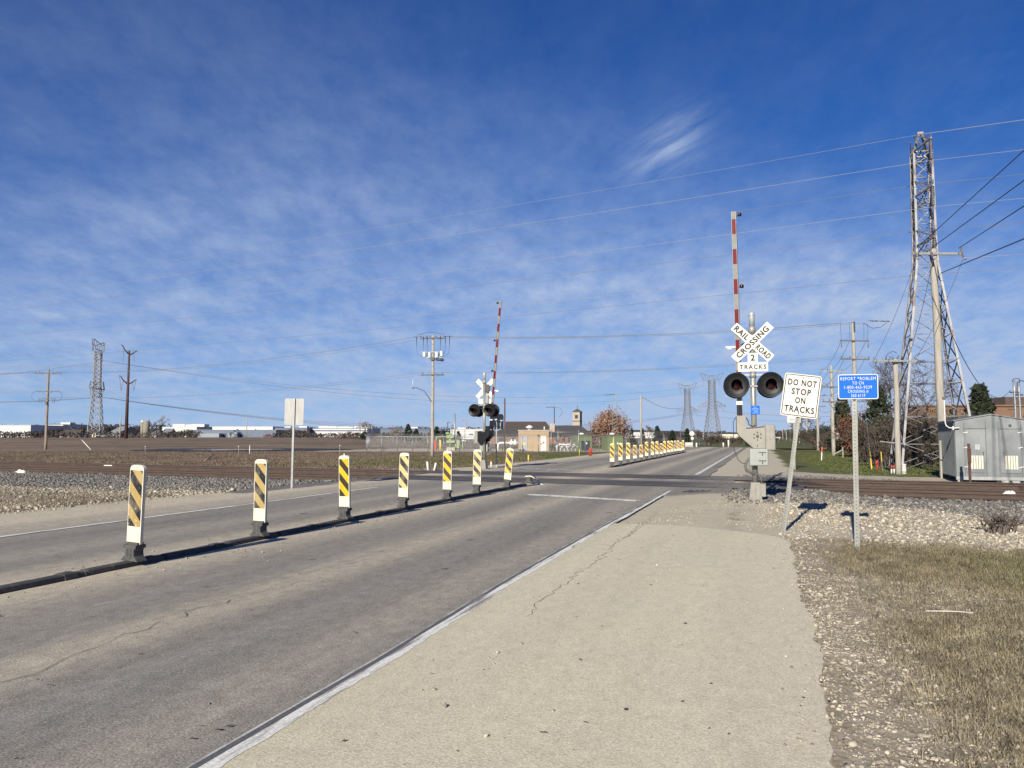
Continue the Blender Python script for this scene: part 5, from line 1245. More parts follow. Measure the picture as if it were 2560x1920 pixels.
# white and green pipework
loc = at(1245, 108); root = thing('gas_pipe', 'thick white gas pipe with valves left of the tan hut', 'pipework', loc); mb = MB(); mb.path([(0, 0, 0), (0, 0, .9), (.18, 0, 1.08), (.5, 0, 1.12), (2.9, 0, 1.1)], .16, 10); mb.build('pipe', 'white_paint', root)
mb = MB()
for x in (1.9, 2.4): mb.lathe([(.28, .85), (.34, 1.1), (.28, 1.35), (.1, 1.45), (.12, 1.6), (0, 1.62)], 12, 0, Matrix.Translation((x, 0, 0)))
mb.build('valve', 'white_paint', root)
loc = at(1262, 109.5); root = thing('notice_board', 'small dark framed board standing by the white gas pipe', 'board', loc); part(root, 'frame', 'dark_metal', ((-.35, 0, 1.0), (.07, .07, 2.0)), ((.35, 0, 1.0), (.07, .07, 2.0)), ((0, 0, 1.95), (.7, .07, .07)), ((0, 0, .7), (.7, .07, .07)))
loc = at(1392, 108); root = thing('gas_pipe', 'cluster of white pipes and valves right of the tan hut', 'pipework', loc); mb = MB()
for k in range(3): mb.path([(k * .55, k * .3, 0), (k * .55, k * .3, .75), (k * .55 + .4, k * .3, .95), (k * .55 + 1.3, k * .3, .9), (k * .55 + 1.6, k * .3, 0)], .12, 8)
mb.path([(-.2, .2, .6), (3.0, .2, .6)], .11, 8); mb.build('pipe', 'white_paint', root); mb = MB()
for x in (.3, 1.0, 1.9, 2.5): mb.lathe([(.2, .6), (.25, .85), (.1, 1.05), (.17, 1.1), (.17, 1.15), (0, 1.16)], 10, 0, Matrix.Translation((x, .1, 0)))
mb.build('valve', 'sign_back', root)
loc = at(1112, 114); root = thing('gas_valve_station', 'pale green gas valve station with a bent pipe behind the wooden pole', 'pipework', loc); mb = MB(); mb.path([(-1.25, 0, 0), (-1.25, 0, 1.75), (-1.1, 0, 1.95), (-.8, 0, 1.98), (1.2, 0, 1.95)], .12, 8); mb.path([(.8, 0, .2), (.8, 0, 2.5)], .16, 8); mb.path([(1.6, 0, 0), (1.6, 0, 1.3), (2.7, 0, 1.3), (2.7, 0, 0)], .13, 8); mb.build('pipe', 'valve_green', root)
part(root, 'actuator', 'valve_green', ((.8, 0, 2.0), (1.1, .6, .5)), ((.9, 0, 1.25), (1.3, .7, .4)), ((.4, 0, 2.5), (.5, .4, .3)), ((2.0, 0, .9), (.5, .5, 1.2)), bevel=.05); part(root, 'footing', 'stone', ((.95, -.4, .2), (1.2, .8, .45)))
part(root, 'case', 'dark_metal', ((1.5, .3, 1.3), (1.0, .5, 1.6)))
post('bollard', 'yellow bollard beside the pale green valve station', 'bollard', at(1101, 113), [('shaft', 'yellow_paint', tube(.14, 0, 1.5))]); post('bollard', 'red cabinet post beside the valve station bend', 'bollard', at(1088, 113), [('shaft', 'red_paint', boxf((0, 0, .75), (.35, .3, 1.5)))])
# church with dark hipped roofs and a brick bell tower
Yc = 262; x0 = P(1214, 1092, Yc).x; x1 = P(1488, 1092, Yc).x; ze = P(1280, 1089, Yc).z; zr = P(1280, 1062.5, Yc).z; zg = h((x0 + x1) / 2, Yc) - .4
ch = thing('church', 'low church with broad dark hipped roofs and red brick walls', 'church', ((x0 + x1) / 2, Yc, zg), R(2)); w_ = x1 - x0; e_ = ze - zg; r_ = zr - zg
mb = MB(); mb.box((0, 11, e_ / 2), (w_ - 2, 20, e_)); mb.build('wall', 'red_brick', ch)
mb = MB(); L_, Rr = P(1282, 1092, Yc).x - ch.location.x, P(1462, 1092, Yc).x - ch.location.x
mb.add([(-w_ / 2, 0, e_), (w_ / 2, 0, e_), (w_ / 2, 22, e_), (-w_ / 2, 22, e_), (L_, 11, r_), (Rr, 11, r_)], [(0, 1, 5, 4), (1, 2, 5), (2, 3, 4, 5), (3, 0, 4), (3, 2, 1, 0)]); mb.build('roof', 'roof_grey', ch)
xa, xb = P(1266, 1092, Yc).x - ch.location.x, P(1378, 1092, Yc).x - ch.location.x; zt_ = P(1300, 1052.5, Yc).z - zg; zm = P(1300, 1066, Yc).z - zg
mb = MB(); mb.add([(xa, 9.5, zm - 1), (xb, 9.5, zm - 1), (xb, 9.5, zm), (xa, 9.5, zm), (xa, 20, zm - 1), (xb, 20, zm - 1), (xb, 20, zm), (xa, 20, zm), (xa + .5, 14.5, zt_), (xb - 1.0, 14.5, zt_)], [(0, 1, 2, 3), (0, 3, 8, 7, 4), (1, 5, 6, 9, 2)]); mb.build('gable_wall', 'stone', ch)
mb = MB(); mb.add([(xa - .4, 8.8, zm - .2), (xb + .4, 8.8, zm - .2), (xb - .7, 14.5, zt_ + .1), (xa + .3, 14.5, zt_ + .1), (xb + .4, 20.2, zm - .2), (xa - .4, 20.2, zm - .2)], [(0, 1, 2, 3), (3, 2, 4, 5)]); mb.build('upper_roof', 'roof_brown', ch)
for px in (1250, 1257, 1284, 1395, 1410, 1425, 1478): part(ch, 'window', 'dark_glass', ((P(px, 1092, Yc).x - ch.location.x, .96, e_ * .58), (1.0, .06, 1.5)))
Yt = 285; bx = P(1443.5, 1092, Yt).x; zg = h(bx, Yt) - .3; tw_ = 23.5 * Yt / 1920
bt = thing('bell_tower', 'square stone bell tower with a pyramid roof and cross behind the church roof', 'bell tower', (bx, Yt, zg), R(-22)); z_ = lambda py: P(1443, py, Yt).z - zg; tw_ *= .80
part(bt, 'wall', 'stone', ((0, 0, z_(1032) / 2), (tw_, tw_, z_(1032)))); part(bt, 'cornice', 'stone', ((0, 0, z_(1031)), (tw_ + .25, tw_ + .25, .3))); part(bt, 'band', 'roof_brown', ((0, 0, z_(1053)), (tw_ + .06, tw_ + .06, .3)))
mb = MB(); q = tw_ / 2 + .25; mb.add([(-q, -q, z_(1030)), (q, -q, z_(1030)), (q, q, z_(1030)), (-q, q, z_(1030)), (0, 0, z_(1021.5))], [(0, 1, 4), (1, 2, 4), (2, 3, 4), (3, 0, 4)]); mb.build('roof', 'roof_grey', bt)
part(bt, 'cross', 'dark_metal', ((0, 0, z_(1017)), (.12, .12, 1.4)), ((0, 0, z_(1016.5)), (.6, .1, .1))); part(bt, 'louvre', 'dark_glass', ((.1, -tw_ / 2 - .02, z_(1042)), (tw_ * .42, .06, 1.3))); part(bt, 'louvre', 'dark_glass', ((-tw_ / 2 - .02, 0, z_(1042)), (.06, tw_ * .35, 1.3)))
# LINCOLN WAY school building at right
rt, w_, hh_ = bld('brick_building', 'long low orange brick building with dark wall lettering behind the lattice tower', 'building', 2300, 2760, 1016, 110, 5, 'orange_brick')
flat_roof(rt, w_, hh_, 5, 'orange_brick'); lx = rt.location.x
q = lambda px: P(px, 1092, 110).x - lx
part(rt, 'recess', 'roof_brown', ((q(2306), -.03, hh_ - 2.6), (.3, .08, 3.0)), ((q(2302), -.02, hh_ - 1.6), (.5, .06, 2.6)))
part(rt, 'upper_block', 'roof_brown', ((q(2580), 3.2, hh_ + .7), ((2620 - 2533) * 110 / 1920, 3, 1.5)))
lettering('LINCOLN WAY', q(2405) - q(2316), .50, 'sign_black', rt, ((q(2405) + q(2316)) / 2, -.05, P(2360, 1027, 110).z - rt.location.z), 0, .02, space=1.25)
# left: warehouses, farm, silos
rt, w_, hh_ = bld('warehouse', 'long low white warehouse at the far left edge', 'warehouse', -160, 77, 1063.5, 420, 50, 'white_wall'); flat_roof(rt, w_, hh_, 50, 'white_wall')
rt, w_, hh_ = bld('warehouse', 'white warehouse band above the trees right of the leftmost pole', 'warehouse', 118, 158, 1061.5, 640, 40, 'white_wall'); flat_roof(rt, w_, hh_, 40, 'roof_grey', ((.28, 4),))
def gable(name, label, cat, px0, px1, pye, pyr, Y, depth, wall, roof, rz=0.0, group=None):
    x0, x1, ze_ = wbox(px0, px1, pye, Y); zr_ = P(px0, pyr, Y).z; zb = h((x0 + x1) / 2, Y) - .3; root = thing(name, label, cat, ((x0 + x1) / 2, Y, zb), rz, group); w_ = x1 - x0; e_ = ze_ - zb; r_ = zr_ - zb
    mb = MB(); mb.add([(-w_ / 2, 0, 0), (w_ / 2, 0, 0), (w_ / 2, depth, 0), (-w_ / 2, depth, 0), (-w_ / 2, 0, e_), (w_ / 2, 0, e_), (w_ / 2, depth, e_), (-w_ / 2, depth, e_), (-w_ / 2, depth / 2, r_), (w_ / 2, depth / 2, r_)], [(0, 1, 5, 4), (1, 2, 6, 9, 5), (2, 3, 7, 6), (3, 0, 4, 8, 7)]); mb.build('wall', wall, root)
    mb = MB(); o_ = .5; mb.add([(-w_ / 2 - o_, -o_, e_ - .2), (w_ / 2 + o_, -o_, e_ - .2), (w_ / 2 + o_, depth / 2, r_ + .05), (-w_ / 2 - o_, depth / 2, r_ + .05), (w_ / 2 + o_, depth + o_, e_ - .2), (-w_ / 2 - o_, depth + o_, e_ - .2)], [(0, 1, 2, 3), (3, 2, 4, 5)]); mb.build('roof', roof, root)
    return root, w_, e_
rt, w_, e_ = gable('barn', 'grey metal roofed barn behind the foot of the edge on tower', 'barn', 262, 300, 1083, 1066, 380, 14, 'barn_wood', 'barn_roof', R(-28)); part(rt, 'door', 'dark_glass', ((-w_ * .2, -.05, 1.6), (2.6, .1, 3.2)))
rt, w_, e_ = gable('farm_shed', 'long low shed with a pale roof beside the barn', 'shed', 232, 288, 1091, 1087.5, 300, 8, 'dark_glass', 'white_wall', R(0)); part(rt, 'door', 'cream', ((-w_ * .45, -.1, 1.0), (1.6, .2, 2.1)))
rt, w_, e_ = gable('farm_house', 'dark roofed low house left of the edge on tower', 'house', 150, 190, 1086, 1074, 320, 11, 'barn_wood', 'roof_brown', R(6)); part(rt, 'window', 'dark_glass', ((-2, -.05, 1.2), (1, .1, 1)), ((2, -.05, 1.2), (1, .1, 1)))
rt, w_, e_ = gable('farm_shed', 'open fronted grey shed right of the twin silos', 'shed', 376, 413, 1084, 1076, 340, 12, 'barn_wood', 'barn_roof', R(-5)); part(rt, 'opening', 'dark_glass', ((w_ * .18, -.1, 1.3), (w_ * .6, .2, 2.4)))
rt, w_, e_ = gable('farm_shed', 'white walled barn with pale roof left of the industrial block', 'shed', 408, 424, 1082, 1071, 350, 10, 'white_wall', 'barn_roof', R(10)); part(rt, 'door', 'dark_glass', ((0, -.05, 1.2), (1.4, .1, 2.2)))
for px, r_, pyt, Y_, lab, cap in ((355.5, 4.6, 1056, 312, 'left shorter concrete silo with a white dome cap', 1), (365, 7.4, 1052.5, 308, 'right larger dull concrete silo beside the white capped one', 0)):
    b_ = at(px, Y_); zt_ = P(px, pyt, Y_).z - b_.z; rr = r_ * Y_ / 1920
    root = thing('silo', lab, 'silo', b_, 0, 'farm silos'); mb = MB(); mb.lathe([(rr, -.3), (rr, zt_), (rr * .96, zt_), (0, zt_)], 20)
    for k in range(9): mb.lathe([(rr + .04, zt_ * k / 9 + .2), (rr + .04, zt_ * k / 9 + .32)], 20)
    mb.build('shell', 'concrete', root)
    if cap: mb = MB(); mb.lathe([(rr * 1.02, zt_), (rr * .85, zt_ + .5), (rr * .4, zt_ + .85), (0, zt_ + .95)], 18); mb.build('dome', 'white_wall', root)
rt, w_, hh_ = bld('industrial_building', 'long blue grey industrial building with a pale bay across the field', 'industrial building', 470, 690, 1075.5, 430, 60, 'steel_blue'); flat_roof(rt, w_, hh_, 60, 'steel_grey', ((-.1, 1.5), (.12, 1.3)))
part(rt, 'bay', 'steel_grey', ((w_ * .04, -2, hh_ * .36), (w_ * .10, 4, hh_ * .72))); 
for k in range(8): part(rt, 'window', 'dark_glass', ((-w_ * .32 + k * w_ * .035, -.05, hh_ * .4), (w_ * .018, .1, hh_ * .3)))
part(rt, 'lean_to', 'steel_grey', ((-w_ * .28, -3, hh_ * .30), (w_ * .36, 6, hh_ * .55)))
rt, w_, hh_ = bld('warehouse', 'white warehouse with a flat cream wall above the blue industrial building', 'warehouse', 531, 682, 1066.8, 520, 40, 'white_wall'); flat_roof(rt, w_, hh_, 40, 'white_wall')
rt, w_, hh_ = bld('warehouse', 'white and grey warehouse with rooftop boxes behind the silos', 'warehouse', 405, 492, 1067.5, 560, 40, 'white_wall'); flat_roof(rt, w_, hh_, 40, 'steel_grey', ((-.15, 4.5), (.12, 4.0), (.42, 4.5)))
rt, w_, hh_ = bld('warehouse', 'wide white warehouse with a dark blue stripe and rooftop units', 'warehouse', 768, 918, 1071.5, 500, 50, 'white_wall'); flat_roof(rt, w_, hh_, 50, 'steel_blue', ((-.3, 3.4), (-.16, 3.2), (-.02, 2.8), (.12, 3.0), (.3, 3.4), (.45, 3))); part(rt, 'stripe', 'steel_blue', ((0, -.06, hh_ * .78), (w_, .1, hh_ * .14)))
rt, w_, hh_ = bld('warehouse', 'dark blue warehouse left of the wide white one', 'warehouse', 688, 768, 1070, 490, 50, 'steel_blue'); flat_roof(rt, w_, hh_, 50, 'steel_blue', ((.2, 2.6), (-.3, 2)))
rt, w_, hh_ = bld('warehouse', 'dark blue long warehouse behind the compound fence', 'warehouse', 918, 1075, 1073, 620, 50, 'steel_blue'); flat_roof(rt, w_, hh_, 50, 'steel_blue', ((.2, 4),))
rt, w_, hh_ = bld('warehouse', 'white warehouse block behind the far crossing signal', 'warehouse', 1126, 1212, 1073, 560, 50, 'white_wall'); flat_roof(rt, w_, hh_, 50, 'white_wall', ((-.2, 3),)); part(rt, 'stripe', 'steel_blue', ((.1 * w_, -.06, hh_ * .5), (w_ * .12, .1, hh_ * .14)))
rt, w_, hh_ = bld('warehouse', 'white building seen between the oak and the pale pole', 'warehouse', 1578, 1640, 1081, 640, 40, 'white_wall'); flat_roof(rt, w_, hh_, 40, 'white_wall')
rt, w_, hh_ = bld('warehouse', 'cream building beyond the road bend right of the far towers', 'warehouse', 1805, 1862, 1085, 620, 40, 'cream'); flat_roof(rt, w_, hh_, 40, 'roof_brown')
rt, w_, hh_ = bld('shop_building', 'small white roofed building far down the road behind the signal', 'building', 1928, 1950, 1094, 330, 12, 'stone'); flat_roof(rt, w_, hh_, 12, 'white_wall')
root = thing('monument_sign', 'low white sign slab beside the round warning sign', 'sign', at(1722, 150)); part(root, 'panel', 'white_wall', ((0, 0, .62), (1.5, .2, .6))); part(root, 'base', 'stone', ((0, 0, .18), (1.6, .25, .36)))
for px, Y_, hh_ in ((1741, 140, .9), (1808, 150, .9), (1821, 150, 1.4)): post('bollard', f'small white bollard {"near the warning sign" if px == 1741 else "far down the road, " + ("short" if px == 1808 else "tall")}', 'bollard', at(px, Y_), [('shaft', 'white_paint', tube(.16, 0, hh_))])
# light poles and masts in the middle distance
def slim(px, Y_, py, lab, m='galv_dark', r=.10, head=None, wd=1.4):
    b_ = at(px, Y_); z_ = P(px, py, Y_).z - b_.z; root = thing('light_pole' if head else 'mast_pole', lab, 'pole', b_); mb = MB(); mb.path([(0, 0, 0), (0, 0, z_)], [r, r * .75], 8); mb.build('shaft', m, root)
    if head == 'box': part(root, 'lamp_head', 'dark_metal', ((.35, 0, z_), (.9, .35, .18)))
    if head == 'arm': mb = MB(); mb.path([(-wd, 0, z_ - .1), (0, 0, z_ - .05)], .06, 6); mb.path([(0, 0, z_), (wd * .8, 0, z_ - .3), (wd, 0, z_ - 1.2), (wd * .6, 0, z_ - 2.0)], .03, 5); mb.build('lamp_arm', 'dark_metal', root)
    return root, z_
slim(1137, 150, 1034, 'grey steel mast behind the compound fence', 'galv', .16); slim(1119, 240, 1056, 'dark street lamp behind the fence left of the steel mast', 'dark_metal', .14, 'box'); slim(1130, 230, 1063, 'shorter dark street lamp beside the steel mast', 'dark_metal', .12, 'box')
slim(1162, 260, 1051, 'pale pole with small arms behind the parked white car', 'wood', .14, 'arm', .8); slim(1386, 150, 1017, 'dark pole with a drooping arm in front of the church roof', 'dark_metal', .12, 'arm', 1.6)
slim(1603, 122, 988, 'pale wooden pole standing left of the distant towers', 'wood', .17); slim(900, 300, 1045, 'thin grey pole left of the bare tree', 'wood', .20); slim(930, 420, 1049, 'faint mast right of the bare tree', 'galv', .12)
slim(300, 250, 1037, 'slim grey pole just left of the dark brown steel pole', 'wood', .20); slim(616, 300, 1041, 'pale slim pole in front of the blue industrial building', 'wood', .20); slim(826, 260, 1078, 'short pale pole in front of the wide white warehouse', 'wood', .15); slim(1758, 300, 1078, 'pale pole near the road bend', 'wood', .2); slim(1776, 300, 1075, 'dark pole near the road bend', 'dark_metal', .16)
b_ = at(1537, 140); z_ = P(1537, 985, 140).z - b_.z; root = thing('antenna_mast', 'slim lattice antenna mast rising out of the brown oak', 'mast', b_); mb = MB()
for x in (-.42, .42): mb.path([(x, 0, 0), (x, 0, z_ * .9), (x * .2, 0, z_)], .06, 5)
for k in range(14): mb.bar((-.42, 0, z_ * k / 16), (.42, 0, z_ * (k + 1) / 16), .05)
mb.build('lattice', 'galv_dark', root); mb = MB(); mb.path([(-1.8, 0, z_ - .2), (.1, 0, z_)], .05, 5); mb.build('antenna', 'dark_metal', root)
a_ = at(1603, 122); cable('dark drooping cable from the pale pole toward the far towers', a_ + Vector((.2, 0, P(1603, 992, 122).z - a_.z)), P(1700, 1020, 170), .8, .03, 'cable_grey', 10)
# cars
def car(label, px, Y_, m, rz, sc=1.0):
    root = thing('parked_car', label, 'car', at(px, Y_, -.02), rz, 'distant cars'); mb = MB()
    mb.prism([(-2.25, .30), (2.25, .30), (2.3, .62), (2.15, .82), (1.1, .95), (-1.4, .98), (-2.25, .90), (-2.3, .6)], -.88, .88); mb.prism([(-1.75, .95), (1.05, .95), (.35, 1.42), (-.9, 1.46)], -.76, .76); mb.build('body', m, root, bevel=.06)
    mb = MB(); mb.prism([(-1.55, .99), (.9, .99), (.28, 1.38), (-.82, 1.41)], -.78, .78); mb.build('window', 'dark_glass', root)
    for x in (-1.4, 1.4):
        for y in (-.82, .82):
            w_ = MB(); w_.lathe([(.0, -.1), (.33, -.1), (.33, .1), (0, .1)], 16, 0, Matrix.Translation((x, y, .33)) @ MY); wo = w_.build('wheel', 'tyre', root); w_ = MB(); w_.lathe([(0, -.11), (.2, -.11), (.2, .11), (0, .11)], 12, 0, Matrix.Translation((x, y, .33)) @ MY); w_.build('rim', 'galv', wo)
car('white car parked behind the compound fence near the far signal', 1152, 345, 'car_white', 0.05); car('dark car parked right of the white one behind the fence', 1182, 350, 'dark_metal', 0.0)
car('dark car turning at the end of the road past the delineators', 1757, 220, 'dark_metal', .2); M['dull_red'] = mat('dull red car paint', (.12, .012, .012), (.10, .010, .010), 1, rough=.4); car('red car in the distance below the pale slim pole', 671, 360, 'dull_red', 0.1); car('white vehicle parked at the far left field edge', 2, 300, 'car_white', 0.0); car('dark car far down the road behind the signal case', 1940, 300, 'dark_metal', .6)
# puddle in the field
pc = Vector(((595 - 1280) / 1920 * 116, 116)); 
def puddle(name, m, rx, ry, z, seed):
    mb = MB(); n = 48; vs = []
    for i in range(n):
        a = 2 * math.pi * i / n; k = 1 + .10 * math.sin(3 * a + seed) + .07 * math.sin(5 * a + 2 * seed); vs.append((pc.x + rx * k * math.cos(a), pc.y + ry * k * math.sin(a) - .02 * rx * math.cos(a), z))
    mb.add(vs, [tuple(range(n))]); return tag(mb.build(name, m), kind='structure')
M['mud'] = mat('wet mud', (.030, .024, .020), (.05, .04, .032), 1.2, rough=.6)
m_, t_, b_ = nt('still water'); b_.inputs['Base Color'].default_value = (.03, .035, .04, 1); b_.inputs['Roughness'].default_value = .03; M['water'] = m_
puddle('mud', 'mud', 15, 12.5, -.335, 1.0); puddle('water', 'water', 6.8, 8.0, -.325, 2.0)

# ------------------------------------------------------------------ far hills
def hills(name, px0, px1, Y, pys, seed, m):
    n = 90; mb = MB(); rg = np.random.default_rng(seed)
    for i in range(n + 1):
        px = px0 + (px1 - px0) * i / n; py = np.interp(px, [p[0] for p in pys], [p[1] for p in pys]) + rg.uniform(-.6, .6)
        a = P(px, 1092, Y); t_ = P(px, py, Y + 60); mb.v += [(a.x, Y, -2), (t_.x, t_.y, t_.z), (t_.x * 1.3, t_.y * 1.3, -3)]
    for i in range(n): mb.f += [(3 * i, 3 * i + 3, 3 * i + 4, 3 * i + 1), (3 * i + 1, 3 * i + 4, 3 * i + 5, 3 * i + 2)]; mb.m += [0, 0]; mb.sm += [True, True]
    tag(mb.build(name, m), kind='structure')
M['hill'] = mat('wooded hill', (.040, .036, .040), (.070, .058, .055), .02, rough=1, dirt=(.035, .045, .04), dscale=.035)
hills('hills', -900, 3500, 2300, [(-900, 1072), (200, 1070), (900, 1074), (1200, 1078), (1500, 1077), (1600, 1075), (1700, 1078), (1900, 1083), (2100, 1080), (3500, 1072)], 3, 'hill')
# ------------------------------------------------------------------ vegetation
def foliage_mat(name, a, b, c=None, scale=1.2, tr_=.15):
    m, t, bs = nt(name); bs.inputs['Roughness'].default_value = .8; bs.inputs['Specular IOR Level'].default_value = .2
    v = coords(t); col = ramp(t, noise(t, v, scale, 4, .7), [(.35, a), (.65, b)])
    if c: col = mixc(t, ramp(t, noise(t, v, scale * 2.3, 3), [(.52, 0.0), (.66, 1.0)]), col, c)
    t.links.new(col, bs.inputs['Base Color']); return m
M['needles'] = foliage_mat('dark spruce needles', (.022, .031, .020), (.046, .056, .034))
M['needles_far'] = foliage_mat('distant evergreen needles', (.016, .026, .018), (.032, .044, .030), None, .6)
M['oak_leaves'] = foliage_mat('dry tan oak leaves', (.20, .115, .075), (.36, .245, .185), (.17, .075, .045), .5)
M['rust_leaves'] = foliage_mat('rust red leaves', (.115, .050, .032), (.165, .080, .050), (.06, .058, .028), .9)
M['twigs'] = foliage_mat('bare grey twigs', (.10, .080, .070), (.16, .13, .115), None, .8)
M['twigs_pale'] = foliage_mat('pale bare twigs', (.17, .135, .11), (.25, .20, .165), None, .8)
M['brush'] = foliage_mat('brown brushwood', (.062, .051, .042), (.118, .096, .078), (.045, .048, .032), .5)
M['brush_red'] = foliage_mat('reddish bare shrubs', (.095, .062, .055), (.14, .095, .082), None, .5)
M['wood_far'] = foliage_mat('far bare woods', (.050, .042, .040), (.095, .078, .068), (.035, .040, .032), .03)
M['bark'] = mat('grey bark', (.12, .10, .085), (.08, .066, .058), 8, rough=.95, stretch=(4, 4, .6))
def cards(C, size, rg, flat=0.0, aspect=1.0):
    n = len(C); U = rg.normal(size=(n, 3)); U /= np.linalg.norm(U, axis=1, keepdims=True); W = rg.normal(size=(n, 3)); W -= U * (W * U).sum(1, keepdims=True); W /= np.linalg.norm(W, axis=1, keepdims=True)
    s = size * rg.uniform(.6, 1.3, (n, 1)); U = U * s; W = W * s * aspect
    V = np.stack([C - U - W * .2, C + W, C + U - W * .2, C - W * .9], 1).reshape(-1, 3); return V, np.arange(4 * n).reshape(-1, 4)
def clump_points(rg, n, nclump, rad, inner=.35, spread=.24):
    d = rg.normal(size=(nclump, 3)); d /= np.linalg.norm(d, axis=1, keepdims=True); c = d * (inner + (1 - inner) * rg.uniform(0, 1, (nclump, 1)) ** .5)
    k = rg.integers(0, nclump, n); p = c[k] * .86 + rg.normal(size=(n, 3)) * spread * rg.uniform(.5, 1.3, (nclump, 1))[k]
    return p * np.array(rad)
def twig_tree(rg, hgt, r0, spread, depth=6, droop=0.0, first=.28, ratio=.74, fork=(2, 3), ang=.55):
    segs = []
    def grow(p, d, L, r, k):
        n = 2 if k > 1 else 1; q = p
        for i in range(n):
            d = (d + Vector(rg.normal(size=3)) * .12 + Vector((0, 0, .05 - droop))).normalized(); e = q + d * (L / n); segs.append((q, e, r * (1 - .15 * i), r * (1 - .15 * (i + 1)) * .92, k)); q = e
        if k <= 0: return
        m = int(rg.integers(fork[0], fork[1] + 1))
        for j in range(m):
            ax = Vector(rg.normal(size=3)); ax = (ax - d * ax.dot(d)).normalized(); a = ang * rg.uniform(.6, 1.35) * spread
            nd = d * math.cos(a) + ax * math.sin(a); grow(q, nd.normalized(), L * ratio * rg.uniform(.75, 1.2), r * .66, k - 1)
    grow(Vector((0, 0, 0)), Vector((0, 0, 1)), hgt * first, r0, depth); return segs
def seg_arrays(segs, rmin, sides=3):
    A = np.array([s[0] for s in segs]); B = np.array([s[1] for s in segs]); ra = np.maximum([s[2] for s in segs], rmin); rb = np.maximum([s[3] for s in segs], rmin)
    D = B - A; D /= np.linalg.norm(D, axis=1, keepdims=True) + 1e-9; up = np.where(np.abs(D[:, 2:3]) < .9, np.array([[0, 0, 1.]]), np.array([[0, 1., 0]])); X = np.cross(D, up); X /= np.linalg.norm(X, axis=1, keepdims=True); Yv = np.cross(D, X)
    V = []
    for P_, rr in ((A, ra), (B, rb)):
        for k in range(sides):
            a = 2 * math.pi * k / sides; V.append(P_ + (X * math.cos(a) + Yv * math.sin(a)) * rr[:, None])
    V = np.stack(V, 1); n = len(segs); base = (np.arange(n) * 2 * sides)[:, None]
    F = np.concatenate([base + np.array([[k, (k + 1) % sides, sides + (k + 1) % sides, sides + k]]) for k in range(sides)], 0)
    return V.reshape(-1, 3), F
def bare_tree(label, base, hgt, r0, m, seed, spread=1.0, depth=7, rmin=.012, group=None, ang=.5, name='bare_tree', first=.26, ratio=.76):
    rg = np.random.default_rng(seed); root = thing(name, label, 'tree', base, 0, group); segs = twig_tree(rg, hgt, r0, spread, depth, first=first, ang=ang, ratio=ratio)
    zmax = max(s[1].z for s in segs); k = hgt / zmax; segs = [(a * k, b * k, r * k, q * k, d) for a, b, r, q, d in segs]
    t_ = [s for s in segs if s[4] >= depth - 1]; c_ = [s for s in segs if s[4] < depth - 1]
    V, F = seg_arrays(t_, rmin, 7); np_obj('trunk', V, F, 'bark', root); V, F = seg_arrays(c_, rmin, 3); np_obj('crown', V, F, m, root); return root
def conifer(label, base, hgt, wd, m, seed, n=2600, group=None, fill=1.0):
    rg = np.random.default_rng(seed); root = thing('spruce_tree', label, 'tree', base, 0, group); mb = MB(); mb.path([(0, 0, -.2), (0, 0, hgt * .9)], [hgt * .022, .02], 7); mb.build('trunk', 'bark', root)
    nb = 90; z = (rg.uniform(.06, 1, nb) ** .9) * hgt; a = rg.uniform(0, 6.283, nb); L = wd / 2 * (1 - z / hgt) ** .75 * rg.uniform(.65, 1.15, nb) + .04 * wd
    k = rg.integers(0, nb, n); s = rg.uniform(.1, 1, n) ** .6; r = L[k] * s
    C = np.stack([np.cos(a[k]) * r, np.sin(a[k]) * r, z[k] - r * .25 + rg.normal(size=n) * .012 * hgt], 1) + rg.normal(size=(n, 3)) * .028 * wd
    V, F = cards(C, wd * .055, rg, aspect=.6); np_obj('crown', V, F, m, root); return root
def leafy(label, base, hgt, wd, m, seed, n=4000, size=.16, trunk=.25, group=None, name='oak_tree', clumps=40, branchy=True, cat='tree'):
    rg = np.random.default_rng(seed); root = thing(name, label, cat, base, 0, group)
    segs = twig_tree(rg, hgt, hgt * .025, 1.0, 5, first=.22, ang=.6); zmax = max(s[1].z for s in segs); segs = [(a * (hgt * .9 / zmax), b * (hgt * .9 / zmax), r, q, d) for a, b, r, q, d in segs]
    V, F = seg_arrays(segs, .012, 5); np_obj('trunk', V, F, 'bark', root)
    C = clump_points(rg, n, clumps, (wd / 2, wd / 2, hgt * (1 - trunk) / 2)); C[:, 2] += hgt * (1 + trunk) / 2; C = C[C[:, 2] > .1]
    V, F = cards(C, size, rg); np_obj('crown', V, F, m, root); return root
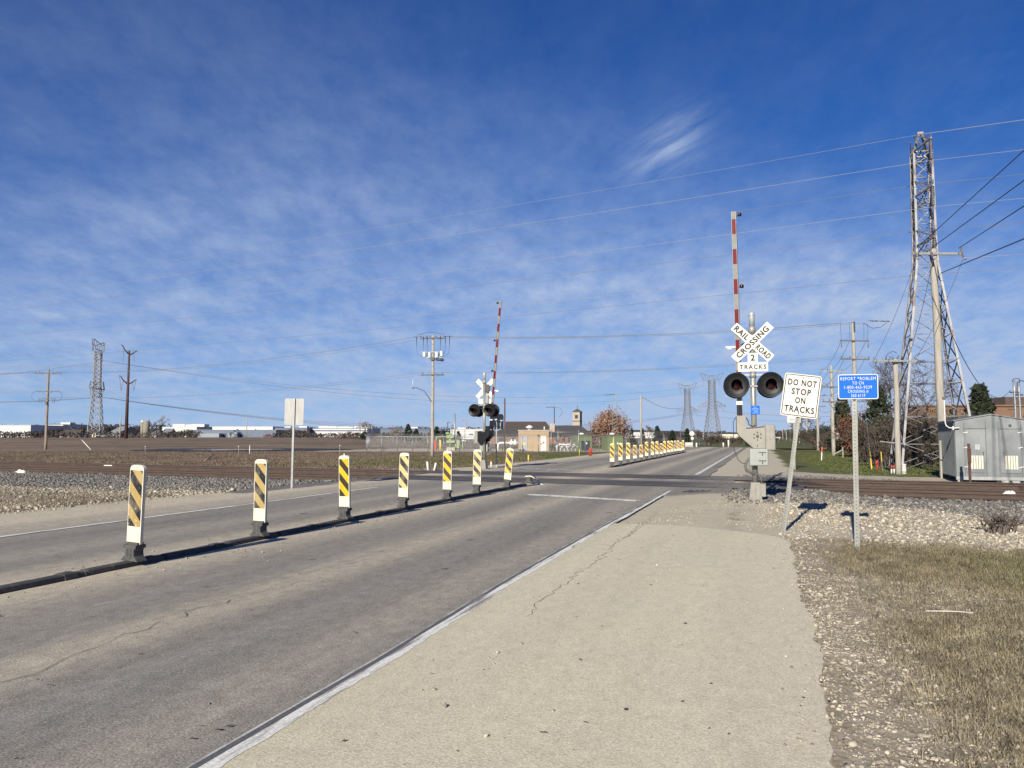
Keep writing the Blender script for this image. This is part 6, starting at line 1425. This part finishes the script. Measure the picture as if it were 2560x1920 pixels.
def shrub(label, base, hgt, wd, m, seed, stems=16, group=None, rmin=.010, leaf=0, leafm=None):
    rg = np.random.default_rng(seed); segs = []
    for i in range(stems):
        a = rg.uniform(0, 6.283); r = wd * .36 * math.sqrt(rg.uniform(0, 1)); p = Vector((math.cos(a) * r, math.sin(a) * r, 0)); sg = twig_tree(rg, hgt * rg.uniform(.6, 1.0), .028, 1.0, 4, first=.34, ang=.5, ratio=.72)
        tilt = Vector((math.cos(a), math.sin(a), 0)) * rg.uniform(0, .3)
        segs += [(p + q + tilt * q.z, p + e + tilt * e.z, r1, r2, d) for q, e, r1, r2, d in sg]
    zmax = max(s[1].z for s in segs); k = hgt / zmax; segs = [(Vector((q.x, q.y, q.z * k)), Vector((e.x, e.y, e.z * k)), r1, r2, d) for q, e, r1, r2, d in segs]
    root = thing('bare_shrub', label, 'shrub', base, 0, group); st_ = [s for s in segs if s[4] >= 3]
    if rmin > .004: V, F = seg_arrays(st_, rmin * 1.4, 4); np_obj('stem', V, F, 'bark', root)
    V, F = seg_arrays([s for s in segs if s[4] < 3 or rmin <= .004], rmin, 3); np_obj('twig', V, F, m, root)
    if leaf:
        C = clump_points(rg, leaf, 24, (wd / 2, wd / 2, hgt * .46)); C[:, 2] += hgt * .5; C = C[C[:, 2] > .05]; V, F = cards(C, hgt * .022, rg); np_obj('foliage', V, F, leafm or m, root)
    return root
# right side
conifer('dark spruce behind the pole with the white box', at(2108, 100), (1128 - 988) * 100 / 1920, 4.4, 'needles', 1, 4200)
conifer('dark spruce below the bare tree, right of the rust red tree', at(2197, 66), 6.3, 3.6, 'needles', 2, 4200)
conifer('dark evergreen between the hut roof and the brick lettering', at(2383, 78), 4.6, 2.6, 'needles', 3, 2200)
conifer('broad blue green spruce above the roof of the silver hut', at(2454, 92), (1145 - 978) * 92 / 1920, 5.6, 'needles', 4, 5200)
leafy('rust red leafed small tree with greener base behind the blue sign', at(2136, 72), 4.3, 2.9, 'rust_leaves', 5, 6500, .075, .02, name='rust_tree', clumps=60)
bare_tree('tall bare tree behind the short pole', at(2224, 82), (1150 - 900) * 82 / 1920, .22, 'twigs', 6, 1.0, 8, .012, ang=.42)
bare_tree('spreading bare tree behind the legs of the lattice tower', at(2296, 80), (1150 - 898) * 80 / 1920, .22, 'twigs', 7, 1.1, 8, .012, ang=.48)
k = 0
WHERE = ['right of the rust red tree', 'under the dark spruce', 'left of the tower legs', 'behind the short pole', 'between the tower legs, left', 'between the tower legs, right', 'behind the tall pole', 'left of the silver hut', 'behind the silver hut', 'right behind the silver hut', 'at the foot of the tower', 'beside the guy guard', 'low in front of the spruce', 'in the gap under the tower bracing', 'behind the vent pipe']
for px, Y_, hh_, wd, lf in ((2175, 58, 2.9, 2.6, 500), (2200, 56, 3.3, 3.0, 700), (2222, 54, 3.6, 3.0, 500), (2246, 58, 4.0, 3.2, 700), (2270, 55, 3.7, 3.2, 500), (2298, 57, 3.8, 3.2, 700), (2325, 56, 3.7, 3.2, 500), (2346, 60, 4.0, 3.0, 500), (2400, 68, 4.2, 3.5, 600), (2470, 66, 3.7, 4.0, 300), (2262, 49.5, 1.5, 2.2, 200), (2190, 50, 1.7, 2.2, 300), (2215, 49.5, 1.9, 2.2, 200), (2300, 50, 1.7, 2.4, 200), (2335, 50, 1.9, 2.4, 200)):
    shrub(f'dense bare brown shrub {WHERE[k]}', at(px, Y_), hh_, wd, 'brush', 20 + k, 24, 'brown shrubs behind the tower', .014, lf, 'brush'); k += 1
for i, (px, Y_, hh_, wd, where) in enumerate(((2066, 112, 2.4, 5, 'behind the white and orange marker'), (2090, 105, 2.2, 4, 'beside the pole with the white box'), (2040, 135, 3.4, 6, 'behind the second verge pole'), (2010, 165, 4.0, 7, 'by the slim distant pole'), (2062, 140, 4.8, 6, 'highest, behind the verge poles'), (2546, 75, 3.8, 4, 'by the slim steel poles'))):
    shrub(f'tangled dark shrub {where}', at(px, Y_), hh_, wd, 'brush_red' if i < 2 else 'brush', 60 + i, 26, 'shrubs along the right verge', .022, 900, 'brush' if i < 2 else 'needles_far')
for i, (px, Y_, hh_) in enumerate(((1990, 260, 9.0), (1975, 330, 8.5), (2012, 230, 9))): bare_tree(f'{["middle", "left", "right"][i]} bare tree at the far end of the road', at(px, Y_), hh_, .2, 'twigs', 80 + i, 1.1, 6, .04)
# middle
leafy('round oak holding dry tan and brown leaves beside the church', at(1524, 168), 7.6, 7.9, 'oak_leaves', 90, 9000, .16, .06, clumps=70)
for i, (px, Y_, py, wd, lab) in enumerate(((1643, 215, 1066, 4.0, 'left dark conifer below the pale pole'), (1681, 210, 1077, 3.8, 'middle dark conifer, the lowest of the three'), (1718, 205, 1073, 3.7, 'right dark conifer behind the round warning sign'), (1580, 240, 1072, 3.2, 'slim conifer just right of the oak'), (1607, 235, 1073, 2.6, 'slim conifer right of the pale wooden pole'))):
    b_ = at(px, Y_); conifer(lab, b_, P(px, py, Y_).z - b_.z, wd, 'needles_far', 100 + i, 1500, 'conifers beyond the far delineators')
bare_tree('pale bare tree between the pale pole and the conifers', at(1621, 230), 6.3, .12, 'twigs_pale', 110, 1.0, 6, .035); bare_tree('bare tree behind the round warning sign', at(1745, 260), 5.4, .12, 'twigs', 111, 1.2, 6, .04)
for i, (px, Y_, hh_, wd) in enumerate(((1775, 190, 2.6, 4), (1795, 200, 3.2, 5), (1815, 210, 2.8, 5), (1842, 230, 3.0, 5))): shrub(f'dark roadside shrub beyond the far delineators, {ordn[i]} from the left', at(px, Y_), hh_, wd, 'brush', 120 + i, 22, 'shrubs at the road bend', .03, 600, 'needles_far')
for i, (px, Y_, py, wd, lab) in enumerate(((1020, 260, 1060, 4.6, 'dark conifer left of the switchgear pole'), (1040, 300, 1072, 5, 'low conifer behind the switchgear pole'), (1092, 280, 1067, 4.5, 'dark conifer right of the switchgear pole'), (1110, 300, 1076, 4.5, 'low conifer left of the steel mast'), (1146, 280, 1078, 3.8, 'small conifer right of the steel mast'), (911, 190, 1080, 3.2, 'small dark conifer at the left end of the fence'))):
    b_ = at(px, Y_); conifer(lab, b_, P(px, py, Y_).z - b_.z, wd, 'needles_far', 130 + i, 1300, 'conifers behind the compound')
b_ = at(916, 330); bare_tree('bare round crowned tree above the warehouse end', b_, P(916, 1052, 330).z - b_.z, .25, 'twigs_pale', 140, 1.1, 7, .05)
b_ = at(992, 300); leafy('pale feathery bare tree left of the dark conifer', b_, P(992, 1068, 300).z - b_.z, 6.5, 'twigs_pale', 141, 1600, .12, .05, name='bare_tree')
b_ = at(393, 330); bare_tree('loose pale tree standing behind the twin silos', b_, P(393, 1037, 330).z - b_.z, .3, 'twigs_pale', 142, .9, 7, .05); b_ = at(402, 335); conifer('small dark conifer right of the silos', b_, P(402, 1063, 335).z - b_.z, 3.0, 'needles_far', 143, 700)
for i, (px, Y_, py, wd) in enumerate(((95, 290, 1077, 12), (30, 330, 1080, 10), (270, 420, 1060, 14), (140, 380, 1068, 10), (205, 420, 1062, 16), (330, 400, 1068, 12), (340, 460, 1064, 10))):
    b_ = at(px, Y_); shrub(f'dark mass of bare farm trees, {ordn[i]} of the group around the farmyard', b_, P(px, py, Y_).z - b_.z, wd, 'wood_far', 150 + i, 26, 'bare trees around the farm', .06, 1500, 'wood_far')
for i, (px, Y_, py, wd, mm) in enumerate(((445, 330, 1078, 8, 'brush'), (470, 340, 1072, 12, 'wood_far'), (482, 300, 1083, 5, 'brush_red'), (740, 400, 1070, 14, 'brush_red'), (704, 380, 1080, 14, 'needles_far'), (790, 360, 1083, 20, 'needles_far'), (840, 340, 1084, 22, 'wood_far'), (880, 300, 1078, 12, 'brush_red'), (858, 200, 1090, 7, 'brush_red'), (886, 200, 1088, 8, 'brush_red'), (960, 330, 1080, 16, 'wood_far'))):
    b_ = at(px, Y_); shrub(f'low dark thicket across the field, {ordn[i]} from the silos', b_, P(px, py, Y_).z - b_.z, wd, mm, 170 + i, 26, 'thickets across the field', .05, 1300, mm)
# distant woods that read as one mass
def woods(name, Y, spans, seed, n, m):
    rg = np.random.default_rng(seed); Cs = []
    for px0, px1, py in spans:
        k = int(n * (px1 - px0) / 800); px = rg.uniform(px0, px1, k); top_ = 1092 - py + 1.6 * np.sin(px * .11 + seed) + 1.3 * np.sin(px * .29); x = (px - 1280) / 1920 * Y; zt_ = (1.55 + top_ / 1920 * Y) * rg.uniform(0, 1, k) ** .7
        Cs.append(np.stack([x + rg.normal(size=k) * .6, Y + rg.uniform(-12, 12, k), zt_], 1))
    V, F = cards(np.concatenate(Cs), Y * .0011, rg); tag(np_obj(name, V, F, m), 'belt of bare woods along the horizon', 'woods', kind='stuff')
woods('farm_thicket', 285, [(-300, 250, 1079.5), (250, 420, 1082)], 8, 3800, 'wood_far')
woods('field_thicket', 300, [(690, 1100, 1083.5), (430, 480, 1079)], 9, 3800, 'wood_far')
woods('distant_woods', 760, [(-500, 120, 1063.5), (120, 420, 1061.5), (420, 1200, 1069), (1200, 1900, 1080), (1880, 2700, 1076)], 5, 5200, 'wood_far')

# ------------------------------------------------------------------ stones and grass (uncountable)
ICO = None
def ico():
    p = (1 + 5 ** .5) / 2; v = np.array([(-1, p, 0), (1, p, 0), (-1, -p, 0), (1, -p, 0), (0, -1, p), (0, 1, p), (0, -1, -p), (0, 1, -p), (p, 0, -1), (p, 0, 1), (-p, 0, -1), (-p, 0, 1)]) / math.sqrt(1 + p * p)
    f = np.array([(0, 11, 5), (0, 5, 1), (0, 1, 7), (0, 7, 10), (0, 10, 11), (1, 5, 9), (5, 11, 4), (11, 10, 2), (10, 7, 6), (7, 1, 8), (3, 9, 4), (3, 4, 2), (3, 2, 6), (3, 6, 8), (3, 8, 9), (4, 9, 5), (2, 4, 11), (6, 2, 10), (8, 6, 7), (9, 8, 1)]); return v, f
IV, IF = ico()
def stones(name, X, Y, size, m, seed, label, flat=.6, sink=.25):
    rg = np.random.default_rng(seed); n = len(X); Z = H(X, Y); V = IV[None] * (1 + rg.uniform(-.28, .28, (n, 12, 1))); sc = size[:, None, None] * np.stack([rg.uniform(.7, 1.4, n), rg.uniform(.7, 1.2, n), rg.uniform(.45, .95, n) * flat / .6], 1)[:, None, :]
    V = V * sc; a = rg.uniform(0, 6.283, n)[:, None]; x = V[..., 0] * np.cos(a) - V[..., 1] * np.sin(a); y = V[..., 0] * np.sin(a) + V[..., 1] * np.cos(a)
    V = np.stack([x + X[:, None], y + Y[:, None], V[..., 2] + Z[:, None] + size[:, None] * sink], 2); F = (IF[None] + (np.arange(n) * 12)[:, None, None]).reshape(-1, 3)
    o = np_obj(name, V.reshape(-1, 3), F, m); return tag(o, label, 'stones', kind='stuff')
def stone_mat(name, cols):
    m, t, b = nt(name); b.inputs['Roughness'].default_value = .9; b.inputs['Specular IOR Level'].default_value = .2; v = coords(t, rnd=False)
    wn = t.nodes.new('ShaderNodeTexVoronoi'); wn.inputs['Scale'].default_value = 16; t.links.new(v, wn.inputs['Vector']); bw = t.nodes.new('ShaderNodeSeparateColor'); t.links.new(wn.outputs['Color'], bw.inputs[0])
    k = len(cols); col = ramp(t, bw.outputs[0], [(i / (k - 1), c) for i, c in enumerate(cols)]); col = mixc(t, ramp(t, noise(t, v, 90, 3), [(.4, 0.0), (.75, .35)]), col, cols[0]); t.links.new(col, b.inputs['Base Color']); return m
M['lime_stone'] = stone_mat('pale limestone gravel', [(.18, .157, .122), (.29, .257, .205), (.40, .36, .29), (.55, .505, .415)])
M['ballast_stone'] = stone_mat('grey ballast', [(.065, .062, .058), (.12, .115, .108), (.19, .182, .17), (.30, .285, .26)])
rg = np.random.default_rng(77)
def scatter(n, f, box):
    x = rg.uniform(box[0], box[1], n); y = rg.uniform(box[2], box[3], n); lat, al, tt, pt = frames(x, y); p = f(x, y, lat, al, tt, pt); k = rg.uniform(0, 1, n) < p; return x[k], y[k]
wf = lambda x, y, s, o: (wob(x, y, s, o) + 1) * .5
# foreground verge
x, y = scatter(110000, lambda x, y, lat, al, tt, pt: sst(.26, .55, lat) * (1 - sst(8, 11, lat)) * np.clip(.06 + .75 * (1 - sst(.45, .75 + .3 * wf(x, y, 1.0, 9), lat)) + .5 * sst(.5, .72, wf(x, y, 1.2, 6)) * (1 - sst(2.2, 4.0, lat)) , 0, 1) * (1 - sst(13, 14.5, pt)), (0, 8, 1.2, 14))
stones('verge_gravel', x, y, np.minimum(rg.gamma(1.2, .0048, len(x)) + .0025, .030), 'lime_stone', 1, 'pale limestone gravel scattered through the foreground verge', .5, .08)
x, y = scatter(150000, lambda x, y, lat, al, tt, pt: sst(.0, .8, lat) * sst(12.0, 13.6, pt - .12 * lat) * (1 - sst(21.3, 22.2, pt)) * np.clip(.22 + .8 * wf(x, y, .8, 2), 0, 1), (0, 26, 4, 24))
stones('white_gravel', x, y, rg.gamma(2.2, .0070, len(x)) + .008, 'lime_stone', 2, 'white gravel bank around the sign posts before the tracks')
def balp(x, y, lat, al, tt, pt):
    e = np.maximum(sst(-14.6, -15.6, lat), sst(-1.2, .4, lat)); return sst(np.where(lat > -6, 18.6, 16.0), np.where(lat > -6, 20.2, 17.8), pt + .5 * wob(x, y, 1.1, 4)) * (1 - sst(32.4, 33.2, pt)) * (1 - sst(24.1, 24.4, pt) * (1 - sst(30.7, 31.0, pt))) * (1 - sst(-15.6, -14.4, lat) * (1 - sst(-1.2, .4, lat)))
x, y = scatter(420000, balp, (-34, 26, 8, 48))
stones('track_ballast', x, y, rg.gamma(5, .0042, len(x)) + .014, 'ballast_stone', 3, 'grey crushed stone ballast along both tracks', .75, .35)
x, y = scatter(60000, lambda x, y, lat, al, tt, pt: sst(-14.2, -14.9, lat) * (1 - sst(17, 19, pt)) * np.clip(.15 + .9 * sst(13, 17, pt) + .2 * wf(x, y, 1.4, 12), 0, 1), (-24, -8, 3, 26))
stones('verge_rubble', x, y, rg.gamma(2.2, .007, len(x)) + .008, 'lime_stone', 4, 'mixed gravel along the left verge before the ballast')
x, y = scatter(60000, lambda x, y, lat, al, tt, pt: np.clip(np.exp(-((lat + 7.25) / .75) ** 2) * (np.abs(lat + 7.25) > .2) * .28 + .02 * sst(-2.4, -1.5, lat) * (1 - sst(-.2, .3, lat)) + .25 * np.exp(-((lat + 13.4) / .5) ** 2) + .75 * sst(-.05, .34, lat) + .6 * np.exp(-((lat + 1.85) / .22) ** 2 - ((al - 5.1) / .55) ** 2) + .3 * np.exp(-((lat + 1.2) / .35) ** 2 - ((al - 10) / 1.2) ** 2), 0, 1) * (lat < .40) * (lat > -13.6) * (al < 24), (-16, 6, 1.5, 24))
o = stones('road_grit', x, y, np.minimum(rg.gamma(1.5, .0030, len(x)) + .002, .015), 'lime_stone', 5, 'loose grit and small stones lying on the pavement', .6, .4); o.location.z = .035
x, y = scatter(120000, lambda x, y, lat, al, tt, pt: sst(.25, .45, lat) * (1 - sst(3.0, 5.5, lat)) * np.clip(.35 + .5 * wf(x, y, 1.6, 14), 0, 1), (0, 7, 1.2, 9))
stones('fine_gravel', x, y, rg.gamma(2.2, .0018, len(x)) + .002, 'lime_stone', 6, 'fine pale gravel crumbs between the stones of the foreground verge')
x, y = scatter(110000, lambda x, y, lat, al, tt, pt: sst(-2.45, -1.6, lat) * (1 - sst(.8, 2.0, lat)) * sst(13.6, 14.4, al) * (1 - sst(21.5, 22.6, al)) * np.clip(-.12 + .3 * sst(-1.2, .6, lat) + .3 * wf(x, y, 1.3, 19), 0, 1), (0, 9, 10, 23))
stones('apron_gravel', x, y, rg.gamma(2.0, .0030, len(x)) + .003, 'lime_stone', 8, 'fine gravel apron between the shoulder end and the tracks')
rl = np.random.default_rng(5); n_ = 420; la = rl.uniform(-11.5, .3, n_); al_ = 2 + 22 * rl.uniform(0, 1, n_) ** 1.3; lx = la * math.cos(RA) + al_ * math.sin(RA); ly = -la * math.sin(RA) + al_ * math.cos(RA)
V, F = cards(np.stack([np.zeros(n_), np.zeros(n_), np.zeros(n_)], 1), .021, rl, aspect=.6); V = V.reshape(n_, 4, 3); V[..., 2] *= .18; V = V + np.stack([lx, ly, np.full(n_, .0135)], 1)[:, None, :]
tag(np_obj('fallen_leaves', V.reshape(-1, 3), F, mat('withered leaves', (.06, .042, .032), (.12, .075, .05), 3)), 'withered brown leaf scraps scattered over the pavement', 'leaves', kind='stuff')
# grass blades
def blades(name, X, Y, hgt, wid, m, seed, label, lean=.9, kind='grass'):
    rg2 = np.random.default_rng(seed); n = len(X); Z = H(X, Y); a = rg2.uniform(0, 6.283, n); d = np.stack([np.cos(a), np.sin(a)], 1); ln = rg2.uniform(.2 if lean < 1.3 else .62, 1, n) * lean; hh_ = hgt * rg2.uniform(.5, 1.25, n); wv = np.stack([-d[:, 1], d[:, 0]], 1) * (wid * rg2.uniform(.6, 1.3, n))[:, None]
    b = np.stack([X, Y], 1); m1 = b + d * (hh_ * ln * .45)[:, None]; t_ = b + d * (hh_ * ln * 1.25)[:, None]; z1 = Z + hh_ * .62 * np.sqrt(np.maximum(1 - (ln * .5) ** 2, .1)); z2 = Z + hh_ * np.maximum(1 - ln * .75, .12)
    V = np.stack([np.column_stack([b - wv, Z - .005]), np.column_stack([b + wv, Z - .005]), np.column_stack([m1 + wv * .7, z1]), np.column_stack([m1 - wv * .7, z1]), np.column_stack([t_, z2])], 1).reshape(-1, 3)
    i = np.arange(n)[:, None] * 5; F = np.concatenate([i + np.array([[0, 1, 2]]), i + np.array([[0, 2, 3]]), i + np.array([[3, 2, 4]])]); return tag(np_obj(name, V, F, m), label, kind, kind='stuff')
M['dead_grass'] = foliage_mat('dead grass', (.285, .238, .145), (.46, .395, .25), (.18, .150, .09), 2.2)
M['live_grass'] = foliage_mat('late green grass', (.11, .125, .042), (.21, .215, .080), (.32, .28, .14), 1.1)
M['field_grass'] = foliage_mat('brown stubble', (.14, .104, .075), (.27, .21, .148), (.09, .066, .05), .35)
M['verge_grass'] = foliage_mat('mown verge grass', (.06, .088, .025), (.12, .145, .045), (.19, .165, .08), .5)
x, y = scatter(760000, lambda x, y, lat, al, tt, pt: sst(.30, .8, lat + .25 * wob(x, y, 2.5, 21)) * (1 - sst(11.8, 13.2, pt - .12 * lat)) * np.clip(.10 + .28 * sst(.7, 1.3, lat) + 1.0 * sst(.40, .68, wf(x, y, 1.1, 15)) * sst(.6, 1.6, lat) + .75 * sst(2.0, 3.8, lat), 0, 1) * (1 - .55 * sst(3.0, 5.0, lat)), (0, 14, 1.0, 15))
blades('dry_verge_grass', x, y, .085, .0017, 'dead_grass', 1, 'dry flattened grass over the foreground verge', 1.33)
x, y = scatter(260000, lambda x, y, lat, al, tt, pt: sst(1.6, 3.6, lat + .6 * wob(x, y, 1.3, 17)) * (1 - sst(11.4, 12.8, pt - .10 * lat)) * np.clip(.1 + sst(.42, .66, wf(x, y, .9, 27)) + .5 * sst(4, 6, lat), 0, 1), (2, 16, 2, 14))
blades('green_verge_grass', x, y, .08, .0024, 'live_grass', 2, 'patches of green grass in the foreground verge', 1.0)
x, y = scatter(110000, lambda x, y, lat, al, tt, pt: sst(-14.3, -15.2, lat + .3 * wob(x, y, 1.2, 5)) * (1 - sst(15.8, 18.6, pt + .9 * wob(x, y, .8, 7))) * np.clip(.3 + wf(x, y, 1.0, 31), 0, 1), (-30, -9, 2, 27))
M['mixed_grass'] = foliage_mat('greyed dead grass', (.17, .14, .10), (.34, .285, .20), (.12, .095, .07), 1.6)
blades('left_verge_grass', x, y, .11, .004, 'mixed_grass', 3, 'straw coloured dry grass on the left verge below the ballast', 1.1)
x, y = scatter(420000, lambda x, y, lat, al, tt, pt: sst(33.3, 34.6, pt + .5 * wob(x, y, .5, 3)) * sst(-14.4, -16, lat) * (1 - sst(85, 110, y)) * np.clip(.25 + wf(x, y, .35, 8), 0, 1) * np.clip(45 / y, .25, 1), (-75, 3, 28, 110))
blades('field_stubble', x, y, .15, .011, 'field_grass', 4, 'brown stubble and dead weeds covering the field beyond the tracks', 1.0)
x, y = scatter(260000, lambda x, y, lat, al, tt, pt: np.maximum(sst(36.2, 37.2, pt + .3 * wob(x, y, .8, 2)) * sst(2.6, 4.2, lat), sst(35.5, 37, pt) * sst(-15.5, -17, lat) * sst(-38, -26, lat)) * (1 - sst(80, 100, y)), (-28, 42, 32, 100))
blades('mown_grass', x, y, .09, .012, 'verge_grass', 5, 'short green grass on the verges beyond the tracks', 1.0)
# a few dead weeds standing by the ballast at right and the kerb end at left
for i, (px, py, hh_, wd, lab) in enumerate(((2490, 1352, .42, .5, 'dry brown weed clump below the ballast at right'), (2520, 1345, .30, .4, 'smaller dry weed beside the brown clump'))):
    p_ = G(px, py, -.2); shrub(lab, Vector((p_.x, p_.y, h(p_.x, p_.y) - .01)), hh_, wd, 'twigs', 200 + i, 14, None, .0025)
l_ = G(2345, 1580, -.15); mb = MB(); mb.path([(0, 0, .03), (.20, -.03, .035), (.38, -.06, .03)], .0035, 6); tag(mb.build('stick', 'litter', None, (l_.x - .1, l_.y, h(l_.x, l_.y) + .03)), 'pale bleached stick lying on the dry grass', 'stick')
